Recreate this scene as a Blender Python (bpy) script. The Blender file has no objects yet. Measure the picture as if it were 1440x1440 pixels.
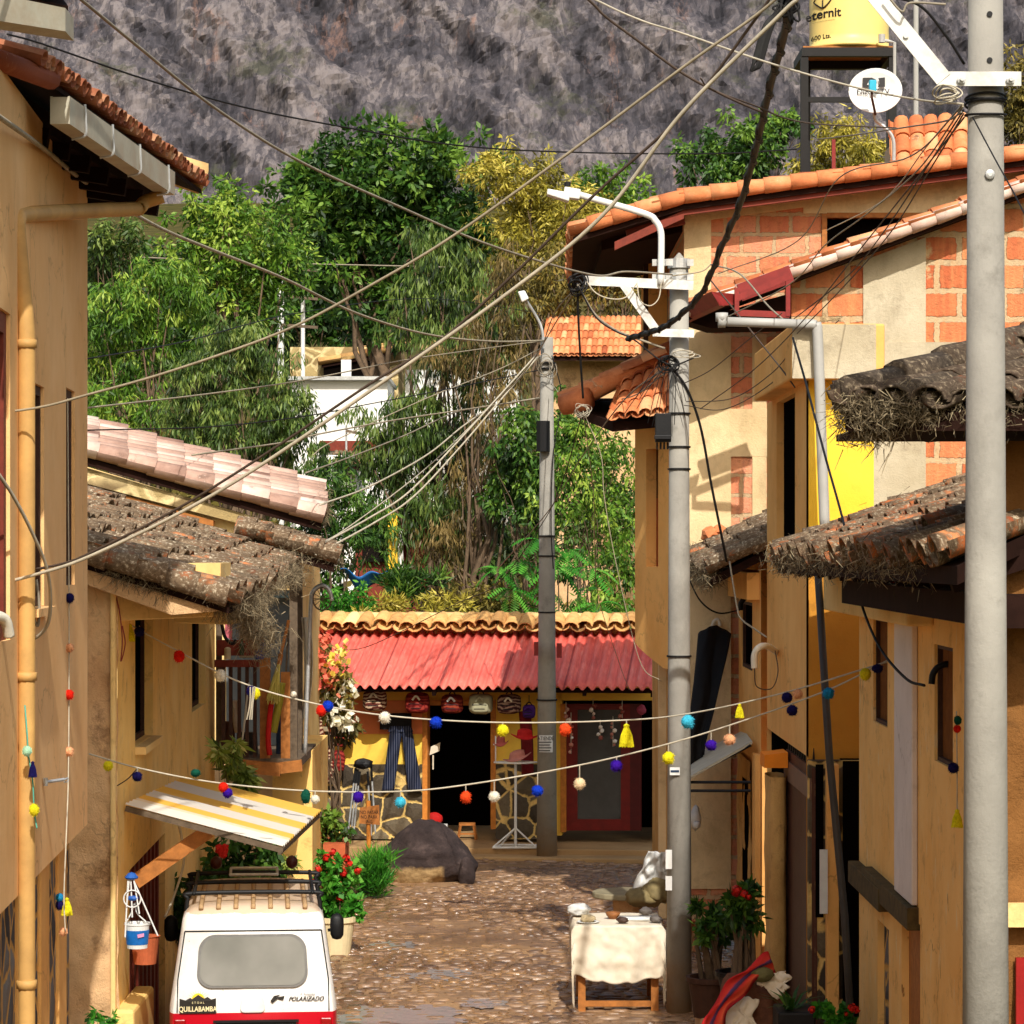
import bpy, math, random
import numpy as np
from mathutils import Vector, Matrix, noise
R = random.Random(11)
NP = np.random.RandomState(5)
SC = bpy.context.scene
COL = SC.collection
F, HX, HY, CZ = 4000.0, 720.0, 770.0, 5.0
V = Vector

def P(px, py, D):
    return V(((px - HX) / F * D, D, CZ + (HY - py) / F * D))
def GP(px, py, z=0.0):
    D = (CZ - z) * F / (py - HY)
    return P(px, py, D)
def XX(px, D): return (px - HX) / F * D
def ZZ(py, D): return CZ + (HY - py) / F * D

# ------------------------------------------------------------------ scene tree
WT = {}
def tag(o, label, cat, group=None, kind=None):
    if label: o['label'] = label
    if cat: o['category'] = cat
    if group: o['group'] = group
    if kind: o['kind'] = kind
    return o
def thing(name, label, cat, loc, group=None):
    o = bpy.data.objects.new(name, None); COL.objects.link(o)
    o.empty_display_size = 0.2
    o.location = loc; WT[o] = V(loc)
    return tag(o, label, cat, group)
def link_mesh(name, me, parent=None, origin=(0, 0, 0)):
    o = bpy.data.objects.new(name, me); COL.objects.link(o)
    if parent is not None:
        o.parent = parent; o.location = -WT[parent]; WT[o] = V((0, 0, 0))
        if o.location.length == 0: o.location = (0, 0, 0)
    else:
        o.location = origin; WT[o] = V(origin)
    return o
# children of a part sit in world coordinates too: a part's world translation is 0

class MB:
    def __init__(s): s.v = []; s.f = []; s.t = []; s.mi = []; s.cm = 0
    def add(s, vs, fs, tone=0.5):
        b = len(s.v); s.v.extend([tuple(x) for x in vs])
        if isinstance(tone, (int, float)): s.t.extend([tone] * len(vs))
        else: s.t.extend(tone)
        for f in fs: s.f.append(tuple(b + i for i in f)); s.mi.append(s.cm)
        return s
    def quad(s, a, b, c, d, tone=0.5): return s.add([a, b, c, d], [(0, 1, 2, 3)], tone)
    def poly(s, pts, tone=0.5): return s.add(pts, [tuple(range(len(pts)))], tone)
    def prism(s, pts, ext, tone=0.5):
        n = len(pts); ext = V(ext); q = [V(p) + ext for p in pts]
        fs = [tuple(range(n)), tuple(range(2 * n - 1, n - 1, -1))]
        fs += [(i, i + n, (i + 1) % n + n, (i + 1) % n) for i in range(n)]
        return s.add([V(p) for p in pts] + q, fs, tone)
    def box(s, x0, x1, y0, y1, z0, z1, tone=0.5):
        return s.prism([(x0, y0, z0), (x1, y0, z0), (x1, y0, z1), (x0, y0, z1)], (0, y1 - y0, 0), tone)
    def obox(s, c, ax, ay, az, tone=0.5):  # oriented box, half axes
        c, ax, ay, az = V(c), V(ax), V(ay), V(az)
        return s.prism([c - ax - ay - az, c + ax - ay - az, c + ax + ay - az, c - ax + ay - az], az * 2, tone)
    def beam(s, a, b, w, h, up=(0, 0, 1), tone=0.5):
        a, b = V(a), V(b); d = (b - a); L = d.length; d.normalize()
        side = d.cross(V(up))
        if side.length < 1e-4: side = d.cross(V((0, 1, 0)))
        side.normalize(); u = side.cross(d)
        return s.obox((a + b) / 2, d * L / 2, side * w / 2, u * h / 2, tone)
    def tube(s, pts, rad, n=6, tone=0.5, cap=True):
        pts = [V(p) for p in pts]; m = len(pts)
        rs = [rad] * m if isinstance(rad, (int, float)) else list(rad)
        vs = []; fs = []; pu = None
        for i, p in enumerate(pts):
            d = (pts[min(i + 1, m - 1)] - pts[max(i - 1, 0)])
            if d.length < 1e-9: d = V((0, 0, 1))
            d.normalize()
            if pu is None:
                a = V((0, 0, 1)) if abs(d.z) < .9 else V((1, 0, 0))
                u = d.cross(a).normalized()
            else:
                u = (pu - d * pu.dot(d))
                u = u.normalized() if u.length > 1e-6 else d.orthogonal().normalized()
            pu = u; w = d.cross(u)
            for k in range(n):
                t = 2 * math.pi * k / n
                vs.append(p + (u * math.cos(t) + w * math.sin(t)) * rs[i])
        for i in range(m - 1):
            for k in range(n):
                k2 = (k + 1) % n
                fs.append((i * n + k, i * n + k2, (i + 1) * n + k2, (i + 1) * n + k))
        if cap:
            fs.append(tuple(range(n - 1, -1, -1))); fs.append(tuple(range((m - 1) * n, m * n)))
        return s.add(vs, fs, tone)
    def lathe(s, prof, c=(0, 0, 0), n=20, tone=0.5, axis='z', cap=True):
        c = V(c); vs = []; fs = []
        for r, z in prof:
            for k in range(n):
                t = 2 * math.pi * k / n
                q = V((r * math.cos(t), r * math.sin(t), z))
                if axis == 'y': q = V((q.x, q.z, q.y))
                if axis == 'x': q = V((q.z, q.x, q.y))
                vs.append(c + q)
        for i in range(len(prof) - 1):
            for k in range(n):
                k2 = (k + 1) % n
                fs.append((i * n + k, i * n + k2, (i + 1) * n + k2, (i + 1) * n + k))
        if cap:
            fs.append(tuple(range(n - 1, -1, -1))); fs.append(tuple(range((len(prof) - 1) * n, len(prof) * n)))
        return s.add(vs, fs, tone)
    def blob(s, c, r, sub=2, amp=.15, freq=2., seed=0, tone=0.5, sq=1.0):
        import bmesh
        bm = bmesh.new(); bmesh.ops.create_icosphere(bm, subdivisions=sub, radius=1)
        vs = []; r = V(r) if not isinstance(r, (int, float)) else V((r, r, r)); c = V(c)
        for v in bm.verts:
            q = v.co.copy()
            if sq != 1: q = V([math.copysign(abs(x) ** sq, x) for x in q])
            k = 1 + amp * noise.noise(q * freq + V((seed * 7.3, seed * 3.1, seed)))
            vs.append(c + V((q.x * r.x, q.y * r.y, q.z * r.z)) * k)
        fs = [tuple(v.index for v in f.verts) for f in bm.faces]; bm.free()
        return s.add(vs, fs, tone)
    def grid(s, fn, nu, nv, tone=0.5):
        vs = [fn(i / nu, j / nv) for j in range(nv + 1) for i in range(nu + 1)]
        fs = [(j * (nu + 1) + i, j * (nu + 1) + i + 1, (j + 1) * (nu + 1) + i + 1, (j + 1) * (nu + 1) + i)
              for j in range(nv) for i in range(nu)]
        return s.add(vs, fs, tone)
    def build(s, name, mat, parent=None, smooth=False, origin=None, bevel=0, thick=0):
        vs = np.array([tuple(v) for v in s.v], dtype=np.float64)
        if parent is None:
            if origin is None:
                lo, hi = vs.min(0), vs.max(0)
                origin = ((lo[0] + hi[0]) / 2, (lo[1] + hi[1]) / 2, lo[2])
            vs = vs - np.array(origin)
        me = bpy.data.meshes.new(name)
        me.from_pydata(vs.tolist(), [], s.f)
        a = me.attributes.new('tone', 'FLOAT', 'POINT'); a.data.foreach_set('value', np.array(s.t, dtype=np.float32))
        if isinstance(mat, (list, tuple)):
            for m in mat: me.materials.append(m)
            me.polygons.foreach_set('material_index', np.array(s.mi, dtype=np.int32))
        else: me.materials.append(mat)
        if smooth: me.polygons.foreach_set('use_smooth', [True] * len(me.polygons))
        import bmesh
        bm = bmesh.new(); bm.from_mesh(me)
        if len(bm.faces) < 60000: bmesh.ops.recalc_face_normals(bm, faces=bm.faces)
        bm.to_mesh(me); bm.free(); me.update()
        o = link_mesh(name, me, parent, origin or (0, 0, 0))
        if thick:
            md = o.modifiers.new('solid', 'SOLIDIFY'); md.thickness = thick; md.offset = 0
        if bevel:
            md = o.modifiers.new('bev', 'BEVEL'); md.width = bevel; md.segments = 2; md.limit_method = 'ANGLE'
        return o

def np_mesh(name, vs, tone, mat, parent, k=4):
    """vs: (n*k,3) quads, one tone per quad"""
    n = len(vs) // k
    me = bpy.data.meshes.new(name)
    me.vertices.add(n * k); me.vertices.foreach_set('co', vs.astype(np.float32).ravel())
    me.loops.add(n * k); me.loops.foreach_set('vertex_index', np.arange(n * k, dtype=np.int32))
    me.polygons.add(n); me.polygons.foreach_set('loop_start', np.arange(0, n * k, k, dtype=np.int32))
    try: me.polygons.foreach_set('loop_total', np.full(n, k, dtype=np.int32))
    except Exception: pass
    a = me.attributes.new('tone', 'FLOAT', 'POINT'); a.data.foreach_set('value', np.repeat(tone, k).astype(np.float32))
    me.materials.append(mat); me.update(calc_edges=True); me.validate()
    return link_mesh(name, me, parent)

# ------------------------------------------------------------------ materials
def lin(c, k=1.0):
    out = []
    for x in c:
        x = x / 255.0
        out.append(min(.95, k * (x / 12.92 if x <= .04045 else ((x + .055) / 1.055) ** 2.4)))
    return tuple(out) + (1,)
class NT:
    def __init__(s, name):
        s.m = bpy.data.materials.new(name); s.m.use_nodes = True
        s.t = s.m.node_tree; s.t.nodes.clear()
        s.out = s.n('ShaderNodeOutputMaterial')
    def n(s, t, **kw):
        x = s.t.nodes.new(t)
        for k, v in kw.items(): setattr(x, k, v)
        return x
    def l(s, a, b): s.t.links.new(a, b)
    def coord(s, scale=(1, 1, 1), kind='Object'):
        tc = s.n('ShaderNodeTexCoord'); mp = s.n('ShaderNodeMapping'); mp.inputs['Scale'].default_value = scale
        s.l(tc.outputs[kind], mp.inputs['Vector']); return mp.outputs[0]
    def noise(s, vec, scale, detail=6, rough=.6, dist=0):
        x = s.n('ShaderNodeTexNoise'); x.inputs['Scale'].default_value = scale; x.inputs['Detail'].default_value = detail
        x.inputs['Roughness'].default_value = rough; x.inputs['Distortion'].default_value = dist
        s.l(vec, x.inputs['Vector']); return x.outputs['Fac']
    def ramp(s, fac, stops, interp='LINEAR'):
        x = s.n('ShaderNodeValToRGB'); e = x.color_ramp.elements; x.color_ramp.interpolation = interp
        while len(e) < len(stops): e.new(.5)
        for q, (p, c) in zip(e, stops):
            q.position = p; q.color = c if len(c) == 4 else tuple(c) + (1,)
        s.l(fac, x.inputs['Fac']); return x.outputs['Color']
    def mix(s, fac, a, b, mode='MIX'):
        x = s.n('ShaderNodeMix'); x.data_type = 'RGBA'; x.blend_type = mode
        for val, sock in ((fac, x.inputs[0]), (a, x.inputs[6]), (b, x.inputs[7])):
            if hasattr(val, 'node'): s.l(val, sock)
            elif isinstance(val, (int, float)): sock.default_value = val
            else: sock.default_value = val if len(val) == 4 else tuple(val) + (1,)
        return x.outputs[2]
    def math(s, op, a, b=0.0, clamp=False):
        x = s.n('ShaderNodeMath'); x.operation = op; x.use_clamp = clamp
        for val, sock in ((a, x.inputs[0]), (b, x.inputs[1])):
            if hasattr(val, 'node'): s.l(val, sock)
            else: sock.default_value = val
        return x.outputs[0]
    def bump(s, h, strength=.3, dist=.02):
        x = s.n('ShaderNodeBump'); x.inputs['Strength'].default_value = strength; x.inputs['Distance'].default_value = dist
        s.l(h, x.inputs['Height']); return x.outputs[0]
    def bsdf(s, col, rough=.8, metal=0, nrm=None, spec=.3, transl=None, alpha=None):
        x = s.n('ShaderNodeBsdfPrincipled')
        for val, nm in ((col, 'Base Color'), (rough, 'Roughness'), (metal, 'Metallic'), (spec, 'Specular IOR Level')):
            if hasattr(val, 'node'): s.l(val, x.inputs[nm])
            else: x.inputs[nm].default_value = val
        if nrm is not None: s.l(nrm, x.inputs['Normal'])
        if transl:
            tr = s.n('ShaderNodeBsdfTranslucent'); mx = s.n('ShaderNodeMixShader'); mx.inputs[0].default_value = transl
            if hasattr(col, 'node'): s.l(col, tr.inputs[0])
            else: tr.inputs[0].default_value = col
            s.l(x.outputs[0], mx.inputs[1]); s.l(tr.outputs[0], mx.inputs[2]); s.l(mx.outputs[0], s.out.inputs[0])
        else: s.l(x.outputs[0], s.out.inputs[0])
        return s.m

def plain(name, col, rough=.6, metal=0, var=.25, scale=8, bump=.1, bscale=40, spec=.3, k=1.0, dirt=None, dirtamt=.5):
    t = NT(name); c = t.coord()
    a = lin(col, k); b = tuple(x * (1 - var) for x in a[:3]) + (1,)
    n1 = t.noise(c, scale, 7, .65)
    colr = t.ramp(n1, [(.35, b), (.65, a)])
    if dirt:
        n2 = t.noise(c, scale * .35, 8, .7)
        colr = t.mix(t.math('MULTIPLY', t.ramp(n2, [(.42, (0, 0, 0)), (.62, (1, 1, 1))]), dirtamt), colr, lin(dirt))
    nb = t.bump(t.noise(c, bscale, 5, .6), bump, .01)
    return t.bsdf(colr, rough, metal, nb, spec)

def stucco(name, col, col2, stain=(95, 70, 45), stainamt=.45, streak=.5, bump=.25, drop=(238, 205, 150), dropamt=.0, k=1.0, low=None, crack=.4):
    """painted plaster: broad tone changes, vertical run marks, chips, fine bump"""
    t = NT(name); c = t.coord(); cs = t.coord((1.8, 1.8, 1.0)); cs2 = t.coord((9, 9, 3.2))
    base = t.ramp(t.noise(c, 1.1, 8, .6), [(.3, lin(col2, k)), (.7, lin(col, k))])
    st = t.ramp(t.noise(cs, 1.0, 9, .75), [(.5, (0, 0, 0)), (.75, (1, 1, 1))])
    base = t.mix(t.math('MULTIPLY', st, streak), base, lin(stain), 'MIX')
    pt = t.ramp(t.noise(c, 2.3, 10, .75), [(.56, (0, 0, 0)), (.68, (1, 1, 1))])
    base = t.mix(t.math('MULTIPLY', pt, stainamt), base, lin(stain))
    if dropamt:
        dr = t.ramp(t.noise(cs2, 1.0, 5, .6), [(.60, (0, 0, 0)), (.66, (1, 1, 1))])
        base = t.mix(t.math('MULTIPLY', dr, dropamt), base, lin(drop))
        dk = t.ramp(t.noise(cs2, 1.6, 5, .6), [(.66, (0, 0, 0)), (.70, (1, 1, 1))])
        base = t.mix(t.math('MULTIPLY', dk, dropamt * .8), base, lin(stain))
    if low:
        sx = t.n('ShaderNodeSeparateXYZ'); t.l(c, sx.inputs[0])
        zz = t.math('ADD', sx.outputs[2], t.math('MULTIPLY', t.noise(c, 3, 8, .7), 1.2))
        g = t.ramp(t.math('MULTIPLY', zz, .4), [(.3, (1, 1, 1)), (.55, (0, 0, 0))])
        base = t.mix(t.math('MULTIPLY', g, .75), base, lin(low))
    vo = t.n('ShaderNodeTexVoronoi'); vo.feature = 'DISTANCE_TO_EDGE'; vo.inputs['Scale'].default_value = .8
    vm = t.n('ShaderNodeVectorMath'); vm.operation = 'ADD'; nzv = t.n('ShaderNodeTexNoise'); nzv.inputs['Scale'].default_value = 2.2; nzv.inputs['Detail'].default_value = 6
    t.l(c, nzv.inputs['Vector']); t.l(c, vm.inputs[0]); t.l(nzv.outputs['Color'], vm.inputs[1]); t.l(vm.outputs[0], vo.inputs['Vector'])
    ck = t.math('MULTIPLY', t.ramp(vo.outputs['Distance'], [(.0, (1, 1, 1)), (.014, (0, 0, 0))]), t.ramp(t.noise(c, .9, 4, .6), [(.45, (0, 0, 0)), (.6, (1, 1, 1))]))
    base = t.mix(t.math('MULTIPLY', ck, crack), base, lin(stain, .6))
    hb = t.math('ADD', t.noise(c, 45, 6, .7), t.math('MULTIPLY', t.noise(c, 5, 6, .6), 2.0))
    return t.bsdf(base, .9, 0, t.bump(hb, bump, .012), .15)

def attr_mat(name, stops, rough=.7, transl=0, nz=.25, nscale=20, spec=.25, bump=0, extra=None):
    t = NT(name); c = t.coord()
    a = t.n('ShaderNodeAttribute'); a.attribute_name = 'tone'
    f = t.math('ADD', a.outputs['Fac'], t.math('MULTIPLY', t.math('SUBTRACT', t.noise(c, nscale, 6, .65), .5), nz), True)
    col = t.ramp(f, stops)
    if extra: col = extra(t, c, col)
    nb = t.bump(t.noise(c, 60, 5, .6), bump, .01) if bump else None
    return t.bsdf(col, rough, 0, nb, spec, transl)

def brick_mat(name, bw, bh, c1, c2, mortar, msize=.02, plaster=None, pamt=.5, ax='x', off=(0, 0), pscale=1.0, k=1.0):
    t = NT(name); c = t.coord()
    sx = t.n('ShaderNodeSeparateXYZ'); t.l(c, sx.inputs[0])
    cb = t.n('ShaderNodeCombineXYZ')
    nz = t.math('MULTIPLY', t.math('SUBTRACT', t.noise(c, 11, 7, .7), .5), .075)
    u = sx.outputs[0] if ax == 'x' else sx.outputs[1]
    t.l(t.math('ADD', t.math('ADD', u, off[0]), nz), cb.inputs[0]); t.l(t.math('ADD', t.math('ADD', sx.outputs[2], off[1]), nz), cb.inputs[1])
    b = t.n('ShaderNodeTexBrick'); t.l(cb.outputs[0], b.inputs['Vector'])
    b.inputs['Scale'].default_value = 1; b.inputs['Brick Width'].default_value = bw; b.inputs['Row Height'].default_value = bh
    b.inputs['Mortar Size'].default_value = msize; b.inputs['Mortar Smooth'].default_value = .15; b.inputs['Bias'].default_value = 0
    b.inputs['Color1'].default_value = lin(c1, k); b.inputs['Color2'].default_value = lin(c2, k); b.inputs['Mortar'].default_value = lin(mortar, k)
    vs = t.coord((16, 16, 1.2))
    col = t.mix(t.math('MULTIPLY', t.ramp(t.noise(vs, 1, 5, .6), [(.4, (0, 0, 0)), (.7, (1, 1, 1))]), .35), b.outputs['Color'], lin((235, 170, 110), k))
    col = t.mix(t.math('MULTIPLY', t.ramp(t.noise(c, 14, 8, .7), [(.5, (0, 0, 0)), (.72, (1, 1, 1))]), .45), col, lin((120, 75, 50), k))
    if plaster:
        m = t.ramp(t.noise(c, pscale, 9, .68), [(.62 - pamt * .3, (0, 0, 0)), (.68 - pamt * .3, (1, 1, 1))])
        pc = t.ramp(t.noise(vs, .8, 6, .6), [(.3, lin(plaster, .72 * k)), (.65, lin(plaster, k))])
        col = t.mix(t.math('MULTIPLY', m, .92), col, pc)
        h = t.mix(m, b.outputs['Fac'], (0.2, .2, .2))
    else: h = b.outputs['Fac']
    hh = t.math('ADD', t.math('MULTIPLY', h, -1.0), t.math('MULTIPLY', t.noise(c, 30, 6, .7), .6))
    return t.bsdf(col, .9, 0, t.bump(hh, 1.0, .035), .15)

def stone_mat(name, scale, ax='x', stones=((60, 55, 50), (115, 105, 92), (150, 138, 118)), mortar=(226, 190, 120), mw=.06, k=1.0, squash=1.0):
    t = NT(name); c = t.coord((1, 1, squash))
    sx = t.n('ShaderNodeSeparateXYZ'); t.l(c, sx.inputs[0])
    cb = t.n('ShaderNodeCombineXYZ')
    nz = t.math('MULTIPLY', t.math('SUBTRACT', t.noise(c, 5, 4, .6), .5), .12)
    t.l(t.math('ADD', sx.outputs[0 if ax == 'x' else 1], nz), cb.inputs[0]); t.l(t.math('ADD', sx.outputs[2], nz), cb.inputs[1])
    v = t.n('ShaderNodeTexVoronoi'); v.feature = 'DISTANCE_TO_EDGE'; v.inputs['Scale'].default_value = scale; t.l(cb.outputs[0], v.inputs['Vector'])
    v2 = t.n('ShaderNodeTexVoronoi'); v2.inputs['Scale'].default_value = scale; t.l(cb.outputs[0], v2.inputs['Vector'])
    bw = t.n('ShaderNodeSeparateXYZ'); t.l(v2.outputs['Color'], bw.inputs[0])
    sc = t.ramp(bw.outputs[0], [(.0, lin(stones[0], k)), (.5, lin(stones[1], k)), (1, lin(stones[2], k))])
    sc = t.mix(t.math('MULTIPLY', t.noise(c, 18, 8, .7), .7), sc, lin(stones[0], k * .7))
    e = t.ramp(v.outputs['Distance'], [(mw * .6, (1, 1, 1)), (mw * 1.2, (0, 0, 0))])
    mc = t.ramp(t.noise(c, 9, 6, .6), [(.3, lin(mortar, k * .6)), (.65, lin(mortar, k))])
    col = t.mix(e, sc, mc)
    hh = t.math('ADD', t.ramp(v.outputs['Distance'], [(0, (0, 0, 0)), (.25, (1, 1, 1))]), t.math('MULTIPLY', t.noise(c, 35, 6, .7), .3))
    return t.bsdf(col, .85, 0, t.bump(hh, .8, .05), .2)

M = {}
M['tan'] = stucco('tan_plaster', (248, 202, 144), (236, 182, 118), (160, 106, 62), stainamt=.10, streak=.16)
M['tan_side'] = stucco('ochre_plaster', (244, 190, 116), (230, 168, 92), (140, 90, 48), stainamt=.2, streak=.25)
M['cream'] = stucco('cream_plaster', (244, 214, 150), (232, 190, 118), (150, 100, 60), .35, .3, k=1.0)
M['weathered'] = stucco('weathered_ochre_plaster', (250, 204, 130), (240, 184, 104), (132, 86, 48), .5, .22, dropamt=.95, low=(178, 128, 78))
M['yellowwall'] = stucco('yellow_street_plaster', (250, 214, 138), (242, 194, 108), (140, 98, 58), .55, .25, dropamt=.45, low=(170, 136, 94))
M['brightyellow'] = stucco('bright_yellow_paint', (250, 206, 72), (242, 190, 54), (190, 140, 50), .15, .15, k=1.0)
M['adobe'] = stucco('adobe_mud', (232, 194, 146), (196, 152, 108), (110, 78, 52), .7, .35, bump=1.0)
M['adobe_r'] = stucco('adobe_ochre', (224, 180, 112), (186, 138, 76), (88, 58, 32), .7, .35, bump=1.0)
M['concrete'] = stucco('pole_concrete', (168, 164, 154), (134, 130, 122), (82, 78, 70), .4, .45, bump=.3, k=.96, crack=0, low=(150, 122, 88))
M['rawconcrete'] = stucco('raw_concrete', (204, 192, 166), (176, 162, 134), (112, 98, 78), .35, .5, bump=.7, crack=.12)
M['warmconcrete'] = stucco('warm_concrete', (236, 212, 166), (210, 184, 138), (134, 110, 80), .35, .5, bump=.7, crack=.1)
M['greyplaster'] = stucco('grey_white_plaster', (232, 222, 214), (214, 204, 196), (150, 130, 110), .2, .25, k=1.0)
M['pavement'] = stucco('step_concrete', (196, 160, 112), (168, 134, 92), (96, 70, 46), .45, .1, k=.85)
M['white'] = plain('white_paint', (226, 226, 222), .45, var=.08, dirt=(170, 150, 120), dirtamt=.15)
M['galv'] = plain('galvanised_steel', (205, 206, 204), .45, .55, .2, 14, dirt=(120, 110, 100), dirtamt=.3)
M['whitesteel'] = plain('white_steel_angle', (225, 224, 218), .5, .1, .15, 12, dirt=(120, 105, 85), dirtamt=.4)
M['blacksteel'] = plain('black_steel', (26, 24, 24), .45, .2, .3)
M['black'] = plain('black_plastic', (18, 18, 20), .55, 0, .3)
M['rubber'] = plain('cable_black', (22, 20, 20), .6, 0, .3)
M['cablegrey'] = plain('cable_grey', (150, 140, 122), .7, 0, .3)
M['cablecream'] = plain('cable_cream', (168, 156, 132), .7, 0, .3)
M['cablewhite'] = plain('cable_white', (196, 186, 164), .7, 0, .25)
M['cablebrown'] = plain('cable_brown', (84, 70, 60), .7, 0, .3)
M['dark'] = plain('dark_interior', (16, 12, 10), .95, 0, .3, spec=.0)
M['darkglass'] = plain('dark_window_glass', (28, 24, 22), .08, 0, .2, spec=.5)
M['soffit'] = plain('dark_wood_soffit', (42, 24, 18), .9, 0, .4, 6, spec=.1)
M['darkwood'] = plain('dark_wood', (74, 46, 32), .7, 0, .4, 12)
M['redwood'] = plain('red_brown_wood', (128, 50, 32), .6, 0, .35, 10)
M['wood'] = plain('ochre_wood', (178, 112, 52), .65, 0, .35, 14)
M['oldwood'] = plain('grey_old_wood', (108, 92, 74), .85, 0, .4, 14)
M['orangewood'] = plain('orange_wood', (206, 128, 50), .6, 0, .3, 12)
M['mossywood'] = plain('mossy_wood', (92, 76, 42), .9, 0, .5, 9)
M['wine'] = plain('wine_red_steel', (138, 44, 40), .5, .1, .3, 8)
M['gutter'] = plain('pale_sheet_gutter', (186, 180, 160), .5, .1, .15, 6, dirt=(150, 110, 70), dirtamt=.4)
M['pipe'] = plain('ochre_painted_pipe', (210, 164, 96), .6, 0, .2, 3, dirt=(130, 96, 58), dirtamt=.4)
M['greypipe'] = plain('grey_pvc_pipe', (172, 170, 164), .45, 0, .12, 5)
M['darkpipe'] = plain('dark_grey_pipe', (70, 64, 58), .5, 0, .2, 5)
M['whitepipe'] = plain('white_conduit', (232, 224, 204), .5, 0, .15, 5)
M['stone_l'] = stone_mat('river_stone_pier', 3.4, 'y', ((70, 68, 70), (122, 118, 116), (160, 152, 142)), (222, 172, 96), .07)
M['stone_s'] = stone_mat('shop_stone_base', 2.9, 'x', ((58, 50, 42), (104, 92, 74), (138, 124, 98)), (236, 200, 122), .05)
M['stone_hill'] = stone_mat('hill_stone_wall', 1.6, 'x', ((120, 100, 70), (176, 150, 100), (200, 176, 120)), (230, 205, 150), .05)
M['brick1'] = brick_mat('orange_brick_plastered', .40, .245, (202, 118, 86), (226, 158, 124), (196, 172, 136), .026, (214, 192, 150), .24, pscale=.9)
M['brick2'] = brick_mat('large_orange_brick', .53, .335, (190, 94, 60), (222, 142, 96), (198, 174, 138), .038, (228, 200, 150), .10, pscale=1.6)
M['fabblack'] = plain('black_tarp', (16, 13, 13), .8, 0, .4)
M['cloth'] = plain('white_sheet', (228, 216, 194), .8, 0, .1, 5, bump=.25, bscale=9, dirt=(190, 165, 125), dirtamt=.35)
M['plastic'] = plain('clear_white_plastic', (212, 212, 208), .25, 0, .15, 6, bump=.6, bscale=14)
M['terracotta'] = plain('terracotta_pot', (186, 96, 58), .8, 0, .25)
M['red'] = plain('red_fabric', (190, 26, 22), .8, 0, .3)
M['orange'] = plain('orange_paint', (240, 138, 30), .7, 0, .1)

def tile_extra(moss, lichen, mossamt):
    def fn(t, c, col):
        m = t.ramp(t.noise(c, 3.5, 10, .75), [(.62 - mossamt * .35, (0, 0, 0)), (.72 - mossamt * .35, (1, 1, 1))])
        mc = t.ramp(t.noise(c, 28, 6, .7), [(.35, lin(moss, .42)), (.55, lin(moss)), (.66, lin(lichen))])
        return t.mix(t.math('MULTIPLY', m, .95), col, mc)
    return fn
M['tile_new'] = attr_mat('orange_clay_tile', [(0, lin((150, 76, 46))), (.5, lin((208, 128, 80))), (1, lin((232, 174, 126)))], .8, nz=.8, nscale=7, bump=.4, extra=tile_extra((104, 78, 56), (214, 190, 156), .12))
M['tile_pink'] = attr_mat('pinkish_old_tile', [(0, lin((140, 106, 92))), (.5, lin((198, 164, 146))), (1, lin((230, 210, 196)))], .8, nz=.6, nscale=8, bump=.3,
                          extra=tile_extra((96, 74, 62), (215, 190, 175), .12))
M['tile_moss'] = attr_mat('mossy_tile', [(0, lin((120, 66, 42))), (.5, lin((196, 112, 66))), (1, lin((222, 150, 96)))], .95, nz=.6, nscale=8, bump=.5,
                          extra=tile_extra((122, 106, 84), (206, 194, 168), .80))
M['tile_moss2'] = attr_mat('mossy_tile_patchy', [(0, lin((150, 76, 44))), (.5, lin((214, 122, 68))), (1, lin((236, 150, 92)))], .95, nz=.6, nscale=8, bump=.5,
                           extra=tile_extra((118, 102, 80), (196, 182, 154), .72))
M['tile_old'] = attr_mat('weathered_red_tile', [(0, lin((104, 52, 36))), (.5, lin((166, 100, 70))), (1, lin((216, 172, 132)))], .85, nz=.6, nscale=9, bump=.3, extra=tile_extra((96, 76, 58), (206, 186, 150), .15))
M['shutter'] = plain('brown_shutter', (128, 80, 38), .9, 0, .35, 9, spec=.05)
M['adobe_dark'] = stucco('dark_shaded_adobe', (150, 104, 56), (118, 78, 40), (60, 40, 22), .7, .35, bump=1.0)  # brown adobe, with the wall's shade also darkened into its colour
M['ochre_shade'] = stucco('shaded_ochre', (206, 146, 56), (186, 124, 44), (110, 70, 30), .2, .15)  # yellow front below the neighbouring roof, its shade put into the colour
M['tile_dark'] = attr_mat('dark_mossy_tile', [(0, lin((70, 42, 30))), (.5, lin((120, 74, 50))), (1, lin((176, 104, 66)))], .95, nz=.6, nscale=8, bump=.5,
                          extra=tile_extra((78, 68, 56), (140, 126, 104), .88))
M['tile_ridge'] = attr_mat('yellowed_ridge_tile', [(0, lin((140, 96, 56))), (.5, lin((206, 160, 98))), (1, lin((232, 200, 140)))], .9, nz=.7, nscale=9, bump=.3,
                           extra=tile_extra((110, 92, 58), (214, 190, 140), .2))
M['moss'] = attr_mat('dry_moss', [(0, lin((58, 50, 38))), (.5, lin((122, 108, 84))), (1, lin((176, 160, 128)))], .95, .2, .3, 20)
def leafm(name, a, b, c, tr=.35):
    return attr_mat(name, [(0, lin(a)), (.55, lin(b)), (1, lin(c))], .5, tr, .12, 2.5, .35)
M['leaf_dark'] = leafm('broad_dark_leaf', (16, 36, 12), (58, 96, 30), (132, 166, 62), .25)
M['leaf_bright'] = leafm('bright_leaf', (28, 54, 14), (94, 136, 38), (176, 196, 78), .28)
M['leaf_euc'] = leafm('eucalyptus_leaf', (22, 38, 14), (76, 102, 40), (146, 162, 78), .25)
M['leaf_yellow'] = leafm('yellow_green_leaf', (70, 70, 20), (168, 156, 52), (226, 208, 104), .28)
M['leaf_brown'] = leafm('dry_brown_leaf', (54, 48, 26), (112, 94, 50), (160, 136, 84), .25)
M['leaf_olive'] = leafm('olive_leaf', (44, 44, 18), (116, 104, 44), (176, 156, 80), .25)
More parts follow.
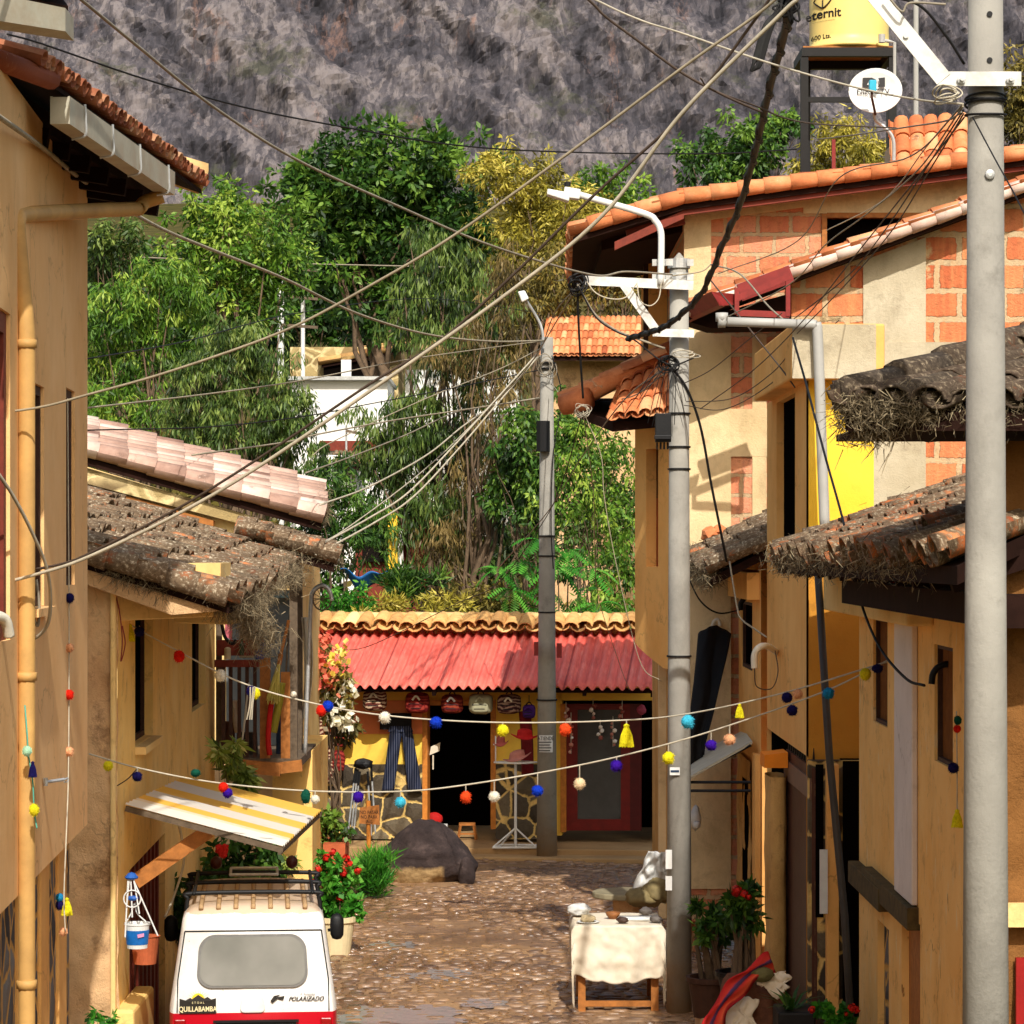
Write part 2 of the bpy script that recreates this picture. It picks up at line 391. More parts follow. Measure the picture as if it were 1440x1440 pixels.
M['leaf_fern'] = leafm('fern_green_leaf', (30, 78, 20), (72, 150, 40), (128, 192, 74))
M['leaf_pot'] = leafm('potted_leaf', (20, 44, 14), (58, 98, 30), (120, 156, 60))
M['leaf_varie'] = leafm('variegated_leaf', (50, 80, 30), (150, 170, 70), (240, 230, 150))
M['bark'] = plain('tree_bark', (112, 92, 72), .9, 0, .45, 6, .6, 20)
M['petal_red'] = attr_mat('red_petal', [(0, lin((150, 14, 10))), (1, lin((232, 44, 28)))], .6, .2)
M['petal_mix'] = attr_mat('mixed_petal', [(0, lin((232, 90, 80))), (.35, lin((240, 160, 120))), (.6, lin((246, 222, 80))), (1, lin((250, 246, 226)))], .6, .2, .02)
# ================================================================== SETTING
def hillz(x, y):
    if y < 49.5: return 0.0
    z = .12 * (y - 49.5) + .03 * max(0, y - 95)
    return z + .5 * noise.noise(V((x * .08, y * .08, 0))) * min(1, (y - 49.5) / 15)
def mk_ground():
    xs = np.unique(np.concatenate([np.linspace(-420, -40, 20), np.linspace(-40, 40, 61), np.linspace(40, 420, 20)]))
    ys = np.unique(np.concatenate([np.linspace(-60, 15, 9), np.linspace(15, 49.5, 12), np.linspace(49.5, 170, 60), np.linspace(170, 900, 30)]))
    m = MB(); n = len(xs)
    m.add([(x, y, hillz(x, y)) for y in ys for x in xs],
          [(j * n + i, j * n + i + 1, (j + 1) * n + i + 1, (j + 1) * n + i) for j in range(len(ys) - 1) for i in range(n - 1)])
    t = NT('earth_and_scrub'); c = t.coord()
    col = t.ramp(t.noise(c, .35, 10, .7), [(.3, lin((44, 46, 20))), (.5, lin((74, 70, 34))), (.7, lin((110, 94, 54)))])
    mat = t.bsdf(col, .95, 0, t.bump(t.noise(c, 4, 8, .7), .6, .1), .1)
    tag(m.build('ground', mat, origin=(0, 0, 0), smooth=True), None, None, kind='structure')
mk_ground()

# ---- street: muddy bed, real cobbles, shallow puddles
def street_mud():
    t = NT('wet_street_mud'); c = t.coord()
    n1 = t.noise(c, .7, 9, .65); n2 = t.noise(c, 6, 8, .7)
    col = t.ramp(n1, [(.3, lin((108, 80, 56))), (.5, lin((152, 116, 80))), (.68, lin((196, 152, 100)))])
    col = t.mix(t.math('MULTIPLY', n2, .6), col, lin((86, 60, 40)))
    rough = t.ramp(t.noise(c, .5, 5, .6), [(.42, (.2, .2, .2)), (.58, (.8, .8, .8))])
    return t.bsdf(col, rough, 0, t.bump(t.noise(c, 14, 8, .7), .8, .035), .9)
M['mud'] = street_mud()
def stx(y):  # street edges
    return -3.45 - .02 * (y - 25), 3.05
def edge_noise(y, k): return .18 * noise.noise(V((y * .6, k, 0)))
m = MB(); N = 60
vs = []; ys = np.linspace(14, 46.6, N)
for y in ys:
    a, b = stx(y)
    for u in np.linspace(0, 1, 17):
        x = a + (b - a) * u
        vs.append((x, y, .006 + .035 * (noise.noise(V((x * .7, y * .45, 3))) + .5)))
m.add(vs, [(j * 17 + i, j * 17 + i + 1, (j + 1) * 17 + i + 1, (j + 1) * 17 + i) for j in range(N - 1) for i in range(16)])
tag(m.build('street', M['mud'], origin=(0, 0, 0), smooth=True), None, None, kind='structure')

t = NT('wet_cobble'); c = t.coord()
a = t.n('ShaderNodeAttribute'); a.attribute_name = 'tone'
colr = t.ramp(t.math('ADD', a.outputs['Fac'], t.math('MULTIPLY', t.math('SUBTRACT', t.noise(c, 12, 7, .7), .5), .6), True),
              [(0, lin((84, 62, 46))), (.45, lin((122, 92, 66))), (.75, lin((142, 110, 82))), (1, lin((158, 134, 112)))])
colr = t.mix(t.ramp(t.noise(c, .9, 9, .7), [(.46, (0, 0, 0)), (.66, (.9, .9, .9))]), colr, t.ramp(t.noise(c, 5, 7, .7), [(.35, lin((118, 90, 62))), (.65, lin((182, 140, 92)))]))
rg = t.ramp(t.noise(c, .5, 5, .6), [(.46, (.16, .16, .16)), (.62, (.45, .45, .45))])
M['cobble'] = t.bsdf(colr, rg, 0, t.bump(t.noise(c, 40, 6, .7), .5, .012), .8)
m = MB(); y = 20.5; row = 0
while y < 46.2:
    a_, b_ = stx(y); h = R.uniform(.11, .18); x = a_ + .1 + (row % 2) * .1
    while x < b_ - .1:
        w = R.uniform(.13, .30)
        d = noise.noise(V((x * .5, y * .35, 9)))
        if d > -.28 or R.random() < .3:
            top = .014 + R.uniform(0, .018) + .012 * d; z0 = .0 + .035 * (noise.noise(V((x * .7, y * .45, 3))) + .5)
            cx, cy = x + w / 2, y + h / 2; n = 7; v1 = []; v2 = []; v3 = []; ph = R.uniform(0, 6)
            tl = (R.uniform(-.05, .05), R.uniform(-.05, .05))
            for k in range(n):
                an = 2 * math.pi * k / n + ph * .1; rr = R.uniform(.8, 1.05)
                ex = math.copysign(abs(math.cos(an)) ** .7, math.cos(an)) * w * .5 * rr; ey = math.copysign(abs(math.sin(an)) ** .7, math.sin(an)) * h * .52 * rr
                v1.append((cx + ex, cy + ey, z0 - .03)); v2.append((cx + ex * .93, cy + ey * .93, z0 + top * .6 + ex * tl[0] + ey * tl[1]))
                v3.append((cx + ex * .6, cy + ey * .6, z0 + top * R.uniform(.92, 1.05) + ex * tl[0] + ey * tl[1]))
            fs = [(k, (k + 1) % n, n + (k + 1) % n, n + k) for k in range(n)] + [(n + k, n + (k + 1) % n, 2 * n + (k + 1) % n, 2 * n + k) for k in range(n)]
            fs.append(tuple(range(2 * n, 3 * n)))
            m.add(v1 + v2 + v3, fs, R.uniform(.1, .9))
        x += w + R.uniform(.01, .03)
    y += h + .015; row += 1
tag(m.build('cobblestones', M['cobble'], origin=(0, 0, 0), smooth=True), 'uneven wet brown cobblestones paving the muddy street', 'cobblestones', kind='stuff')

t = NT('puddle_sheen'); c = t.coord()
M['puddle'] = t.bsdf(lin((158, 154, 152)), .12, 0, t.bump(t.noise(c, 8, 3, .5), .2, .03), 1.0)  # pale grey base colour stands in for the sky's sheen on the water
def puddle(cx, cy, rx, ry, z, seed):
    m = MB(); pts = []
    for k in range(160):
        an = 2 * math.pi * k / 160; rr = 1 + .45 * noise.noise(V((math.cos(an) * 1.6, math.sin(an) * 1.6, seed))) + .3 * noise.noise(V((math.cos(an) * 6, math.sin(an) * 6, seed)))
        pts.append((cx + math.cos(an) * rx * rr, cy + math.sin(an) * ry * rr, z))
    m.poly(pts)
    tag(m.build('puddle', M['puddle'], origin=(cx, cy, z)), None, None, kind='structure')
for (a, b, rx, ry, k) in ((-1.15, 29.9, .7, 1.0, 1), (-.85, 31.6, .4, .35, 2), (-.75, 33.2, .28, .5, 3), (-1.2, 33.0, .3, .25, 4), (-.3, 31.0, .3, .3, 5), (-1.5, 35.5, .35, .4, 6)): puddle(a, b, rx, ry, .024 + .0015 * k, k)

# ---- mountain
def mk_mountain():
    nx, ny = 400, 230; m = MB(); vs = []; tn = []
    for j in range(ny):
        v = j / (ny - 1)
        for i in range(nx):
            u = i / (nx - 1); x = -165 + 330 * u; z = -5 + 165 * v; y = 420 + 150 * v
            a, b = x * .8 + z * .55, z * .8 - x * .35      # strata run obliquely
            r1 = noise.ridged_multi_fractal(V((a * .035, b * .018, 1.3)), .9, 2.2, 7, .95, 2.0)
            r2 = noise.fractal(V((a * .12, b * .07, 4)), .7, 2.2, 6)
            r3 = noise.noise(V((a * .5, b * .25, 8)))
            y += 0; yy = y - 6.5 * r1 - 3.2 * r2 - .8 * r3
            vs.append((x, yy, z + 1.5 * r2)); tn.append(min(1, max(0, .18 + .22 * r1 + .22 * r2 + .12 * r3)))
    m.add(vs, [(j * nx + i, j * nx + i + 1, (j + 1) * nx + i + 1, (j + 1) * nx + i) for j in range(ny - 1) for i in range(nx - 1)], tn)
    t = NT('mountain_rock'); c = t.coord()
    mp = t.n('ShaderNodeMapping'); mp.inputs['Rotation'].default_value = (0, math.radians(-32), 0); mp.inputs['Scale'].default_value = (1.5, .5, .55)
    t.l(c, mp.inputs[0]); cs = mp.outputs[0]
    at = t.n('ShaderNodeAttribute'); at.attribute_name = 'tone'
    f = t.math('ADD', t.math('MULTIPLY', at.outputs['Fac'], .55), t.math('MULTIPLY', t.noise(cs, .22, 14, .8), .75), True)
    w1 = t.n('ShaderNodeVectorMath'); w1.operation = 'ADD'; wn = t.n('ShaderNodeTexNoise'); wn.inputs['Scale'].default_value = .12; wn.inputs['Detail'].default_value = 8
    sc_ = t.n('ShaderNodeVectorMath'); sc_.operation = 'SCALE'; sc_.inputs['Scale'].default_value = 9.0
    t.l(cs, wn.inputs['Vector']); t.l(wn.outputs['Color'], sc_.inputs[0]); t.l(cs, w1.inputs[0]); t.l(sc_.outputs[0], w1.inputs[1])
    fac = []
    for q in (.16, .42, 1.0):
        vv = t.n('ShaderNodeTexVoronoi'); vv.inputs['Scale'].default_value = q; t.l(w1.outputs[0], vv.inputs['Vector']); xx = t.n('ShaderNodeSeparateXYZ'); t.l(vv.outputs['Color'], xx.inputs[0]); fac.append(xx.outputs[0])
    fv = t.math('ADD', t.math('ADD', t.math('MULTIPLY', fac[0], .16), t.math('MULTIPLY', fac[1], .16)), t.math('MULTIPLY', fac[2], .12))
    f = t.math('SUBTRACT', t.math('ADD', f, fv), .22, True)
    col = t.ramp(f, [(.34, lin((40, 39, 43))), (.48, lin((74, 71, 76))), (.60, lin((104, 98, 101))), (.74, lin((150, 140, 138)))])
    pk = t.ramp(t.noise(cs, .07, 13, .78, .3), [(.58, (0, 0, 0)), (.64, (1, 1, 1))])
    col = t.mix(t.math('MULTIPLY', pk, .6), col, t.mix(f, lin((110, 82, 72)), lin((206, 160, 138))))
    gr = t.ramp(t.noise(c, .05, 12, .75), [(.56, (0, 0, 0)), (.62, (1, 1, 1))])
    col = t.mix(t.math('MULTIPLY', gr, .6), col, t.mix(f, lin((44, 54, 30)), lin((104, 104, 70))))
    ck = t.ramp(t.noise(cs, .5, 10, .8), [(.40, (1, 1, 1)), (.47, (0, 0, 0))])
    col = t.mix(t.math('MULTIPLY', ck, .55), col, lin((38, 36, 38)))
    col = t.mix(.22, col, lin((92, 90, 95))); col = t.mix(.88, (0, 0, 0), col)  # the grey mix puts distance haze into the rock colour
    mat = t.bsdf(col, .95, 0, t.bump(t.math('ADD', t.noise(cs, .6, 12, .8), t.math('MULTIPLY', fv, 2.0)), .6, 1.6), .05)
    tag(m.build('mountain', mat, origin=(0, 0, 0)), None, None, kind='structure')
mk_mountain()

# ================================================================== VEGETATION
def rand_dirs(n):
    d = NP.normal(size=(n, 3)); return d / np.linalg.norm(d, axis=1)[:, None]
def leaf_cloud(ells, count, L, W, droop=.3, clump=.2, tilt=.5, seed=1, flat=1.0, lo=.15, hi=.85, gap=0.0):
    """ells: list of (center, rx, ry, rz). returns quad verts and tones"""
    rs = np.random.RandomState(seed); out = []; tn = []; cl = []
    vol = np.array([rx * rz for c, rx, ry, rz in ells]); vol = vol / vol.sum()
    for (c, rx, ry, rz), w in zip(ells, vol):
        n = max(20, int(count * w)); mean = (rx * rz) ** .5
        per = 42; nc = max(4, n // per)
        d = rs.normal(size=(nc, 3)); d /= np.linalg.norm(d, axis=1)[:, None]
        rad = rs.uniform(.15, 1, nc) ** .45
        jag = 1 + .22 * rs.normal(size=nc)
        cc = np.array(c) + d * rad[:, None] * jag[:, None] * np.array([rx, ry, rz])
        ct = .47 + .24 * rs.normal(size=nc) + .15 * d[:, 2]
        cr = mean * clump * rs.uniform(.6, 1.5, nc)
        idx = rs.randint(0, nc, n)
        q = rs.normal(size=(n, 3)); q /= np.linalg.norm(q, axis=1)[:, None]
        pos = cc[idx] + q * (cr[idx] * rs.uniform(.1, 1, n) ** .5)[:, None] * np.array([1, 1, flat])
        ax = q * tilt + rs.normal(size=(n, 3)) * .5; ax[:, 2] -= droop * 2.2
        ax /= np.linalg.norm(ax, axis=1)[:, None]
        sd = np.cross(ax, rs.normal(size=(n, 3))); sd /= np.linalg.norm(sd, axis=1)[:, None] + 1e-9
        ll = L * rs.uniform(.6, 1.35, n)[:, None]; ww = W * rs.uniform(.7, 1.3, n)[:, None]
        a = pos; b = pos + ax * ll * .45 + sd * ww * .5; cpt = pos + ax * ll; e = pos + ax * ll * .45 - sd * ww * .5
        out.append(np.stack([a, b, cpt, e], 1).reshape(-1, 3))
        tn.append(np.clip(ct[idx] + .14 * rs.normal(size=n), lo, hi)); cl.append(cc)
    return np.concatenate(out), np.concatenate(tn), np.concatenate(cl)

def limbs(m, base, tips, r0, seed, waver=.25):
    rr = random.Random(seed)
    base = V(base)
    c = V(np.mean(np.array(tips), 0)); top = base.lerp(c, .75)
    def path(a, b, n=6, w=waver):
        pts = []
        L = (b - a).length
        for i in range(n + 1):
            q = a.lerp(b, i / n)
            if 0 < i < n: q += V((rr.uniform(-1, 1), rr.uniform(-1, 1), rr.uniform(-.3, .3))) * w * L * .18
            pts.append(q)
        return pts
    tr = path(base, top, 7)
    m.tube(tr, [r0 * (1 - .11 * i) for i in range(8)], 8)
    for tp in tips:
        k = rr.randint(2, 7); a = tr[k]; r1 = r0 * .5 * (1 - .1 * k)
        pp = path(a, V(tp), 5); m.tube(pp, [r1 * (1 - .16 * i) for i in range(6)], 5)
def tree(name, label, D, ells, leaf, count, L, W, base=None, r0=.2, droop=.3, clump=.2, tilt=.6, seed=1, depth=.8, group=None, nl=14, cat='tree', lo=.1, hi=.9, bark='bark', flat=1.0):
    s = F / D; E = []
    for (px, py, rx, ry) in ells:
        p = P(px, py, D + NP.uniform(-.6, .6)); E.append(((p.x, p.y, p.z), rx / s, depth * min(rx, ry) / s, ry / s))
    if base is None:
        px = sum(e[0] for e in ells) / len(ells); x = XX(px, D); base = (x, D, hillz(x, D) - .1)
    root = thing(name, label, cat, base, group)
    if D > 50: count, L, W = int(count * 1.55), L * .8, W * .8
    q, tn, cc = leaf_cloud(E, count, L, W, droop, clump, tilt, seed, flat, lo, hi)
    m = MB(); rs = np.random.RandomState(seed + 3)
    tips = cc[rs.choice(len(cc), min(nl, len(cc)), replace=False)]
    limbs(m, base, [tuple(x) for x in tips], r0, seed)
    m.build('trunk', M[bark], root, smooth=True)
    np_mesh('crown', q, tn, M[leaf], root)
    return root
GT = 'trees on the slope behind the shop'
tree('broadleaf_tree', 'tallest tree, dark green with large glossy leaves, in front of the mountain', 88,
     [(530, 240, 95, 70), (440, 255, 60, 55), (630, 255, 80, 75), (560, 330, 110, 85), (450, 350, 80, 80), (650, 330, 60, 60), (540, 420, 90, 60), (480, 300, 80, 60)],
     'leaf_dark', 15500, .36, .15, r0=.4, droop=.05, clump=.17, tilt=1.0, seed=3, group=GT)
tree('leafy_tree', 'rounded mid green tree left of the tallest dark tree', 78,
     [(310, 300, 60, 50), (345, 345, 80, 70), (290, 370, 60, 55), (390, 380, 55, 60), (330, 420, 80, 50)], 'leaf_bright', 8000, .26, .09, r0=.25, droop=.2, clump=.2, seed=4, group=GT)
tree('slender_tree', 'thin pale tree rising just past the near left wall corner', 82,
     [(165, 330, 45, 30), (150, 370, 45, 45)], 'leaf_euc', 1800, .26, .08, r0=.12, droop=.3, clump=.25, seed=41, group=GT)
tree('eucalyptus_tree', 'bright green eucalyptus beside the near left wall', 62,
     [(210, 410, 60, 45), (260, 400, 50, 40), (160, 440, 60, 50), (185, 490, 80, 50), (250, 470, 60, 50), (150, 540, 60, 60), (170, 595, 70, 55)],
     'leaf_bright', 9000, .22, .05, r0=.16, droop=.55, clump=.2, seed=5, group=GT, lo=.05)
tree('willowy_tree', 'drooping narrow leaved tree above the pink tiled roof', 54,
     [(330, 480, 60, 50), (290, 530, 70, 55), (370, 540, 60, 60), (340, 590, 90, 55), (410, 590, 40, 60), (270, 610, 70, 50), (380, 640, 70, 50), (450, 640, 30, 30)],
     'leaf_euc', 11000, .20, .04, r0=.13, droop=.8, clump=.2, seed=6, group=GT, nl=20)
tree('feathery_tree', 'yellow green feathery tree right of the tallest dark tree', 82,
     [(690, 240, 45, 35), (740, 260, 55, 50), (780, 300, 75, 60), (740, 340, 70, 60), (820, 330, 50, 50)], 'leaf_yellow', 8000, .26, .07, r0=.2, droop=.2, clump=.22, seed=7, group=GT)
tree('hillside_tree', 'dark far tree filling the gap above the near left wall', 108, [(150, 420, 70, 60), (220, 400, 70, 60), (270, 440, 60, 60), (200, 480, 90, 60), (140, 360, 40, 40)], 'leaf_dark', 6500, .4, .16, r0=.25, clump=.22, seed=42, group=GT, lo=0, hi=.65)
tree('hillside_tree', 'dark far tree behind the two white distant posts', 112, [(420, 430, 80, 55), (500, 450, 70, 50), (370, 470, 60, 60), (570, 440, 60, 50), (450, 380, 60, 40)], 'leaf_dark', 6500, .4, .16, r0=.25, clump=.22, seed=43, group=GT, lo=0, hi=.6)
tree('hillside_tree', 'shadowy tree between the weeping tree and the orange tiled house', 100, [(700, 470, 70, 50), (760, 440, 60, 60), (640, 460, 60, 60), (720, 400, 60, 50)], 'leaf_olive', 5500, .36, .1, r0=.2, clump=.22, seed=44, group=GT, lo=0, hi=.6)
tree('hillside_tree', 'dark tree low behind the weeping tree and the sapling', 66, [(600, 760, 60, 60), (680, 760, 60, 60), (860, 720, 60, 80), (790, 760, 50, 60), (540, 790, 50, 40)], 'leaf_euc', 7500, .22, .07, r0=.15, clump=.22, seed=45, group=GT, lo=0, hi=.55)
tree('feathery_tree', 'small dark crowned tree with a yellow fringe peeping over the orange roof eave', 92,
     [(850, 270, 55, 35), (880, 300, 40, 40), (820, 310, 40, 40)], 'leaf_bright', 3600, .28, .10, r0=.2, clump=.22, seed=8, group=GT)
tree('olive_tree', 'brownish olive tree above the far orange tiled roof', 74,
     [(800, 390, 70, 50), (870, 400, 60, 50), (840, 350, 60, 40), (760, 420, 50, 40), (900, 370, 40, 50)], 'leaf_olive', 6500, .22, .06, r0=.16, droop=.4, clump=.24, seed=9, group=GT)
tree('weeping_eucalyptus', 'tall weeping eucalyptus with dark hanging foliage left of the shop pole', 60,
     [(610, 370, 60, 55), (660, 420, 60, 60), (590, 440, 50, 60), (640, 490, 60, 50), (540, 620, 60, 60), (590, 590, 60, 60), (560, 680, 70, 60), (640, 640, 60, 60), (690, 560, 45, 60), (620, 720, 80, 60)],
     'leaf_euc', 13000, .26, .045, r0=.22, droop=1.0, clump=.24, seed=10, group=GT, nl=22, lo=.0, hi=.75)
tree('dry_tree', 'dry brown tree with withered hanging leaves beside the shop pole', 58.2,
     [(690, 460, 45, 50), (720, 400, 40, 60), (650, 510, 60, 40), (690, 620, 40, 90), (660, 700, 30, 90), (620, 780, 40, 60), (720, 520, 40, 60)],
     'leaf_brown', 3600, .22, .04, r0=.16, droop=.9, clump=.3, seed=12, group=GT, nl=24)
tree('sapling', 'light green sapling with loose twigs to the right of the shop pole', 56,
     [(840, 620, 60, 50), (860, 700, 45, 70), (810, 680, 40, 70), (790, 620, 40, 40), (870, 780, 40, 60), (850, 850, 50, 40)], 'leaf_bright', 4600, .17, .06, r0=.07, droop=.4, clump=.3, seed=13, group=GT, nl=26)
tree('leafy_tree', 'deep green leafy tree directly behind the upper shop pole', 57,
     [(740, 620, 40, 50), (780, 600, 30, 50), (720, 680, 40, 50), (760, 690, 40, 60)], 'leaf_dark', 4200, .20, .07, r0=.1, droop=.4, clump=.25, seed=14, group=GT)
tree('fig_tree', 'dark bushy tree behind the mossy roof of the balcony', 52,
     [(460, 690, 50, 50), (450, 760, 60, 50), (520, 740, 40, 40), (430, 820, 50, 50)], 'leaf_dark', 5600, .18, .05, r0=.1, droop=.4, clump=.24, seed=15, group=GT, lo=.0, hi=.7)
tree('hedge_tree', 'green tree behind the brick house to the left of the tank stand', 62,
     [(1000, 225, 50, 40), (1060, 200, 50, 45), (1040, 250, 60, 30), (1100, 180, 40, 30)], 'leaf_dark', 4200, .2, .08, r0=.12, clump=.24, seed=16, group=GT)
tree('bamboo_tree', 'yellow green bushy tree seen between the tank stand legs', 61,
     [(1180, 210, 50, 45), (1150, 240, 40, 30), (1220, 230, 40, 35)], 'leaf_yellow', 3400, .2, .05, r0=.1, droop=.3, clump=.24, seed=17, group=GT)
tree('hillside_tree', 'brown green tree at the right edge behind the near pole', 70,
     [(1425, 170, 50, 50), (1440, 120, 40, 50)], 'leaf_olive', 2600, .24, .07, r0=.12, clump=.26, seed=18, group=GT)
# fern leaved bush: long pinnate fronds
def pinnate_bush(name, label, base, tips, D, seed):
    rr = random.Random(seed); root = thing(name, label, 'bush', base); m = MB(); q = []; tn = []
    for (px, py) in tips:
        c = P(px, py, D + rr.uniform(-.5, .5)); b = V(base).lerp(c, .55) + V((0, 0, .1))
        m.tube([V(base), b, c], [.03, .02, .01], 5)
        for k in range(7):
            an = rr.uniform(0, 6.28); el = rr.uniform(-.3, .7); L = rr.uniform(.45, .7)
            d = V((math.cos(an) * math.cos(el), math.sin(an) * math.cos(el) * .8 - .2, math.sin(el))); prev = c.copy(); tone = rr.uniform(.2, .9)
            n = 11
            for i in range(n):
                d = (d + V((0, 0, -.13))).normalized(); nx = prev + d * L / n
                side = d.cross(V((0, 0, 1))); side.normalize(); up = side.cross(d)
                for sg in (-1, 1):
                    l = L * .3 * math.sin(math.pi * (i + 1.2) / (n + 2)) + .03
                    ax = (side * sg + d * .45 - up * .35).normalized(); w = d * L / n * .42
                    q += [nx, nx + ax * l * .5 + w, nx + ax * l, nx + ax * l * .5 - w]; tn.append(min(1, max(0, tone + rr.uniform(-.1, .1))))
                prev = nx
    m.build('trunk', M['bark'], root)
    np_mesh('crown', np.array([tuple(x) for x in q]), np.array(tn), M['leaf_fern'], root)
pinnate_bush('pinnate_bush', 'bright green bush with feather shaped leaves behind the shop roof', (XX(790, 50.5), 50.5, .1),
             [(730, 790), (760, 760), (800, 775), (830, 800), (720, 830), (770, 830), (815, 840), (750, 855), (840, 850), (700, 800), (785, 800)], 50.2, 5)
# ground cover on the slope
def cover():
    rs = np.random.RandomState(77); q = []; tn = []
    n = 15000
    px = rs.uniform(-60, 60, n); D = 50.9 + rs.uniform(0, 1, n) ** 1.5 * 74
    x = px / 60 * .19 * D
    keep = []
    for i in range(n): keep.append(noise.noise(V((x[i] * .35, D[i] * .25, 2))) > -.25)
    x = x[keep]; D = D[keep]; n = len(x)
    z = np.array([hillz(a, b) for a, b in zip(x, D)])
    h = np.array([.6 + 1.1 * (noise.noise(V((a * .3, b * .3, 7))) + .4) for a, b in zip(x, D)]); h = np.clip(h, .15, 2.0)
    k = 3
    for r in range(k):
        pos = np.stack([x + rs.normal(0, .3, n), D + rs.normal(0, .3, n), z + rs.uniform(0, 1, n) * h], 1)
        ax = rs.normal(size=(n, 3)); ax[:, 2] += .2; ax /= np.linalg.norm(ax, axis=1)[:, None]
        sd = np.cross(ax, rs.normal(size=(n, 3))); sd /= np.linalg.norm(sd, axis=1)[:, None]
        L = (.18 + .0025 * D)[:, None] * rs.uniform(.7, 1.4, (n, 1)); W = L * .38
        q.append(np.stack([pos, pos + ax * L * .45 + sd * W * .5, pos + ax * L, pos + ax * L * .45 - sd * W * .5], 1).reshape(-1, 3))
        tn.append(np.clip(.45 + .3 * np.array([noise.noise(V((a * .4, b * .4, 5))) for a, b in zip(x, D)]) + rs.normal(0, .12, n), 0, 1))
    o = np_mesh('undergrowth', np.concatenate(q), np.concatenate(tn), M['leaf_olive'], None)
    tag(o, 'tangled olive green undergrowth covering the slope behind the shop', 'undergrowth', kind='stuff')
cover()
# shrub rows that read as one mass low behind the shop
def shrub(name, label, ells, D, leaf, count, L, W, seed, droop=.2, group=None, cat='shrub', base=None, lo=.1, hi=.9):
    return tree(name, label, D, ells, leaf, count, L, W, base=base, r0=.04, droop=droop, clump=.26, seed=seed, nl=8, cat=cat, group=group, lo=lo, hi=hi)
shrub('agave_shrub', 'dark spiky shrub below the blue tarp', [(575, 820, 40, 30)], 51, 'leaf_dark', 800, .3, .04, 31, -.2)
shrub('dry_shrub', 'pale straw coloured shrub just above the ridge tiles', [(560, 855, 60, 18), (620, 850, 40, 20)], 50, 'leaf_yellow', 1200, .16, .03, 32, 0, lo=.2)
shrub('garden_shrub', 'low bright green shrub behind the left end of the ridge tiles', [(500, 850, 50, 22)], 50.4, 'leaf_fern', 900, .14, .05, 33)
shrub('brown_shrub', 'low olive shrub against the ridge tiles left of the shop pole', [(690, 850, 55, 25)], 50.6, 'leaf_olive', 1100, .16, .05, 34)
# ================================================================== BUILDING HELPERS
def panel(m, A, B, z0, z1, holes=(), rev=.18, nrm=(1, 0), tone=.5):
    A = V((A[0], A[1], 0)); B = V((B[0], B[1], 0)); L = (B - A).length; d = (B - A) / L; n = V((nrm[0], nrm[1], 0)).normalized()
    ss = sorted(set([0, L] + [h[0] for h in holes] + [h[1] for h in holes])); zs = sorted(set([z0, z1] + [h[2] for h in holes] + [h[3] for h in holes]))
    pt = lambda s, z, k=0: A + d * s + V((0, 0, z)) - n * k
    for i in range(len(ss) - 1):
        for j in range(len(zs) - 1):
            sm, zm = (ss[i] + ss[i + 1]) / 2, (zs[j] + zs[j + 1]) / 2
            if any(h[0] < sm < h[1] and h[2] < zm < h[3] for h in holes): continue
            m.quad(pt(ss[i], zs[j]), pt(ss[i + 1], zs[j]), pt(ss[i + 1], zs[j + 1]), pt(ss[i], zs[j + 1]), tone)
    for (a, b, c, e) in holes:
        m.quad(pt(a, c), pt(a, e), pt(a, e, rev), pt(a, c, rev)); m.quad(pt(b, c), pt(b, e), pt(b, e, rev), pt(b, c, rev))
        m.quad(pt(a, c), pt(b, c), pt(b, c, rev), pt(a, c, rev)); m.quad(pt(a, e), pt(b, e), pt(b, e, rev), pt(a, e, rev))
    return pt

class Line:  # a street wall: X = a + b*D
    def __init__(s, X0, D0, vp):  # passes (X0,D0), vanishing at px=vp
        s.b = (vp - HX) / F; s.a = X0 - s.b * D0
    def D(s, px): return s.a / ((px - HX) / F - s.b)
    def X(s, D): return s.a + s.b * D
    def at(s, px, py): D = s.D(px); return P(px, py, D)

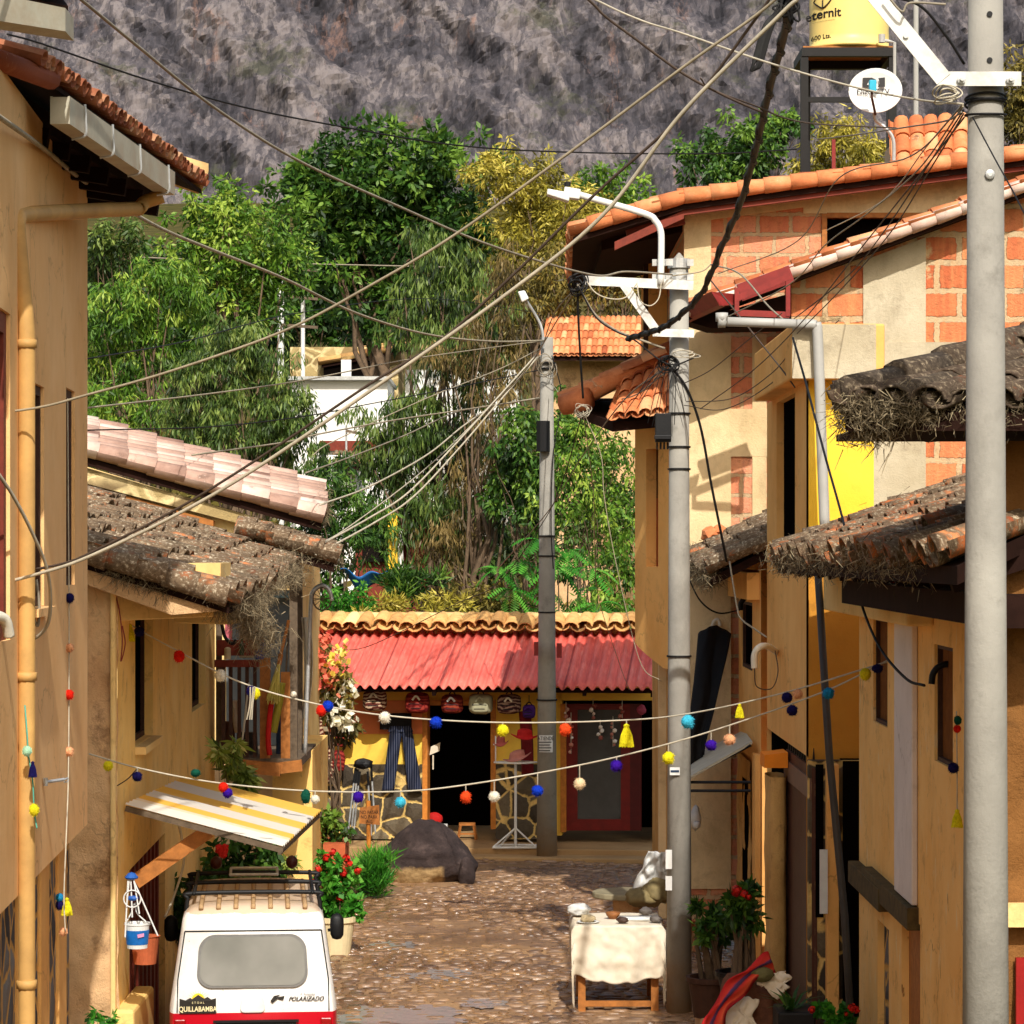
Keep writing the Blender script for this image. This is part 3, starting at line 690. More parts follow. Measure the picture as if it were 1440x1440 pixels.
def tiles(m, e0, e1, r1, r0, ncol, ncrs, rng, jit=1.0, endlift=.0, rk=.56, fn=None):
    e0, e1, r1, r0 = V(e0), V(e1), V(r1), V(r0)
    for i in range(ncol):
        for pan in (1, 0):
            u = (i + (.5 if not pan else 0.0)) / ncol + rng.uniform(-.06, .06) * jit / ncol
            if pan and i == 0: u += .1 / ncol
            for j in range(ncrs):
                v0 = j / ncrs - .12 / ncrs + rng.uniform(-.05, .05) * jit / ncrs * (1 if j else 2.0); v1 = (j + 1.12) / ncrs
                if v1 > 1: v1 = 1.0
                a = e0.lerp(e1, u).lerp(r0.lerp(r1, u), v0); b = e0.lerp(e1, u).lerp(r0.lerp(r1, u), v1)
                ax = (b - a).normalized(); sd = ((e1 - e0).lerp(r1 - r0, (v0 + v1) / 2)); pitch = sd.length / ncol; sd.normalize()
                nm = sd.cross(ax); nm.normalize()
                if nm.z < 0: nm = -nm
                sd = (sd + ax * rng.uniform(-.06, .06) * jit).normalized()
                r = pitch * rk; tone = min(1, max(0, rng.gauss(.5, .2)))
                off = nm * (r * .32 if not pan else r * .30) + nm * rng.uniform(-.01, .012) * jit
                if fn: off = off + nm * fn(u, (v0 + v1) / 2)
                n = 5; vs = []
                for (c, rr, lift) in ((a, r * 1.0, .02), (b, r * .86, -.005)):
                    for th in (r, r * .84):
                        k = rr * th / r
                        for q in range(n + 1):
                            an = math.pi * q / n
                            x, y = math.cos(an) * k, math.sin(an) * k * .8
                            if pan: y = -y + r * .25
                            vs.append(c + off + sd * x + nm * (y + lift))
                fs = []
                w = n + 1
                for q in range(n):
                    fs.append((q, q + 1, 2 * w + q + 1, 2 * w + q))            # outer
                    fs.append((w + q, 3 * w + q, 3 * w + q + 1, w + q + 1))    # inner
                    fs.append((q, w + q, w + q + 1, q + 1))                    # lower end ring
                m.add(vs, fs, tone)
def deck(m, e0, e1, r1, r0, th=.1, drop=.03):
    pts = [V(p) - V((0, 0, drop)) for p in (e0, e1, r1, r0)]
    m.prism(pts, (0, 0, -th))
def roof_to(root, name, mat, e0, e1, r1, r0, ncol, ncrs, seed=1, jit=1.0, label=None, fn=None, th=.1, deckmat='soffit', rk=.56):
    m = MB(); tiles(m, e0, e1, r1, r0, ncol, ncrs, random.Random(seed), jit, fn=fn, rk=rk)
    o = m.build(name, M[mat], root, smooth=True)
    if label: o['label'] = label
    d = MB(); deck(d, e0, e1, r1, r0, th); d.build('soffit', M[deckmat], o)
    return o
def moss_tufts(root, pts, n_, L, seed, mat='moss', name='moss', spread=.08, down=.4, wid=.012):
    n = int(n_ * 1.9); rs = np.random.RandomState(seed); q = []
    pts = [V(p) for p in pts]; seg = len(pts) - 1
    k = rs.randint(0, seg, n); t = rs.uniform(0, 1, n)
    A = np.array([tuple(p) for p in pts]); pos = A[k] * (1 - t)[:, None] + A[k + 1] * t[:, None] + rs.normal(0, spread, (n, 3))
    ax = rs.normal(size=(n, 3)); ax[:, 2] -= down; ax /= np.linalg.norm(ax, axis=1)[:, None]
    sd = np.cross(ax, rs.normal(size=(n, 3))); sd /= np.linalg.norm(sd, axis=1)[:, None]
    l = L * rs.uniform(.4, 1.4, (n, 1)); w = wid * .45 * rs.uniform(.6, 1.5, (n, 1)); l = l * .75
    q = np.stack([pos - sd * w * .5, pos + sd * w * .5, pos + ax * l + sd * w * .2, pos + ax * l - sd * w * .2], 1).reshape(-1, 3)
    return tag(np_mesh(name, q, np.clip(rs.normal(.5, .25, n), 0, 1), M[mat], root), None, None, kind='stuff')
def window_part(root, wallpt, s0, s1, z0, z1, rev, mat='darkglass', fmat='darkwood', fw=.04, name='window'):
    m = MB(); a = lambda s, z, k: wallpt(s, z, k)
    for (p, q, r_, t_) in ((s0, s0 + fw, z0, z1), (s1 - fw, s1, z0, z1), (s0 + fw, s1 - fw, z0, z0 + fw), (s0 + fw, s1 - fw, z1 - fw, z1)):
        f = [a(p, r_, rev - .035), a(q, r_, rev - .035), a(q, t_, rev - .035), a(p, t_, rev - .035)]
        m.prism(f, a(p, r_, rev + .02) - a(p, r_, rev - .035))
    w = m.build(name, M[fmat], root)
    g = MB(); g.quad(a(s0, z0, rev), a(s1, z0, rev), a(s1, z1, rev), a(s0, z1, rev)); g.build('pane', M[mat], w)
    return w
def cable_pts(pts, n=10):
    """Catmull-Rom through points"""
    pts = [V(p) for p in pts]
    if len(pts) == 2: return [pts[0].lerp(pts[1], i / n) for i in range(n + 1)]
    q = [pts[0] * 2 - pts[1]] + pts + [pts[-1] * 2 - pts[-2]]; out = []
    for i in range(1, len(q) - 2):
        for k in range(n):
            t = k / n; a, b, c, d = q[i - 1], q[i], q[i + 1], q[i + 2]
            out.append(.5 * ((2 * b) + (c - a) * t + (2 * a - 5 * b + 4 * c - d) * t * t + (3 * b - a - 3 * c + d) * t ** 3))
    out.append(pts[-1]); return out

# ================================================================== LEFT, NEAREST HOUSE
L1 = Line(XX(123, 21.5), 21.5, 500)
h1 = thing('plastered_house', 'nearest tan plastered house on the left with a metal eave gutter and long downpipe', 'house', (L1.X(21.5) - 2, 19, 0))
def l1s(px): return 21.5 - L1.D(px)
zb = 2.91
holes = []
for (a, b, y0, y1) in ((62, 36, 545, 851), (105, 93, 551, 822)):
    s0, s1 = sorted((l1s(a), l1s(b))); holes.append((s0 * 1.0015, s1 * 1.0015, ZZ(y1, L1.D(a)), ZZ(y0, L1.D(a))))
sb0, sb1 = l1s(14), l1s(-60); holes.append((sb0, sb1, ZZ(900, 16.6), ZZ(440, 16.6)))
m = MB(); A = (L1.X(21.5), 21.5); B = (L1.X(9), 9)
wp = panel(m, A, B, zb, 7.75, holes, .06, (1, .055))
# end wall and underside of the overhang
m.quad((A[0], A[1], zb), (A[0] - 4, A[1], zb), (A[0] - 4, A[1], 7.75), (A[0], A[1], 7.75))
m.quad((A[0], A[1], zb), (B[0], B[1], zb), (B[0] - .3, B[1], zb), (A[0] - .3, A[1], zb))
m.build('wall', M['tan'], h1)
for i, h in enumerate(holes):
    w = window_part(h1, wp, h[0], h[1], h[2], h[3], .058, 'darkglass' if i < 2 else 'dark', 'darkwood' if i < 2 else 'redwood', .06 if i < 2 else .12)
    if i == 2: w['label'] = 'large brown timber framed window'
# sill of the first slit
m = MB(); p = wp(holes[0][0], holes[0][2], 0); q = wp(holes[0][1], holes[0][2], 0)
m.beam(p + V((.02, 0, -.03)), q + V((.02, 0, -.03)), .12, .05); m.build('sill', M['tan'], h1)
# recessed stone ground floor with yellow pilasters
m = MB(); ro = -.13
wp2 = panel(m, (A[0] + ro, A[1] - .05), (B[0] + ro, B[1]), 0, zb, (), .1, (1, .055)); m.quad((A[0] + ro, A[1] - .05, 0), (A[0] - 4, A[1] - .05, 0), (A[0] - 4, A[1] - .05, zb), (A[0] + ro, A[1] - .05, zb))
m.build('stone_base', M['stone_l'], h1)
for (a, b) in ((-2, 18), (50, 68), (80, 91), (104, 114)):
    m = MB(); d0, d1 = L1.D(b), L1.D(a)
    m.prism([(L1.X(d0) + ro - .05, d0, 0), (L1.X(d0) + ro + .025, d0, 0), (L1.X(d0) + ro + .025, d0, zb - .01), (L1.X(d0) + ro - .05, d0, zb - .01)], (L1.X(d1) - L1.X(d0), d1 - d0, 0))
    m.build('pilaster', M['tan_side'], h1, bevel=.015)
# roof: eave runs along the street, tile ends outwards
e0, e1 = P(60, 98, 17.0), P(284, 262, 22.3)
e0 = e1 + (e0 - e1) * 1.04
up = V((-2.6, 0, .85)); r0, r1 = e0 + up, e1 + up * .9 + V((0, -1.0, 0))
o = roof_to(h1, 'roof', 'tile_old', e0, e1, r1, r0, 42, 7, 3, .5, th=.03)
m = MB()   # hip tiles seen side on at the far corner
for i in range(7):
    a = e1.lerp(r1, i * .14 + .0) + V((0, .05, .07)); b = e1.lerp(r1, i * .14 + .17) + V((0, .05, .05))
    m.tube([a, a.lerp(b, .5), b], [.13, .125, .11], 9, R.uniform(.3, .8))
m.build('hip_tiles', M['tile_ridge'], h1, smooth=True)
m = MB(); ed = (e1 - e0).normalized()   # dark boxed eave and beam
a0, a1 = e0 + V((-.34, 0, -.0)), e1 + V((-.34, -.15, -.0))
m.prism([a0, a1, a1 + V((-1.2, 0, .10)), a0 + V((-1.2, 0, .10))], (0, 0, -.14)); m.build('eave_boards_shade', M['soffit'], h1)
for i in range(9):
    m = MB(); a = e0.lerp(e1, .08 + i * .11) + V((-.3, 0, -.20)); m.beam(a, a + V((-1.0, 0, .16)), .08, .12); m.build('rafter', M['soffit'], h1)
# gutter box with straps
g0, g1 = e0.lerp(e1, .12) + V((.0, 0, -.17)), e0.lerp(e1, .74) + V((.0, 0, -.17))
gm = MB(); gx = V((.14, 0, 0))
for (x0, x1, z0, z1) in ((-.06, .06, -.085, -.073), (.048, .06, -.073, .085), (-.06, -.048, -.073, .085)):
    gm.prism([g0 + V((x0, 0, z0)), g0 + V((x1, 0, z0)), g0 + V((x1, 0, z1)), g0 + V((x0, 0, z1))], g1 - g0)
for e in (g0, g1 - (g1 - g0) * .003): gm.prism([e + V((-.048, 0, -.073)), e + V((.048, 0, -.073)), e + V((.048, 0, .08)), e + V((-.048, 0, .08))], (g1 - g0) * .003)
g = gm.build('gutter', M['gutter'], h1)
for t_ in (.12, .36, .62, .92):
    m = MB(); c = g0.lerp(g1, t_); m.tube(cable_pts([c + V((.064, 0, .10)), c + V((.068, 0, 0)), c + V((.064, 0, -.095)), c + V((-.02, 0, -.12))], 4), .008, 5); m.build('strap', M['galv'], g)
m = MB(); c = g0.lerp(g1, .955)
pth = [c + V((0, 0, -.11)), P(204, 284, 20.7), P(196, 293, 20.6), P(186, 294, 20.5), P(110, 297, 19.3), P(36, 302, 17.55), P(25, 308, 17.15), P(25, 330, 17.1)]
pth += [V((L1.X(17.1) + .05, 17.1, z)) for z in (6.3, 5, 3.4, 2.0, .05)]
m.tube(cable_pts(pth[:8], 5) + pth[8:], .052, 10)
for z in (6.2, 4.2, 2.35, 1.2): m.tube([(L1.X(17.1) + .05, 17.1, z), (L1.X(17.1) + .05, 17.1, z + .05)], .062, 10)
m.build('downpipe', M['pipe'], h1, smooth=True)
# higher eave piece at the top left corner of the house
m = MB(); a, b = P(-60, 20, 15), P(92, 44, 15.9)
m.prism([a, b, b + V((0, 0, .13)), a + V((0, 0, .15))], (.0, .3, 0)); m.build('upper_gutter', M['gutter'], h1)
roof_to(h1, 'upper_roof', 'tile_new', a + V((0, .1, .19)), b + V((0, .1, .19)), b + V((-.4, 1.8, .7)), a + V((0, 1.8, .7)), 5, 4, 5, .5)
m = MB(); a = P(-40, 70, 15.8); b = P(72, 112, 17.2); m.tube([a, a.lerp(b, .5), b], .062, 10, .0); m.build('ridge_tile', M['tile_new'], h1, smooth=True)

# ================================================================== LEFT, YELLOW HOUSE WITH MOSSY ROOF
L2 = Line(XX(165, 25), 25, 610)
h2 = thing('adobe_house', 'yellow adobe house on the left with a sagging mossy tile roof and slit windows', 'house', (L2.X(25) - 1.5, 29, 0))
Dend = L2.D(302)
def l2s(px): return (L2.D(px) - 25) * 1.0004
holes = []
for (a, b, y0, y1) in ((190, 215, 865, 1050), (270, 289, 850, 1002)):
    holes.append((l2s(a), l2s(b), ZZ(y1, L2.D(a)), ZZ(y0, L2.D(a))))
holes.append((l2s(182), l2s(232), .0, 2.05))
m = MB()
wp = panel(m, (L2.X(25), 25), (L2.X(Dend), Dend), 0, 4.75, holes, .12, (1, .03))
m.build('wall', M['yellowwall'], h2)
for h in holes[:2]:
    window_part(h2, wp, h[0], h[1], h[2], h[3], .118, 'dark', 'darkwood', .05)
m = MB(); p, q = wp(holes[0][0], holes[0][2] - .04, -.03), wp(holes[0][1], holes[0][2] - .04, -.03); m.beam(p, q, .14, .07)
m.build('sill', M['cream'], h2)
d = MB(); d.quad(wp(holes[2][0], 0, .115), wp(holes[2][1], 0, .115), wp(holes[2][1], 2.05, .115), wp(holes[2][0], 2.05, .115))
for k in range(9):
    s = holes[2][0] + (holes[2][1] - holes[2][0]) * (k + .5) / 9; a = wp(s, 0, .10)
    d.prism([a + V((0, -.05, .02)), a + V((.05, -.05, .02)), a + V((.05, -.05, 2.0)), a + V((0, -.05, 2.0))], (0, .1, 0))
d.build('door', M['redwood'], h2)
# rough adobe gable facing the camera
m = MB()
def gab(u, v):
    px = -60 + (168 - -60) * u; z = v * ZZ(790 + (px - 125) * .55 if px < 166 else 830, 25)
    p = V((XX(px, 25), 24.93, z)); k = .06 * noise.noise(V((p.x * 6, p.z * 7, 0))) + .05 * noise.noise(V((p.x * .9, p.z * .9, 4)))
    e = .03 * noise.noise(V((p.z * 2.5, 1, 0))) if u > .97 else 0
    return p + V((e - (.004 if u > .97 else 0), -k, 0))
m.grid(gab, 40, 60); m.build('gable_wall', M['adobe'], h2, smooth=True)
m = MB(); m.box(L2.X(25) - .045, L2.X(25) + .004, 24.86, 24.97, 0, 4.62); m.build('corner_plaster', M['cream'], h2, bevel=.02)
m = MB(); m.box(L2.X(25) - .02, L2.X(25) + .16, 24.9, 26.3, 0, .95); m.build('wall_foot', M['yellowwall'], h2, bevel=.03)
# mossy roof
En, Ef = P(322, 842, 24.7), P(410, 800, 34)
Rn = En + V((-3.4, 0, 1.06)); Rf = P(100, 692, 34)
sag = lambda u, v: .05 * noise.noise(V((u * 9, v * 6, 1))) - .06 * math.sin(math.pi * u) * (1 - v)
roof_to(h2, 'roof', 'tile_moss', En, Ef, Rf, Rn, 34, 9, 7, 2.2, fn=sag)
vg = MB()   # verge tiles at the near edge, some fallen
for i in range(13):
    a = En.lerp(Rn, i / 13) + V((0, -.06, .04 + R.uniform(-.03, .03))); b = En.lerp(Rn, (i + 1.15) / 13) + V((0, -.06, .02))
    vg.tube([a, b], [.11, .09], 8, R.uniform(0, 1))
vg.build('verge_tiles', M['tile_moss'], h2, smooth=True)
vb = MB(); vb.prism([En + V((0, .02, -.10)), Rn + V((0, .02, -.10)), Rn + V((0, .02, -.17)), En + V((-.5, .02, -.14))], (0, .25, 0)); vb.build('verge_mortar', M['adobe'], h2)
moss_tufts(h2, [En + V((-.1, .1, -.02)), En.lerp(Ef, .25) + V((0, 0, -.12)), En.lerp(Ef, .5), En.lerp(Ef, .9)], 2600, .16, 2, spread=.07, down=.8)
moss_tufts(h2, [En + V((.02, 1.2, .0)), En + V((.05, 1.8, -.25)), En + V((.1, 2.6, -.5))], 1300, .15, 3, spread=.09, down=.9)
moss_tufts(h2, [En, Rn], 900, .1, 4, spread=.05, down=.2)
moss_tufts(h2, [Ef, Ef.lerp(En, .2)], 900, .15, 5, spread=.1, down=.6)
moss_tufts(h2, [P(150, 800, 24.75), P(190, 815, 24.75), P(240, 832, 24.75)], 700, .14, 9, spread=.04, down=1.2)
# boxed cream soffit blocks below the eave
for (pa, pb, dd) in (((165, 832, 25.2), (300, 845, 25.2), 1.3), ((245, 838, 27.2), (325, 858, 27.2), 2.4)):
    a, b = P(*pa), P(*pb); m = MB()
    m.prism([a, b, b + V((0, 0, -.14)), a + V((0, 0, -.26))], (0, dd, 0)); m.build('eave_box', M['cream'], h2, bevel=.01)
m = MB(); a = P(262, 792, 24.9); m.box(a.x, a.x + .30, a.y, a.y + .9, a.z - .38, a.z); m.build('timber_end', M['cream'], h2)

# striped awning on the yellow house
c0, c1, c2, c3 = P(176, 1131, 25.5), P(398, 1190, 25.3), P(452, 1139, 28.0), P(264, 1091, 28.7)
aw = MB()
for i in range(60):
    u0, u1 = i / 60, (i + 1) / 60
    dz = lambda u: V((0, 0, .016 * math.sin(u * 60 * 2 * math.pi / 3)))
    tone = i / 60
    for k in range(6):
        v0, v1 = k / 6, (k + 1) / 6
        f = lambda u, v: c0.lerp(c3, u).lerp(c1.lerp(c2, u), v) + dz(u)
        aw.quad(f(u0, v0), f(u1, v0), f(u1, v1), f(u0, v1), tone)
WH, YE, GR = lin((240, 236, 224)), lin((240, 190, 84)), lin((220, 214, 204))
M['awning'] = attr_mat('striped_awning_sheet', [(0, WH), (.14, WH), (.17, YE), (.26, YE), (.30, GR), (.42, GR), (.45, YE), (.57, YE), (.60, GR), (.76, GR), (.80, YE), (1, YE)], .5, .25, .03, 6)
M['awning'].node_tree.nodes['Color Ramp'].color_ramp.interpolation = 'LINEAR'
aw_o = aw.build('awning', M['awning'], h2)
aw_o['label'] = 'corrugated awning sheet with yellow, white and grey stripes'
m = MB(); p, q = P(190, 1240, 25.6), P(294, 1168, 25.7); m.beam(p, q, .07, .13); m.build('brace', M['wood'], aw_o)
m = MB(); m.beam(c0 + V((0, .03, -.04)), c1 + V((0, .03, -.04)), .03, .05); m.beam(c3 + V((0, -.03, -.04)), c2 + V((0, -.03, -.04)), .03, .05); m.beam(c1 + V((-.03, 0, -.06)), c2 + V((-.03, 0, -.06)), .03, .03)
m.build('frame', M['oldwood'], aw_o)
# thorny sticks and a pale hose hanging in the doorway
hs = MB()
hs.tube(cable_pts([P(245, 1135, 26.5), P(256, 1180, 26.5), P(258, 1215, 26.5), P(244, 1262, 26.4), P(232, 1290, 26.3)], 6), .013, 6)
tag(hs.build('hose', M['cablewhite'], smooth=True), 'pale hose dangling under the striped awning', 'hose')

# ================================================================== LEFT, BACK HOUSE (pinkish tiles)
h3 = thing('gabled_house', 'cream gabled house behind the mossy roof with pinkish weathered tiles', 'house', (XX(270, 40), 40, 0))
m = MB(); yD = 38.5
pts = [P(60, 560, yD), P(60, 1296, yD), P(415, 1296, yD), P(416, 752, yD), P(123, 655, yD)]
m.prism([P(40, 640, yD), P(40, 1240, yD), P(414, 1240, yD), P(415, 755, yD)], (0, 5, 0)); m.build('gable_wall', M['cream'], h3)
a, b, c, d_ = P(452, 733, 38.2), P(448, 690, 40.8), P(90, 592, 40.8), P(90, 632, 38.2)
roof_to(h3, 'roof', 'tile_pink', a, b, c, d_, 9, 9, 8, .9, rk=.58)
m = MB(); m.prism([P(60, 640, 38.3), P(416, 744, 38.3), P(416, 757, 38.3), P(60, 664, 38.3)], (0, .2, 0)); m.build('verge_mortar', M['stone_hill'], h3)
m = MB(); m.prism([P(60, 664, 38.35), P(300, 732, 38.35), P(300, 740, 38.35), P(60, 682, 38.35)], (0, .15, 0)); m.build('verge_board', M['wood'], h3)
moss_tufts(h3, [P(452, 730, 38.2), P(450, 695, 40.6)], 700, .16, 12, spread=.06, down=.5)

# ================================================================== LEFT, TIMBER BALCONY
h4 = thing('timber_balcony', 'cluttered old timber balcony with a plank roof past the yellow house', 'balcony', (XX(370, 36), 36, 0))
Db = 35.2
m = MB()
for (px, D, w, mt) in ((413, Db, 11, 0), (421, Db + 1.5, 8, 0), (308, Db + .2, 8, 0)):
    x = XX(px, D); z1 = ZZ(795, D); hw = w / 2 / F * D; m = MB(); m.box(x - hw, x + hw, D - hw, D + hw, ZZ(1078, D), z1); m.build('post', M['oldwood'], h4)
for (px, w, y0) in ((373, 14, 925), (402, 13, 945)):
    x = XX(px, Db); hw = w / 2 / F * Db; m = MB(); m.box(x - hw, x + hw, Db - .06, Db + .06, ZZ(1072, Db), ZZ(y0, Db)); m.build('post', M['wood'], h4)
m = MB()
m.box(XX(302, Db), XX(372, Db), Db - .05, Db + .05, ZZ(938, Db), ZZ(928, Db)); m.box(XX(305, Db), XX(370, Db), Db, Db + .05, ZZ(922, Db), ZZ(900, Db)); m.build('rail', M['redwood'], h4)
m = MB()
for k, px in enumerate((312, 322, 334, 345, 356)): m.box(XX(px, Db), XX(px + 5, Db), Db - .02, Db + .02, ZZ(1065, Db), ZZ(938, Db))
m.build('balusters', M['darkwood'], h4)
m = MB(); m.box(XX(325, Db), XX(424, Db), Db - .1, Db + 2.6, ZZ(1078, Db), ZZ(1066, Db)); m.build('floor', M['oldwood'], h4)
m = MB(); m.beam(P(318, 1075, Db - .12), P(395, 1082, Db - .12), .16, .16); m.beam(P(392, 1080, Db - .1), P(425, 1076, Db - .1), .1, .14); m.build('floor_beam', M['wood'], h4)
m = MB(); zt = ZZ(838, 37.5); m.box(XX(318, 37.5), XX(425, 37.5), 37.5, 37.6, ZZ(1078, 37.5), zt)
m.build('back_wall', plain('grey_blue_boards', (112, 116, 116), .8, var=.25, scale=4), h4)
m = MB(); m.box(XX(330, 37.4), XX(425, 37.4), 37.35, 37.45, zt - .02, zt + .08); m.build('roof_edge', plain('pale_blue_sheet', (140, 176, 184), .6), h4)
m = MB(); m.box(XX(384, 37), XX(440, 37), 36.9, 40, 0, ZZ(1055, 37)); m.build('lower_wall', M['yellowwall'], h4)
m = MB(); m.box(XX(300, 37.3), XX(384, 37.3), 37.3, 40, 0, ZZ(1078, 37)); m.build('shadow_wall', M['adobe'], h4)
a, b = P(470, 790, 34.6), P(462, 782, 37.5); c, d_ = P(330, 742, 37.5), P(330, 748, 34.6)
roof_to(h4, 'roof', 'tile_moss', a, b, c, d_, 9, 6, 9, 2.0)
moss_tufts(h4, [a, b], 300, .12, 14, spread=.05, down=.5); moss_tufts(h4, [a, d_], 300, .1, 15, spread=.04, down=.3)

# ================================================================== SHOP AT THE END (turned 7 degrees)
SH = V((XX(690, 46.6), 46.6, 0)); sa = math.radians(-6.5)
st_, sn_ = V((math.cos(sa), math.sin(sa), 0)), V((math.sin(sa), -math.cos(sa), 0))   # along front, outward
def S(px, py, o=0.0):
    """point on the shop front plane (o metres in front of it) seen at px,py"""
    b = SH + sn_ * o; kx = (px - HX) / F
    # ray x = kx*y ; (p-b).sn_=0
    y = (b.dot(sn_)) / (kx * sn_.x + sn_.y)
    return V((kx * y, y, CZ + (HY - py) / F * y))
shop = thing('souvenir_shop', 'souvenir shop with a corrugated red metal roof closing the street', 'shop', (SH.x, SH.y + 1, 0))
zfl = .18
def spx(m, px0, px1, py0, py1, o0, th, tone=.5):
    a, b, c, d = S(px0, py1, o0), S(px1, py1, o0), S(px1, py0, o0), S(px0, py0, o0)
    m.prism([a, b, c, d], -sn_ * th, tone); return m
def setz(p, z): return V((p.x, p.y, z))
WTOP = 948
m = MB(); spx(m, 400, 598, WTOP, 1096, 0, .25); spx(m, 693, 760, WTOP, 1096, 0, .25); spx(m, 598, 693, WTOP, 985, 0, .25); spx(m, 785, 930, WTOP, 985, 0, .25); spx(m, 760, 790, WTOP, 1175, 0, .25)
m.build('wall', plain('sunny_yellow_wall', (250, 208, 84), .85, var=.1, scale=3, dirt=(222, 140, 60), dirtamt=.3), shop)
m = MB(); spx(m, 440, 598, 985, 1032, .02, .02); m.build('upper_band', plain('salmon_wall_band', (240, 138, 84), .85, var=.15, scale=4), shop)
m = MB(); spx(m, 400, 598, 1075, 1180, .05, .28); spx(m, 697, 760, 1075, 1180, .05, .28); m.build('stone_base', M['stone_s'], shop)
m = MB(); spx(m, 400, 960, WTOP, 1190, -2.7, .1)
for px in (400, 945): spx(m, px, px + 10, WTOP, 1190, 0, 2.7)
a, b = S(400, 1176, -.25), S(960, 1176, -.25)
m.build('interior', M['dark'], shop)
m = MB()
for (x0, x1, y0, y1) in ((594, 601, 985, 1166), (690, 697, 985, 1166), (601, 690, 985, 992)): spx(m, x0, x1, y0, y1, .07, .3)
m.build('door_frame', M['orangewood'], shop)
dr = MB()
for (x0, x1, y0, y1) in ((795, 812, 990, 1168), (873, 886, 990, 1168), (812, 873, 1152, 1168), (812, 873, 990, 998)): spx(dr, x0, x1, y0, y1, -.05, .08)
dr = dr.build('glass_door', plain('dark_red_door', (120, 26, 20), .5, var=.3), shop)
m = MB(); spx(m, 812, 873, 998, 1152, -.08, .01); m.build('pane', plain('dusty_shop_glass', (66, 66, 62), .15, var=.35, scale=2.5, spec=.5), dr)
m = MB(); spx(m, 788, 796, 990, 1170, .03, .1); m.build('door_post', M['orangewood'], shop)
m = MB()
spx(m, 886, 902, 990, 1168, -.05, .08); m.build('door_leaf', plain('deep_red_door', (84, 18, 16), .5), shop)
# raised step
m = MB()
for (x0, x1, o, z) in ((400, 960, 1.0, zfl), (640, 960, 1.5, .09)):
    a, b = S(x0, 1190, o), S(x1, 1190, o); c, d = S(x1, 1190, -3), S(x0, 1190, -3)
    m.prism([setz(a, 0), setz(b, 0), setz(c, 0), setz(d, 0)], (0, 0, z))
m.build('step', M['pavement'], shop, bevel=.02)
# corrugated roof
ea, eb = S(400, 962, .95), S(928, 972, .95); ra, rb = S(395, 886, -1.6), S(925, 892, -1.6)
eav_z = (ea.z + eb.z) / 2 ; rz = (ra.z + rb.z) / 2
m = MB(); NW = 38; NS = 10
def corr(u, v):
    p = ea.lerp(eb, u); q = setz(p - sn_ * 2.55, 0)
    p = V((p.x, p.y, eav_z)); q.z = rz
    return p.lerp(q, v) + V((0, 0, -.034 * math.sin(u * NW * 2 * math.pi)))
vs = []; 
m.grid(corr, NW * NS, 6)
t = NT('red_corrugated_sheet'); c = t.coord()
col = t.ramp(t.noise(c, 1.3, 8, .65), [(.35, lin((210, 92, 80))), (.6, lin((232, 116, 100)))])
mp = t.n('ShaderNodeMapping'); mp.inputs['Rotation'].default_value = (0, 0, -sa); mp.inputs['Location'].default_value = (.35, 0, 0); t.l(c, mp.inputs[0])
sx = t.n('ShaderNodeSeparateXYZ'); t.l(mp.outputs[0], sx.inputs[0])
fr = t.math('FRACT', t.math('DIVIDE', sx.outputs[0], 1.0)); ln = t.ramp(fr, [(.0, (1, 1, 1)), (.028, (1, 1, 1)), (.05, (0, 0, 0))])
col = t.mix(t.math('MULTIPLY', ln, .7), col, lin((120, 36, 34)))
ss = t.n('ShaderNodeMapping'); ss.inputs['Scale'].default_value = (9, .7, .7); t.l(mp.outputs[0], ss.inputs[0]); rs_ = t.ramp(t.noise(ss.outputs[0], 1.0, 8, .7), [(.52, (0, 0, 0)), (.7, (1, 1, 1))]); col = t.mix(t.math('MULTIPLY', rs_, .5), col, lin((150, 62, 48))); rs_ = t.ramp(t.noise(ss.outputs[0], 2.3, 8, .7), [(.56, (0, 0, 0)), (.72, (1, 1, 1))]); col = t.mix(t.math('MULTIPLY', rs_, .5), col, lin((246, 176, 158)))
pt = t.ramp(t.noise(c, 5, 8, .7), [(.60, (0, 0, 0)), (.68, (1, 1, 1))]); col = t.mix(t.math('MULTIPLY', pt, .15), col, lin((190, 72, 60)))
M['redroof'] = t.bsdf(col, .55, 0, None, .3)
m.build('roof', M['redroof'], shop, smooth=True, thick=.012)
m = MB()
for u in (.02, .2, .4, .6, .8, .98):
    p = corr(u, .02) - V((0, 0, .08)); q = corr(u, .95) - V((0, 0, .08)); m.beam(p, q, .06, .09)
m.beam(corr(0, .06) - V((0, 0, .09)), corr(1, .06) - V((0, 0, .09)), .06, .08); m.build('rafters', M['soffit'], shop)
# parapet with a coping of barrel tiles
m = MB(); a, b = S(385, 900, -1.65), S(940, 900, -1.65); zc = ZZ(884, 48.2)
m.prism([setz(a, 2.7), setz(b, 2.7), setz(b, zc), setz(a, zc)], -sn_ * .3); m.build('rear_wall', M['adobe'], shop)
a, b = setz(a, zc + .0) + sn_ * .30, setz(b, zc - .0) + sn_ * .30
o = MB(); tiles(o, a, b, b - sn_ * .5 + V((0, 0, .16)), a - sn_ * .5 + V((0, 0, .16)), 27, 1, random.Random(4), 1.2); o.build('coping_tiles', M['tile_ridge'], shop, smooth=True)
m = MB()
for i in range(14):
    p = a.lerp(b, i / 14) - sn_ * .46 + V((0, 0, .20)); q = a.lerp(b, (i + 1.06) / 14) - sn_ * .46 + V((0, 0, .19)); m.tube([p, q], [.08, .07], 8, R.uniform(.2, .9))
m.build('ridge_tiles', M['tile_ridge'], shop, smooth=True)

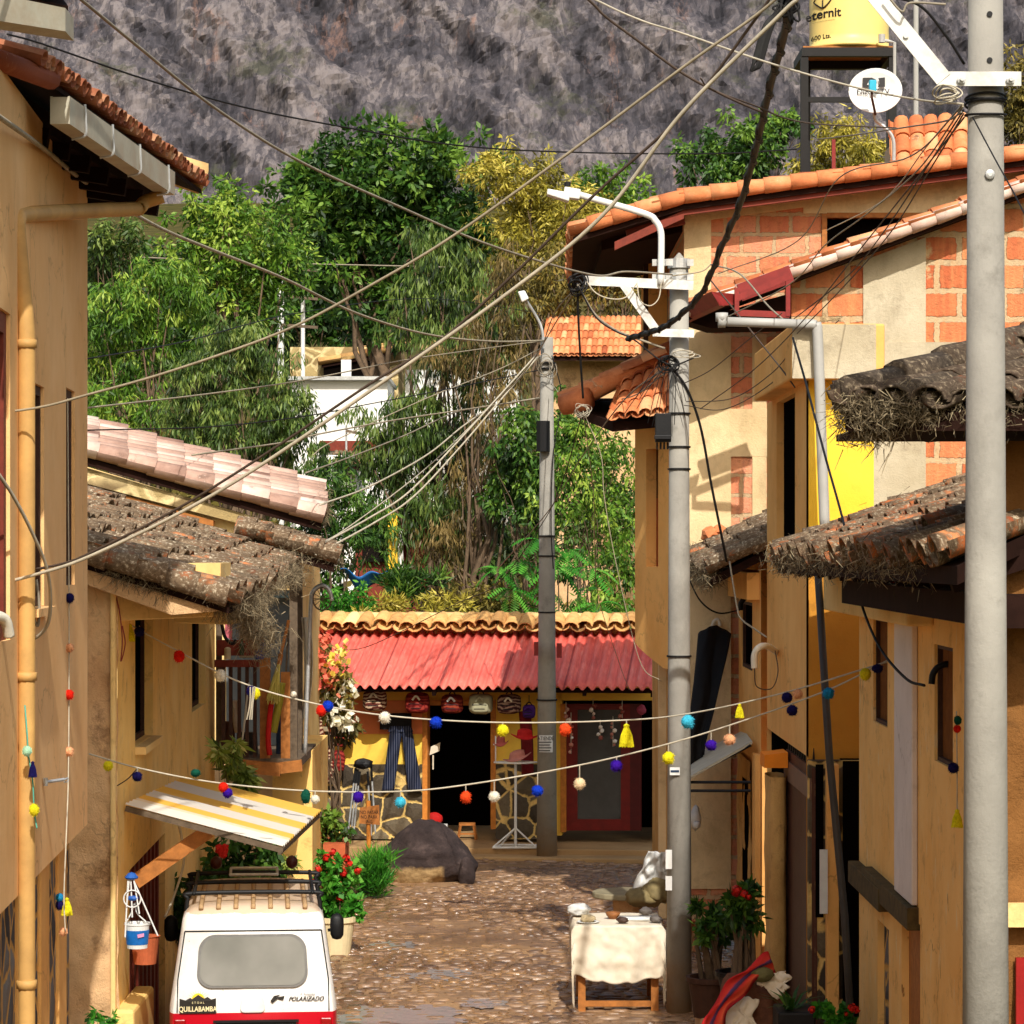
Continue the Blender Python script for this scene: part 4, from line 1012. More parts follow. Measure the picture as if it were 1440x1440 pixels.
# ================================================================== RIGHT, TALL BRICK HOUSE BEHIND
h5 = thing('brick_house', 'tall unfinished brick house with a sunlit patchy gable and thin orange tile verge', 'house', (XX(1150, 39), 39, 0))
D5 = 34.7; wm = MB(); th = (0, .25, 0)
def t5(px): return 300 - (px - 962) * .135
wm.prism([P(962, 1296, D5), P(1160, 1296, D5), P(1160, t5(1160), D5), P(962, t5(962), D5)], th)
wm.prism([P(1312, 1296, D5), P(1560, 1296, D5), P(1560, t5(1560), D5), P(1312, t5(1312), D5)], th)
wm.prism([P(1160, 302, D5), P(1312, 302, D5), P(1312, t5(1312), D5), P(1160, t5(1160), D5)], th)
wm.prism([P(1160, 1296, D5), P(1312, 1296, D5), P(1312, 400, D5), P(1160, 400, D5)], th)
x = XX(962, D5); wm.prism([(x, D5 + .25, 0), (x, D5 + 7, 0), (x, D5 + 7, 9.0), (x, D5 + .25, 9.2)], (.2, 0, 0))
wm.build('gable_wall', M['brick1'], h5)
for (a, b, y0, y1) in ((964, 1028, 470, 1250), (1058, 1078, 470, 790), (962, 1000, 300, 470)):
    m = MB(); m.prism([P(a, y1, D5 - .03), P(b, y1, D5 - .03), P(b, y0, D5 - .03), P(a, y0, D5 - .03)], (0, .03, 0)); m.build('concrete_column', M['warmconcrete'], h5)
m = MB(); m.prism([P(1028, 642, D5 - .035), P(1090, 642, D5 - .035), P(1090, 575, D5 - .035), P(1028, 575, D5 - .035)], (0, .035, 0)); m.build('concrete_beam', M['warmconcrete'], h5)
m = MB(); m.prism([P(962, 314, D5 - .04), P(1560, 233, D5 - .04), P(1560, 222, D5 - .04), P(962, 300, D5 - .04)], (0, .04, 0)); m.prism([P(1130, 300, D5 - .038), P(1440, 300, D5 - .038), P(1440, t5(1440) + 10, D5 - .038), P(1130, t5(1130) + 11, D5 - .038)], (0, .038, 0)); m.build('top_beam', M['warmconcrete'], h5)
m = MB()
for (x0, x1, y0, y1) in ((1156, 1163, 300, 400), (1309, 1316, 300, 400), (1163, 1309, 299, 306)): m.prism([P(x0, y1, D5 - .05), P(x1, y1, D5 - .05), P(x1, y0, D5 - .05), P(x0, y0, D5 - .05)], (0, .15, 0))
w = m.build('window', M['wood'], h5); m = MB(); m.quad(P(1160, 400, D5 + .2), P(1312, 400, D5 + .2), P(1312, 302, D5 + .2), P(1160, 302, D5 + .2)); m.build('pane', M['dark'], w)
# top roof : verge over the gable, eave to the left
en = P(806, 330, 34.2); ef = V((en.x + .12, 41, en.z + .05)); k1 = P(962, 283, 34.2); rn = P(1560, 206, 34.2); rf = V((rn.x, 41, rn.z + .1))
roof_to(h5, 'roof', 'tile_new', en, ef, V((k1.x, 41, k1.z + .05)), k1, 26, 4, 21, .5, th=.07)
roof_to(h5, 'roof', 'tile_new', k1, V((k1.x, 41, k1.z + .05)), rf, rn, 26, 14, 22, .5, th=.07)
m = MB()
for (p, q, n) in ((en + V((.18, 0, .06)), k1, 4), (k1, rn, 16)):
    for i in range(n):
        a = p.lerp(q, i / n) + V((0, -.03, .06)); b = p.lerp(q, (i + 1.08) / n) + V((0, -.03, .055)); m.tube([a, a.lerp(b, .5), b], [.10, .095, .085], 9, R.uniform(.35, .7))
m.build('verge_tiles', M['tile_new'], h5, smooth=True)
m = MB(); m.prism([en + V((.5, .05, -.08)), k1 + V((0, .05, -.10)), k1 + V((0, .05, -.2)), en + V((.5, .05, -.18))], (0, .08, 0)); m.prism([k1 + V((0, .05, -.10)), rn + V((0, .05, -.1)), rn + V((0, .05, -.15)), k1 + V((0, .05, -.16))], (0, .06, 0)); m.build('verge_board', M['redwood'], h5)
m = MB(); a = P(850, 300, 38.3); m.prism([P(846, 352, 35), P(962, 325, 35), P(962, 300, 35), P(846, 328, 35)], (0, 5, 0)); m.build('eave_boards_shade', M['soffit'], h5)
m = MB(); m.beam(P(880, 325, 34.6), P(962, 308, 34.6), .12, .13); m.build('eave_beam', M['redwood'], h5)
# tan column and dark slot of the upper floor, left of the gable
m = MB()
for (a, b) in ((912, 938), (953, 962)): m.prism([P(a, 600, 38.4), P(b, 600, 38.4), P(b, 330, 38.4), P(a, 330, 38.4)], (0, 2.2, 0))
m.prism([P(938, 600, 38.4), P(953, 600, 38.4), P(953, 470, 38.4), P(938, 470, 38.4)], (0, 2.2, 0)); m.build('side_wall', M['tan_side'], h5)
m = MB(); m.quad(P(938, 470, 39.6), P(953, 470, 39.6), P(953, 330, 39.6), P(938, 330, 39.6)); m.build('pane', M['dark'], h5)
m = MB(); m.box(XX(905, 38.45), XX(912, 38.45), 38.45, 38.55, ZZ(600, 38), ZZ(340, 38)); m.build('dark_post', M['darkwood'], h5)
# rounded tan bay
bx0, bx1, bd0, bd1 = XX(893, 37.2), XX(962, 37.2), 36.7, 37.95
m = MB(); hz0, hz1 = ZZ(797, 36.7), ZZ(630, 36.7)
prof = []
wa, wb = V((XX(893, 37.6), 37.6, 0)), V((XX(940, 36.4), 36.4, 0)); dv = (wb - wa); Lb = dv.length; dn = V((dv.y, -dv.x, 0)).normalized()
s0, s1 = Lb * .34, Lb * .70
def bz(u): return ZZ(905 + 32 * min(1, u * 1.15) ** .8, 37.2)
m2 = MB(); n = 14; us = sorted(set([i / n for i in range(n + 1)] + [s0 / Lb, s1 / Lb])); pt = lambda u, z, k=0: wa + dv * u + V((0, 0, z)) - dn * k
for i in range(len(us) - 1):
    u0, u1 = us[i], us[i + 1]; mid = (u0 + u1) / 2
    if s0 / Lb < mid < s1 / Lb:
        m2.quad(pt(u0, bz(u0)), pt(u1, bz(u1)), pt(u1, hz0), pt(u0, hz0)); m2.quad(pt(u0, hz1), pt(u1, hz1), pt(u1, ZZ(560, 37)), pt(u0, ZZ(560, 37)))
    else: m2.quad(pt(u0, bz(u0)), pt(u1, bz(u1)), pt(u1, ZZ(560, 37)), pt(u0, ZZ(560, 37)))
    m2.quad(pt(u0, bz(u0)), pt(u1, bz(u1)), pt(u1, bz(u1), 1.4), pt(u0, bz(u0), 1.4))
u0, u1 = s0 / Lb, s1 / Lb
for (p, q) in (((u0, hz0), (u0, hz1)), ((u1, hz0), (u1, hz1)), ((u0, hz0), (u1, hz0)), ((u0, hz1), (u1, hz1))): m2.quad(pt(*p), pt(*q), pt(*q, .15), pt(*p, .15))
m2.quad(pt(1, bz(1)), pt(1, ZZ(560, 37)), pt(1, ZZ(560, 37), 1.5), pt(1, bz(1), 1.5)); m2.quad(pt(0, bz(0)), pt(0, ZZ(560, 37)), pt(0, ZZ(560, 37), 1.5), pt(0, bz(0), 1.5))
m2.build('bay', M['tan_side'], h5)
m = MB(); zc = ZZ(700, 36.9); m.quad(pt(u0, zc, .14), pt(u1, zc, .14), pt(u1, hz1, .14), pt(u0, hz1, .14), .2); m.quad(pt(u0, hz0, .14), pt(u1, hz0, .14), pt(u1, zc, .14), pt(u0, zc, .14), .9)
m.build('bay_window', attr_mat('curtained_glass', [(0, lin((20, 12, 10))), (1, lin((150, 62, 26)))], .3, nz=.2), h5)
m = MB(); m.prism([(XX(938, 37.9), 37.9, 0), (2.6, 37.9, 0), (2.6, 37.9, bz(.9)), (XX(938, 37.9), 37.9, bz(.9))], (0, 4, 0)); m.build('ground_wall', M['adobe_r'], h5)
# small hipped roof over the bay
tip, rt, ap, bk = P(795, 568, 36.8), P(952, 578, 35.9), P(952, 486, 37.8), P(795, 566, 39.6)
mid = P(862, 590, 35.9)
m = MB(); tiles(m, P(800, 572, 39.0), tip, P(940, 500, 37.0), P(945, 488, 38.8), 8, 5, random.Random(31), .4)
tiles(m, mid, rt, ap, P(880, 535, 37.2), 5, 4, random.Random(32), .4); m.build('bay_roof', M['tile_new'], h5, smooth=True)
m = MB(); m.tube([tip + V((.05, 0, .02)), P(860, 536, 37), P(945, 490, 37.3)], [.14, .13, .11], 10, .5); m.tube([tip + V((-.03, 0, -.01)), tip + V((.3, -.2, .06))], [.14, .15], 10, .3); m.build('hip_tiles', M['tile_new'], h5, smooth=True)
m = MB(); m.prism([tip + V((.15, .1, -.05)), mid + V((0, .1, -.03)), rt + V((0, .15, -.06)), P(950, 560, 39), P(810, 560, 39)], (0, 0, -.12)); m.build('soffit', M['soffit'], h5)
h5b = XX(926, 40)
m = MB(); m.box(XX(926, 38.2), XX(938, 38.2), 38.1, 38.3, .0, ZZ(930, 38.2)); m.build('shop_side_post', M['warmconcrete'], h5)

# ================================================================== RIGHT, NEARER BRICK HOUSE
h6 = thing('brick_house', 'nearer house of big orange bricks with cream mortar and a slanting tile verge', 'house', (XX(1280, 34), 34, 0))
D6 = 33.7
def t6(px): return 392 - (px - 1113) * .372
m = MB(); m.prism([P(1113, 1375, D6), P(1560, 1375, D6), P(1560, t6(1560), D6), P(1113, t6(1113), D6)], (0, .85, 0)); m.build('wall', M['brick2'], h6)
for (a, b, y0, y1) in ((1214, 1302, 372, 900), (1060, 1113, 1, 0)):
    if y1: m = MB(); m.prism([P(a, y1, D6 - .03), P(b, y1, D6 - .03), P(b, t6(b) + 12, D6 - .03), P(a, t6(a) + 12, D6 - .03)], (0, .03, 0)); m.build('concrete_column', M['rawconcrete'], h6)
m = MB(); m.prism([P(1113, 540, D6 - .045), P(1560, 540, D6 - .045), P(1560, 481, D6 - .045), P(1113, 481, D6 - .045)], (0, .045, 0)); m.build('ring_beam', M['rawconcrete'], h6)
en = P(966, 440, 33.3); rn = P(1560, 220, 33.3); ef = V((en.x + .02, 34.3, en.z)); rf = V((rn.x, 34.3, rn.z))
roof_to(h6, 'roof', 'tile_new', en, ef, rf, rn, 4, 15, 41, .6, th=.06, deckmat='soffit')
m = MB()
for i in range(17):
    a = en.lerp(rn, i / 17) + V((0, -.03, .03)); b = en.lerp(rn, (i + 1.08) / 17) + V((0, -.03, .025)); m.tube([a, a.lerp(b, .5), b], [.085, .08, .07], 9, R.uniform(.5, .9))
m.build('verge_tiles', M['tile_pink'], h6, smooth=True)
m = MB(); m.prism([P(968, 452, 33.75), P(1113, 412, 33.75), P(1113, 460, 33.75), P(1000, 462, 33.75)], (0, .7, 0)); m.build('eave_boards_shade', M['soffit'], h6)
m = MB(); a = P(950, 432, 32.9); b = P(1008, 412, 31.9)
m.prism([P(948, 434, 33.6), P(1000, 410, 32.2), P(1012, 428, 32.2), P(960, 452, 33.6)], (.06, .05, -.02)); m.prism([P(1000, 410, 32.2), P(1040, 414, 32.4), P(1036, 428, 32.4), P(1012, 430, 32.2)], (0, .1, 0)); m.build('gutter', M['wine'], h6)
m = MB()
for (a, b) in (((1036, 405), (1036, 442)), ((1108, 395), (1108, 445)), ((1036, 440), (1110, 443)), ((1036, 420), (1112, 388))): m.beam(P(*a, 32.3), P(*b, 32.3), .05, .07)
m.beam(P(1040, 412, 32.5), P(1113, 385, 32.5), .06, .2); m.build('truss', M['wine'], h6)

# ================================================================== RIGHT, YELLOW TOWER HOUSE
h7 = thing('tower_house', 'narrow tan house with a bright yellow sunlit side, flat capped top and brown metal gate', 'house', (3.2, 29, 0))
xt = 2.815
s = lambda px: None
def dX(px, X): return X * F / (px - HX)
zt = ZZ(533, 26.8)
m = MB(); hol = (31.4 - dX(1092, xt), 31.4 - dX(1118, xt), 4.85, zt - .05)
wpt = panel(m, (xt, 31.4), (xt, 27), ZZ(1065, 27), zt, [hol], .08, (-1, 0))
m.quad((xt, 27, ZZ(1065, 27)), (xt, 31.4, ZZ(1065, 27)), (xt + .3, 31.4, ZZ(1065, 27)), (xt + .3, 27, ZZ(1065, 27)))
m.quad((xt, 31.4, 0), (xt + .55, 31.4, 0), (xt + .55, 31.4, zt), (xt, 31.4, zt)); m.quad((xt + .55, 31.4, 0), (xt + .55, 27.2, 0), (xt + .55, 27.2, zt), (xt + .55, 31.4, zt)); m.build('wall', M['tan_side'], h7)
m = MB(); m.quad(wpt(hol[0], hol[2], .078), wpt(hol[1], hol[2], .078), wpt(hol[1], hol[3], .078), wpt(hol[0], hol[3], .078)); m.build('tall_window', M['dark'], h7)
m = MB(); m.prism([(xt, 27, 0), (xt + .62, 27, 0), (xt + .62, 27, 4.95), (xt, 27, 4.95)], (0, .2, 0)); m.build('lower_front', M['ochre_shade'], h7); m = MB(); m.prism([(xt, 27, 4.95), (xt + .62, 27, 4.95), (xt + .62, 27, zt), (xt, 27, zt)], (0, .2, 0)); m.prism([(xt + .1, 27.2, 0), (xt + 3, 27.2, 0), (xt + 3, 27.2, 5.0), (xt + .1, 27.2, 5.0)], (0, .1, 0)); m.build('front_wall', M['brightyellow'], h7)
m = MB(); m.box(XX(1113, 26.7), 3.5, 26.7, 30.8, zt, ZZ(455, 26.7)); m.build('cap', M['tan_side'], h7, bevel=.02); m = MB(); m.prism([P(1114, 532, 26.69), P(1232, 532, 26.69), P(1232, 456, 26.69), P(1114, 456, 26.69)], (0, .005, 0)); m.build('cap_front', M['rawconcrete'], h7)
m = MB(); m.tube([P(1012, 452, 26.6), P(1140, 456, 26.6)], .045, 10); m.tube(cable_pts([P(1132, 456, 26.6), P(1146, 458, 26.6), P(1150, 476, 26.6), P(1156, 640, 26.6), P(1160, 745, 26.6)], 6), .05, 10); m.tube([P(1010, 452, 26.6), P(1020, 452, 26.6)], .06, 10)
m.tube([P(1015, 440, 26.6), P(1015, 452, 26.6)], .06, 10)
m.build('drainpipe', M['greypipe'], h7, smooth=True)
# ground floor: gate, stone pier, pilasters, leaning dark pipe
xg = 2.86
gt = MB(); d0, d1 = dX(1146, xg), dX(1109, xg); ng = 24
for i in range(ng):
    a, b = d0 + (d1 - d0) * i / ng, d0 + (d1 - d0) * (i + .62) / ng
    gt.box(xg - .03, xg + .0, a, b, .12, 2.92 + .0 * i)
gt.box(xg + .002, xg + .02, d0, d1, .1, 2.9)
gate = gt.build('gate', plain('brown_metal_gate', (92, 56, 44), .5, .2, .3, 6), h7)
GRM = plain('gate_rail_steel', (120, 92, 80), .5, .2)
for (q0, q1) in ((2.62, 2.82), (.1, .25)): m = MB(); m.box(xg - .05, xg - .032, d0, d1, q0, q1); m.build('gate_rail', GRM, gate)
m = MB()
for i in range(12):
    y = d0 + (d1 - d0) * (i + .5) / 12; m.tube([(xg, y, 2.9), (xg, y, 3.1)], [.02, .004], 5)
m.build('gate_spikes', M['blacksteel'], gate)
m = MB()
def pier(u, v):
    an = u * 2 * math.pi; r = .16 + .03 * noise.noise(V((math.cos(an) * 2, math.sin(an) * 2, v * 9)))
    return V((2.715 + math.copysign(abs(math.cos(an)) ** .6, math.cos(an)) * r * .6, 29.3 + math.copysign(abs(math.sin(an)) ** .6, math.sin(an)) * .35, v * 2.66))
m.grid(pier, 24, 60); m.build('stone_pier', M['adobe_r'], h7, smooth=True)
m = MB(); m.prism([P(1075, 1080, 28.9), P(1108, 1080, 28.9), P(1108, 1058, 28.9), P(1075, 1062, 28.9)], (0, .5, 0)); m.build('pier_cap', M['orange'], h7)
m = MB(); m.box(xt + .05, xt + .5, 31.0, 31.45, 0, 3.0); m.box(xg + .25, 6, 26.9, 31.4, 0, 3.0); m.build('inner_wall', M['dark'], h7)
m = MB(); m.box(2.80, 3.4, 26.86, 26.98, 0, 2.99); m.build('stone_front', M['stone_s'], h7)
m = MB(); a = 26.7; m.box(XX(1163, a), XX(1180, a), a, a + .15, 0, ZZ(1075, a)); m.build('pilaster', M['tan_side'], h7, bevel=.01)
m = MB(); m.tube([P(1149, 785, 26.55), P(1166, 1060, 26.3), P(1188, 1290, 26.0), V((XX(1202, 25.8), 25.8, .05))], .036, 10); m.build('leaning_pipe', M['darkpipe'], h7, smooth=True)
m = MB(); m.quad(P(1185, 1430, 26.84), P(1212, 1430, 26.84), P(1212, 1070, 26.84), P(1185, 1070, 26.84)); m.prism([P(1147, 1290, 26.84), P(1158, 1290, 26.84), P(1158, 1075, 26.84), P(1147, 1075, 26.84)], (0, .01, 0)); m.build('dark_opening', M['dark'], h7)
m = MB(); m.prism([P(1153, 1285, 26.62), P(1164, 1285, 26.62), P(1164, 1195, 26.62), P(1153, 1195, 26.62)], (0, .03, 0)); m.build('notice_board', M['white'], h7)

# ================================================================== RIGHT, LOW HOUSE WITH MOSSY THATCH-LIKE TILES
h8 = thing('low_house', 'low ochre house with a shaggy mossy eave just right of the middle pole', 'house', (3.2, 33.5, 0))
x8 = 2.75
m = MB(); dd = lambda px: dX(px, x8)
hol = (34.5 - dd(1043), 34.5 - dd(1058), ZZ(940, dd(1050)), ZZ(846, dd(1050)))
wpt = panel(m, (x8, 34.5), (x8, 31.42), 0, 4.75, [hol], .05, (-1, 0)); m.quad((x8, 34.5, 0), (x8 + 3, 34.5, 0), (x8 + 3, 34.5, 5.6), (x8, 34.5, 4.75)); m.build('wall', M['tan_side'], h8)
window_part(h8, wpt, *hol, .049, 'dark', 'darkwood', .04)
m = MB(); m.box(x8 - .14, x8 + .0, 31.6, 34.4, 4.42, 4.72); m.build('eave_box', M['tan_side'], h8)
e0, e1 = V((2.13, 34.6, 4.86)), V((2.2, 31.45, 4.70)); r1, r0 = V((3.9, 31.45, 5.55)), V((3.9, 34.6, 5.72))
roof_to(h8, 'roof', 'tile_moss', e1, e0, r0, r1, 15, 7, 51, 2.0, fn=lambda u, v: .05 * noise.noise(V((u * 7, v * 6, 3))))
moss_tufts(h8, [e0, e1], 2800, .14, 21, spread=.07, down=.9); moss_tufts(h8, [e0, r0], 700, .1, 22, spread=.05, down=0); 
m = MB(); m.blob(P(1000, 752, 34.4), (.12, .2, .10), 2, .3, 3, 1); m.blob(P(1012, 748, 34.4), (.1, .2, .09), 2, .3, 3, 2); m.build('broken_tiles', M['tile_new'], h8)
m = MB(); m.grid(lambda u, v: V((x8 - .03 - .03 * noise.noise(V((u * 5, v * 9, 2))), 34.4 - u * 2.0, v * 2.55)), 30, 30); m.build('adobe_patch', M['adobe_r'], h8, smooth=True)
m = MB(); y = dd(1066); m.box(x8 - .06, x8 + .02, y - .28, y + .1, 0, 2.7); m.build('pilaster', M['tan_side'], h8)
m = MB(); m.box(x8 - .035, x8 - .03, dd(1056), dd(1048), .1, 2.3); m.build('dark_opening', M['dark'], h8)
aw = MB(); c0, c1, c2, c3 = P(966, 1098, 31.8), P(1058, 1046, 31.7), P(1046, 1030, 34.2), P(962, 1072, 34.3)
aw.prism([c0, c1, c2, c3], (0, 0, .03)); ao = aw.build('awning', plain('grey_awning_sheet', (196, 190, 170), .5, var=.2, scale=5), h8); ao['label'] = 'small tilted grey awning sheet'
m = MB(); m.tube([P(962, 1100, 31.9), P(1056, 1100, 31.6)], .018, 6); m.tube([P(962, 1112, 31.9), P(1056, 1112, 31.6)], .018, 6); m.tube([P(985, 1085, 31.9), P(1056, 1048, 31.7)], .015, 5); m.build('awning_frame', M['blacksteel'], ao)

# ================================================================== RIGHT, LONG WEATHERED HOUSE
h9 = thing('weathered_house', 'long weathered ochre house on the right with a partly orange mossy roof', 'house', (4.2, 22, 0))
x9 = 3.1; d9 = lambda px: dX(px, x9); D0 = 25.4
sD = lambda px: D0 - d9(px)
holes = [(sD(1228), sD(1248), ZZ(1015, d9(1230)), ZZ(868, d9(1230))), (sD(1314), sD(1340), ZZ(1070, d9(1316)), ZZ(906, d9(1316))),
         (sD(1234), sD(1250), .0, ZZ(1300, d9(1242))), (sD(1268), sD(1294), .0, ZZ(1288, d9(1280)))]
m = MB(); wpt = panel(m, (x9, D0), (x9, 17.2), 0, 4.85, holes, .06, (-1, 0)); m.quad((x9, D0, 0), (x9 + 3, D0, 0), (x9 + 3, D0, 5.8), (x9, D0, 4.85)); m.build('wall', M['weathered'], h9)
for h in holes[:2]: window_part(h9, wpt, *h, .058, 'shutter', 'darkwood', .03)
m = MB(); m.quad(wpt(holes[2][0], 0, .058), wpt(holes[2][1], 0, .058), wpt(holes[2][1], holes[2][3], .058), wpt(holes[2][0], holes[2][3], .058)); m.build('stone_niche', M['stone_l'], h9)
m = MB(); m.quad(wpt(holes[3][0], 0, .058), wpt(holes[3][1], 0, .058), wpt(holes[3][1], holes[3][3], .058), wpt(holes[3][0], holes[3][3], .058)); m.build('door', M['wood'], h9)
m = MB(); m.box(x9 - .05, x9 - .002, d9(1291), d9(1266), ZZ(1262, d9(1278)), ZZ(862, d9(1278))); m.build('pilaster', M['greyplaster'], h9, bevel=.01)
m = MB(); m.box(x9 - .10, x9 + .1, d9(1252), d9(1208), ZZ(1268, 24), ZZ(1236, 24)); m.build('lintel', M['mossywood'], h9, bevel=.01)
m = MB(); m.box(x9 - .09, x9 + .1, d9(1292), d9(1226), ZZ(1287, 22.6), ZZ(1256, 22.6)); m.build('lintel', M['mossywood'], h9, bevel=.01)
m = MB(); m.box(x9 - .20, x9 + .0, 20.9, 26.5, 4.42, 4.76); m.build('cornice', M['cream'], h9, bevel=.02)
e1, e0 = V((2.38, 15.2, 4.93)), V((2.42, 25.9, 4.90)); r1, r0 = V((5.0, 19, 5.85)), V((5.0, 25.9, 5.85))
roof_to(h9, 'roof', 'tile_moss2', e1, e0, r0, r1, 46, 8, 61, 1.8, fn=lambda u, v: .05 * noise.noise(V((u * 20, v * 6, 3))))
m = MB()
for i in range(10):
    a = e0.lerp(r0, i / 10) + V((0, .05, .06 + R.uniform(-.02, .02))); b = e0.lerp(r0, (i + 1.1) / 10) + V((0, .05, .05)); m.tube([a, b], [.11, .09], 8, R.uniform(.2, .8))
m.build('verge_tiles', M['tile_moss2'], h9, smooth=True)
moss_tufts(h9, [e0, e0.lerp(e1, .3), e0.lerp(e1, .9)], 3000, .09, 31, spread=.06, down=.6); moss_tufts(h9, [e0, r0], 1400, .10, 32, spread=.06, down=.1)

for i in range(12): y = 15.9 + i * .78; m = MB(); m.beam((2.45, y, 4.80), (x9, y, 5.02), .09, .11); m.build('rafter', M['soffit'], h9)
m = MB(); m.prism([(2.62, 15.5, 4.56), (2.62, 22.6, 4.56), (2.62, 22.6, 4.74), (2.62, 15.5, 4.74)], (.48, 0, 0)); m.build('eave_boards_shade', M['soffit'], h9)  # dark slab and rafters added to make the deep shade under this eave

# ================================================================== RIGHT EDGE, NEAREST HOUSE
h10 = thing('adobe_house', 'nearest house on the right edge with a dark overhanging mossy hip roof', 'house', (4.2, 16, 0))
m = MB(); x10 = XX(1411, 16)
m.grid(lambda u, v: V((x10, 16 + .3 * u, v * 5.6)), 4, 4); m.grid(lambda u, v: V((x10 + u * 3, 16.0 - .04 * noise.noise(V((u * 15, v * 25, 6))), v * 5.6)), 60, 90); m.build('wall', M['adobe_dark'], h10, smooth=True)
m = MB(); m.box(x10 + .06, x10 + .9, 15.93, 15.97, .0, ZZ(1345, 16)); m.build('red_door', plain('red_door_paint', (150, 22, 20), .5, var=.2), h10)
m = MB(); m.box(x10 + .0, x10 + 1, 15.88, 15.96, ZZ(1300, 16), ZZ(1268, 16)); m.build('sill', M['cream'], h10)
cn = P(1190, 572, 15.4); ce = V((5.2, 15.4, cn.z)); ap = V((4.0, 17.8, cn.z + .74)); ar = V((5.6, 17.8, cn.z + .74))
EJ = lambda u, v: .03 * noise.noise(V((u * 12, v * 5, 9)))
roof_to(h10, 'roof', 'tile_dark', V((cn.x, 15.4, cn.z)), ce, ar, ap, 18, 6, 71, 1.8, fn=EJ)
roof_to(h10, 'roof', 'tile_dark', V((2.16, 18, cn.z + .16)), V((cn.x, 15.45, cn.z)), V((4.0, 17.8, cn.z + .74)), V((4.0, 18.1, cn.z + .74)), 13, 6, 72, 1.8, fn=EJ)
m = MB()
for i in range(7):
    a = cn.lerp(ap, i / 7) + V((0, 0, .07)); b = cn.lerp(ap, (i + 1.12) / 7) + V((0, 0, .05)); m.tube([a, b], [.10, .085], 8, R.uniform(0, .6))
m.build('hip_tiles', M['tile_dark'], h10, smooth=True)
m = MB(); a = P(1240, 580, 15.6); m.box(a.x, 5.0, 15.55, 15.75, ZZ(604, 15.6), cn.z - .03); m.box(a.x, 5, 15.75, 17.8, ZZ(600, 15.6), cn.z - .06); m.build('eave_beam', M['soffit'], h10)
moss_tufts(h10, [cn, P(1240, 578, 15.4), P(1300, 575, 15.4), V((4.0, 15.4, cn.z))], 2600, .08, 41, spread=.05, down=.7); moss_tufts(h10, [cn + V((.05, .1, -.05)), cn + V((.2, .1, -.1))], 500, .13, 42, spread=.06, down=.8)


# ================================================================== HOUSES ON THE SLOPE
def house(name, label, px0, px1, py0, D, wallmat, roofspec=None, wall_h=None, cat='house'):
    x0, x1 = XX(px0, D), XX(px1, D); z0 = min(hillz(x0, D), hillz(x1, D)) - 1.0
    r = thing(name, label, cat, ((x0 + x1) / 2, D + 2, z0)); m = MB(); m.box(x0, x1, D, D + 5, z0, ZZ(py0, D)); m.build('wall', wallmat, r); return r
whitew = plain('white_wall', (240, 238, 232), .8, var=.06, scale=1.5)
b = house('white_house', 'white walled house on the slope with a big plain wall left of the weeping tree', 408, 545, 532, 86, whitew)
m = MB(); m.box(XX(405, 85.8), XX(548, 85.8), 85.7, 91.2, ZZ(535, 86), ZZ(530, 86)); m.build('roof', M['galv'], b)
m = MB(); m.box(XX(450, 85.9), XX(545, 85.9), 85.86, 85.98, ZZ(634, 86), ZZ(620, 86)); m.build('brick_band', M['redwood'], b)
b = house('white_house', 'white house glimpsed between the hanging leaves of the weeping tree', 570, 730, 520, 90, whitew)
for px in (600, 660, 700): m = MB(); m.box(XX(px, 89.9), XX(px + 14, 89.9), 89.9, 90.02, ZZ(570, 90), ZZ(545, 90)); m.build('window', M['darkglass'], b)
b = house('white_house', 'white house glimpsed behind the sapling to the right of the shop pole', 790, 905, 570, 76, whitew)
for px in (810, 850): m = MB(); m.box(XX(px, 75.9), XX(px + 14, 75.9), 75.9, 76.02, ZZ(640, 76), ZZ(610, 76)); m.build('window', M['darkglass'], b)
b = house('stone_house', 'yellowish rubble stone house with a lean-to roof high on the slope', 408, 560, 488, 98, M['stone_hill'])
roof_to(b, 'roof', 'tile_ridge', P(452, 512, 97.5), P(452, 505, 100), P(580, 482, 100), P(580, 488, 97.5), 8, 4, 81, .6)
m = MB(); m.box(XX(455, 97.6), XX(545, 97.6), 97.6, 97.9, ZZ(540, 98), ZZ(508, 98)); m.build('shadow_opening', M['dark'], b)
m = MB(); m.box(XX(480, 97.3), XX(494, 97.3), 97.2, 97.5, ZZ(535, 98), ZZ(508, 98)); m.build('pillar', whitew, b)
b = house('tiled_house', 'house with a broad orange tiled roof seen right of the shop pole top', 775, 960, 500, 72, M['adobe'])
roof_to(b, 'roof', 'tile_pink', P(762, 500, 71.2), P(960, 500, 71.2), P(960, 447, 74), P(772, 447, 74), 26, 5, 82, .4)
b['label'] = 'house with a broad orange tiled roof seen right of the shop pole top'
for o in b.children:
    if o.name.startswith('roof'): o.data.materials[0] = M['tile_new']
m = MB(); m.box(XX(810, 71.3), XX(905, 71.3), 71.3, 71.5, ZZ(506, 71), ZZ(501, 71)); m.build('gutter', M['gutter'], b)
b = house('yellow_house', 'house with a bright yellow post and dark window among the bushes', 500, 600, 725, 60, M['redwood'])
m = MB(); m.box(XX(546, 59.7), XX(559, 59.7), 59.6, 59.8, ZZ(800, 60), ZZ(718, 60)); m.build('post', M['brightyellow'], b)
m = MB(); m.box(XX(560, 59.75), XX(567, 59.7), 59.7, 59.9, ZZ(800, 60), ZZ(745, 60)); m.build('white_post', whitew, b)
m = MB(); m.box(XX(510, 59.9), XX(545, 59.9), 59.85, 59.99, ZZ(790, 60), ZZ(738, 60)); m.build('window', M['darkglass'], b)
b = house('low_house', 'tiny far house with red trim below the big white wall', 420, 500, 640, 76, whitew)
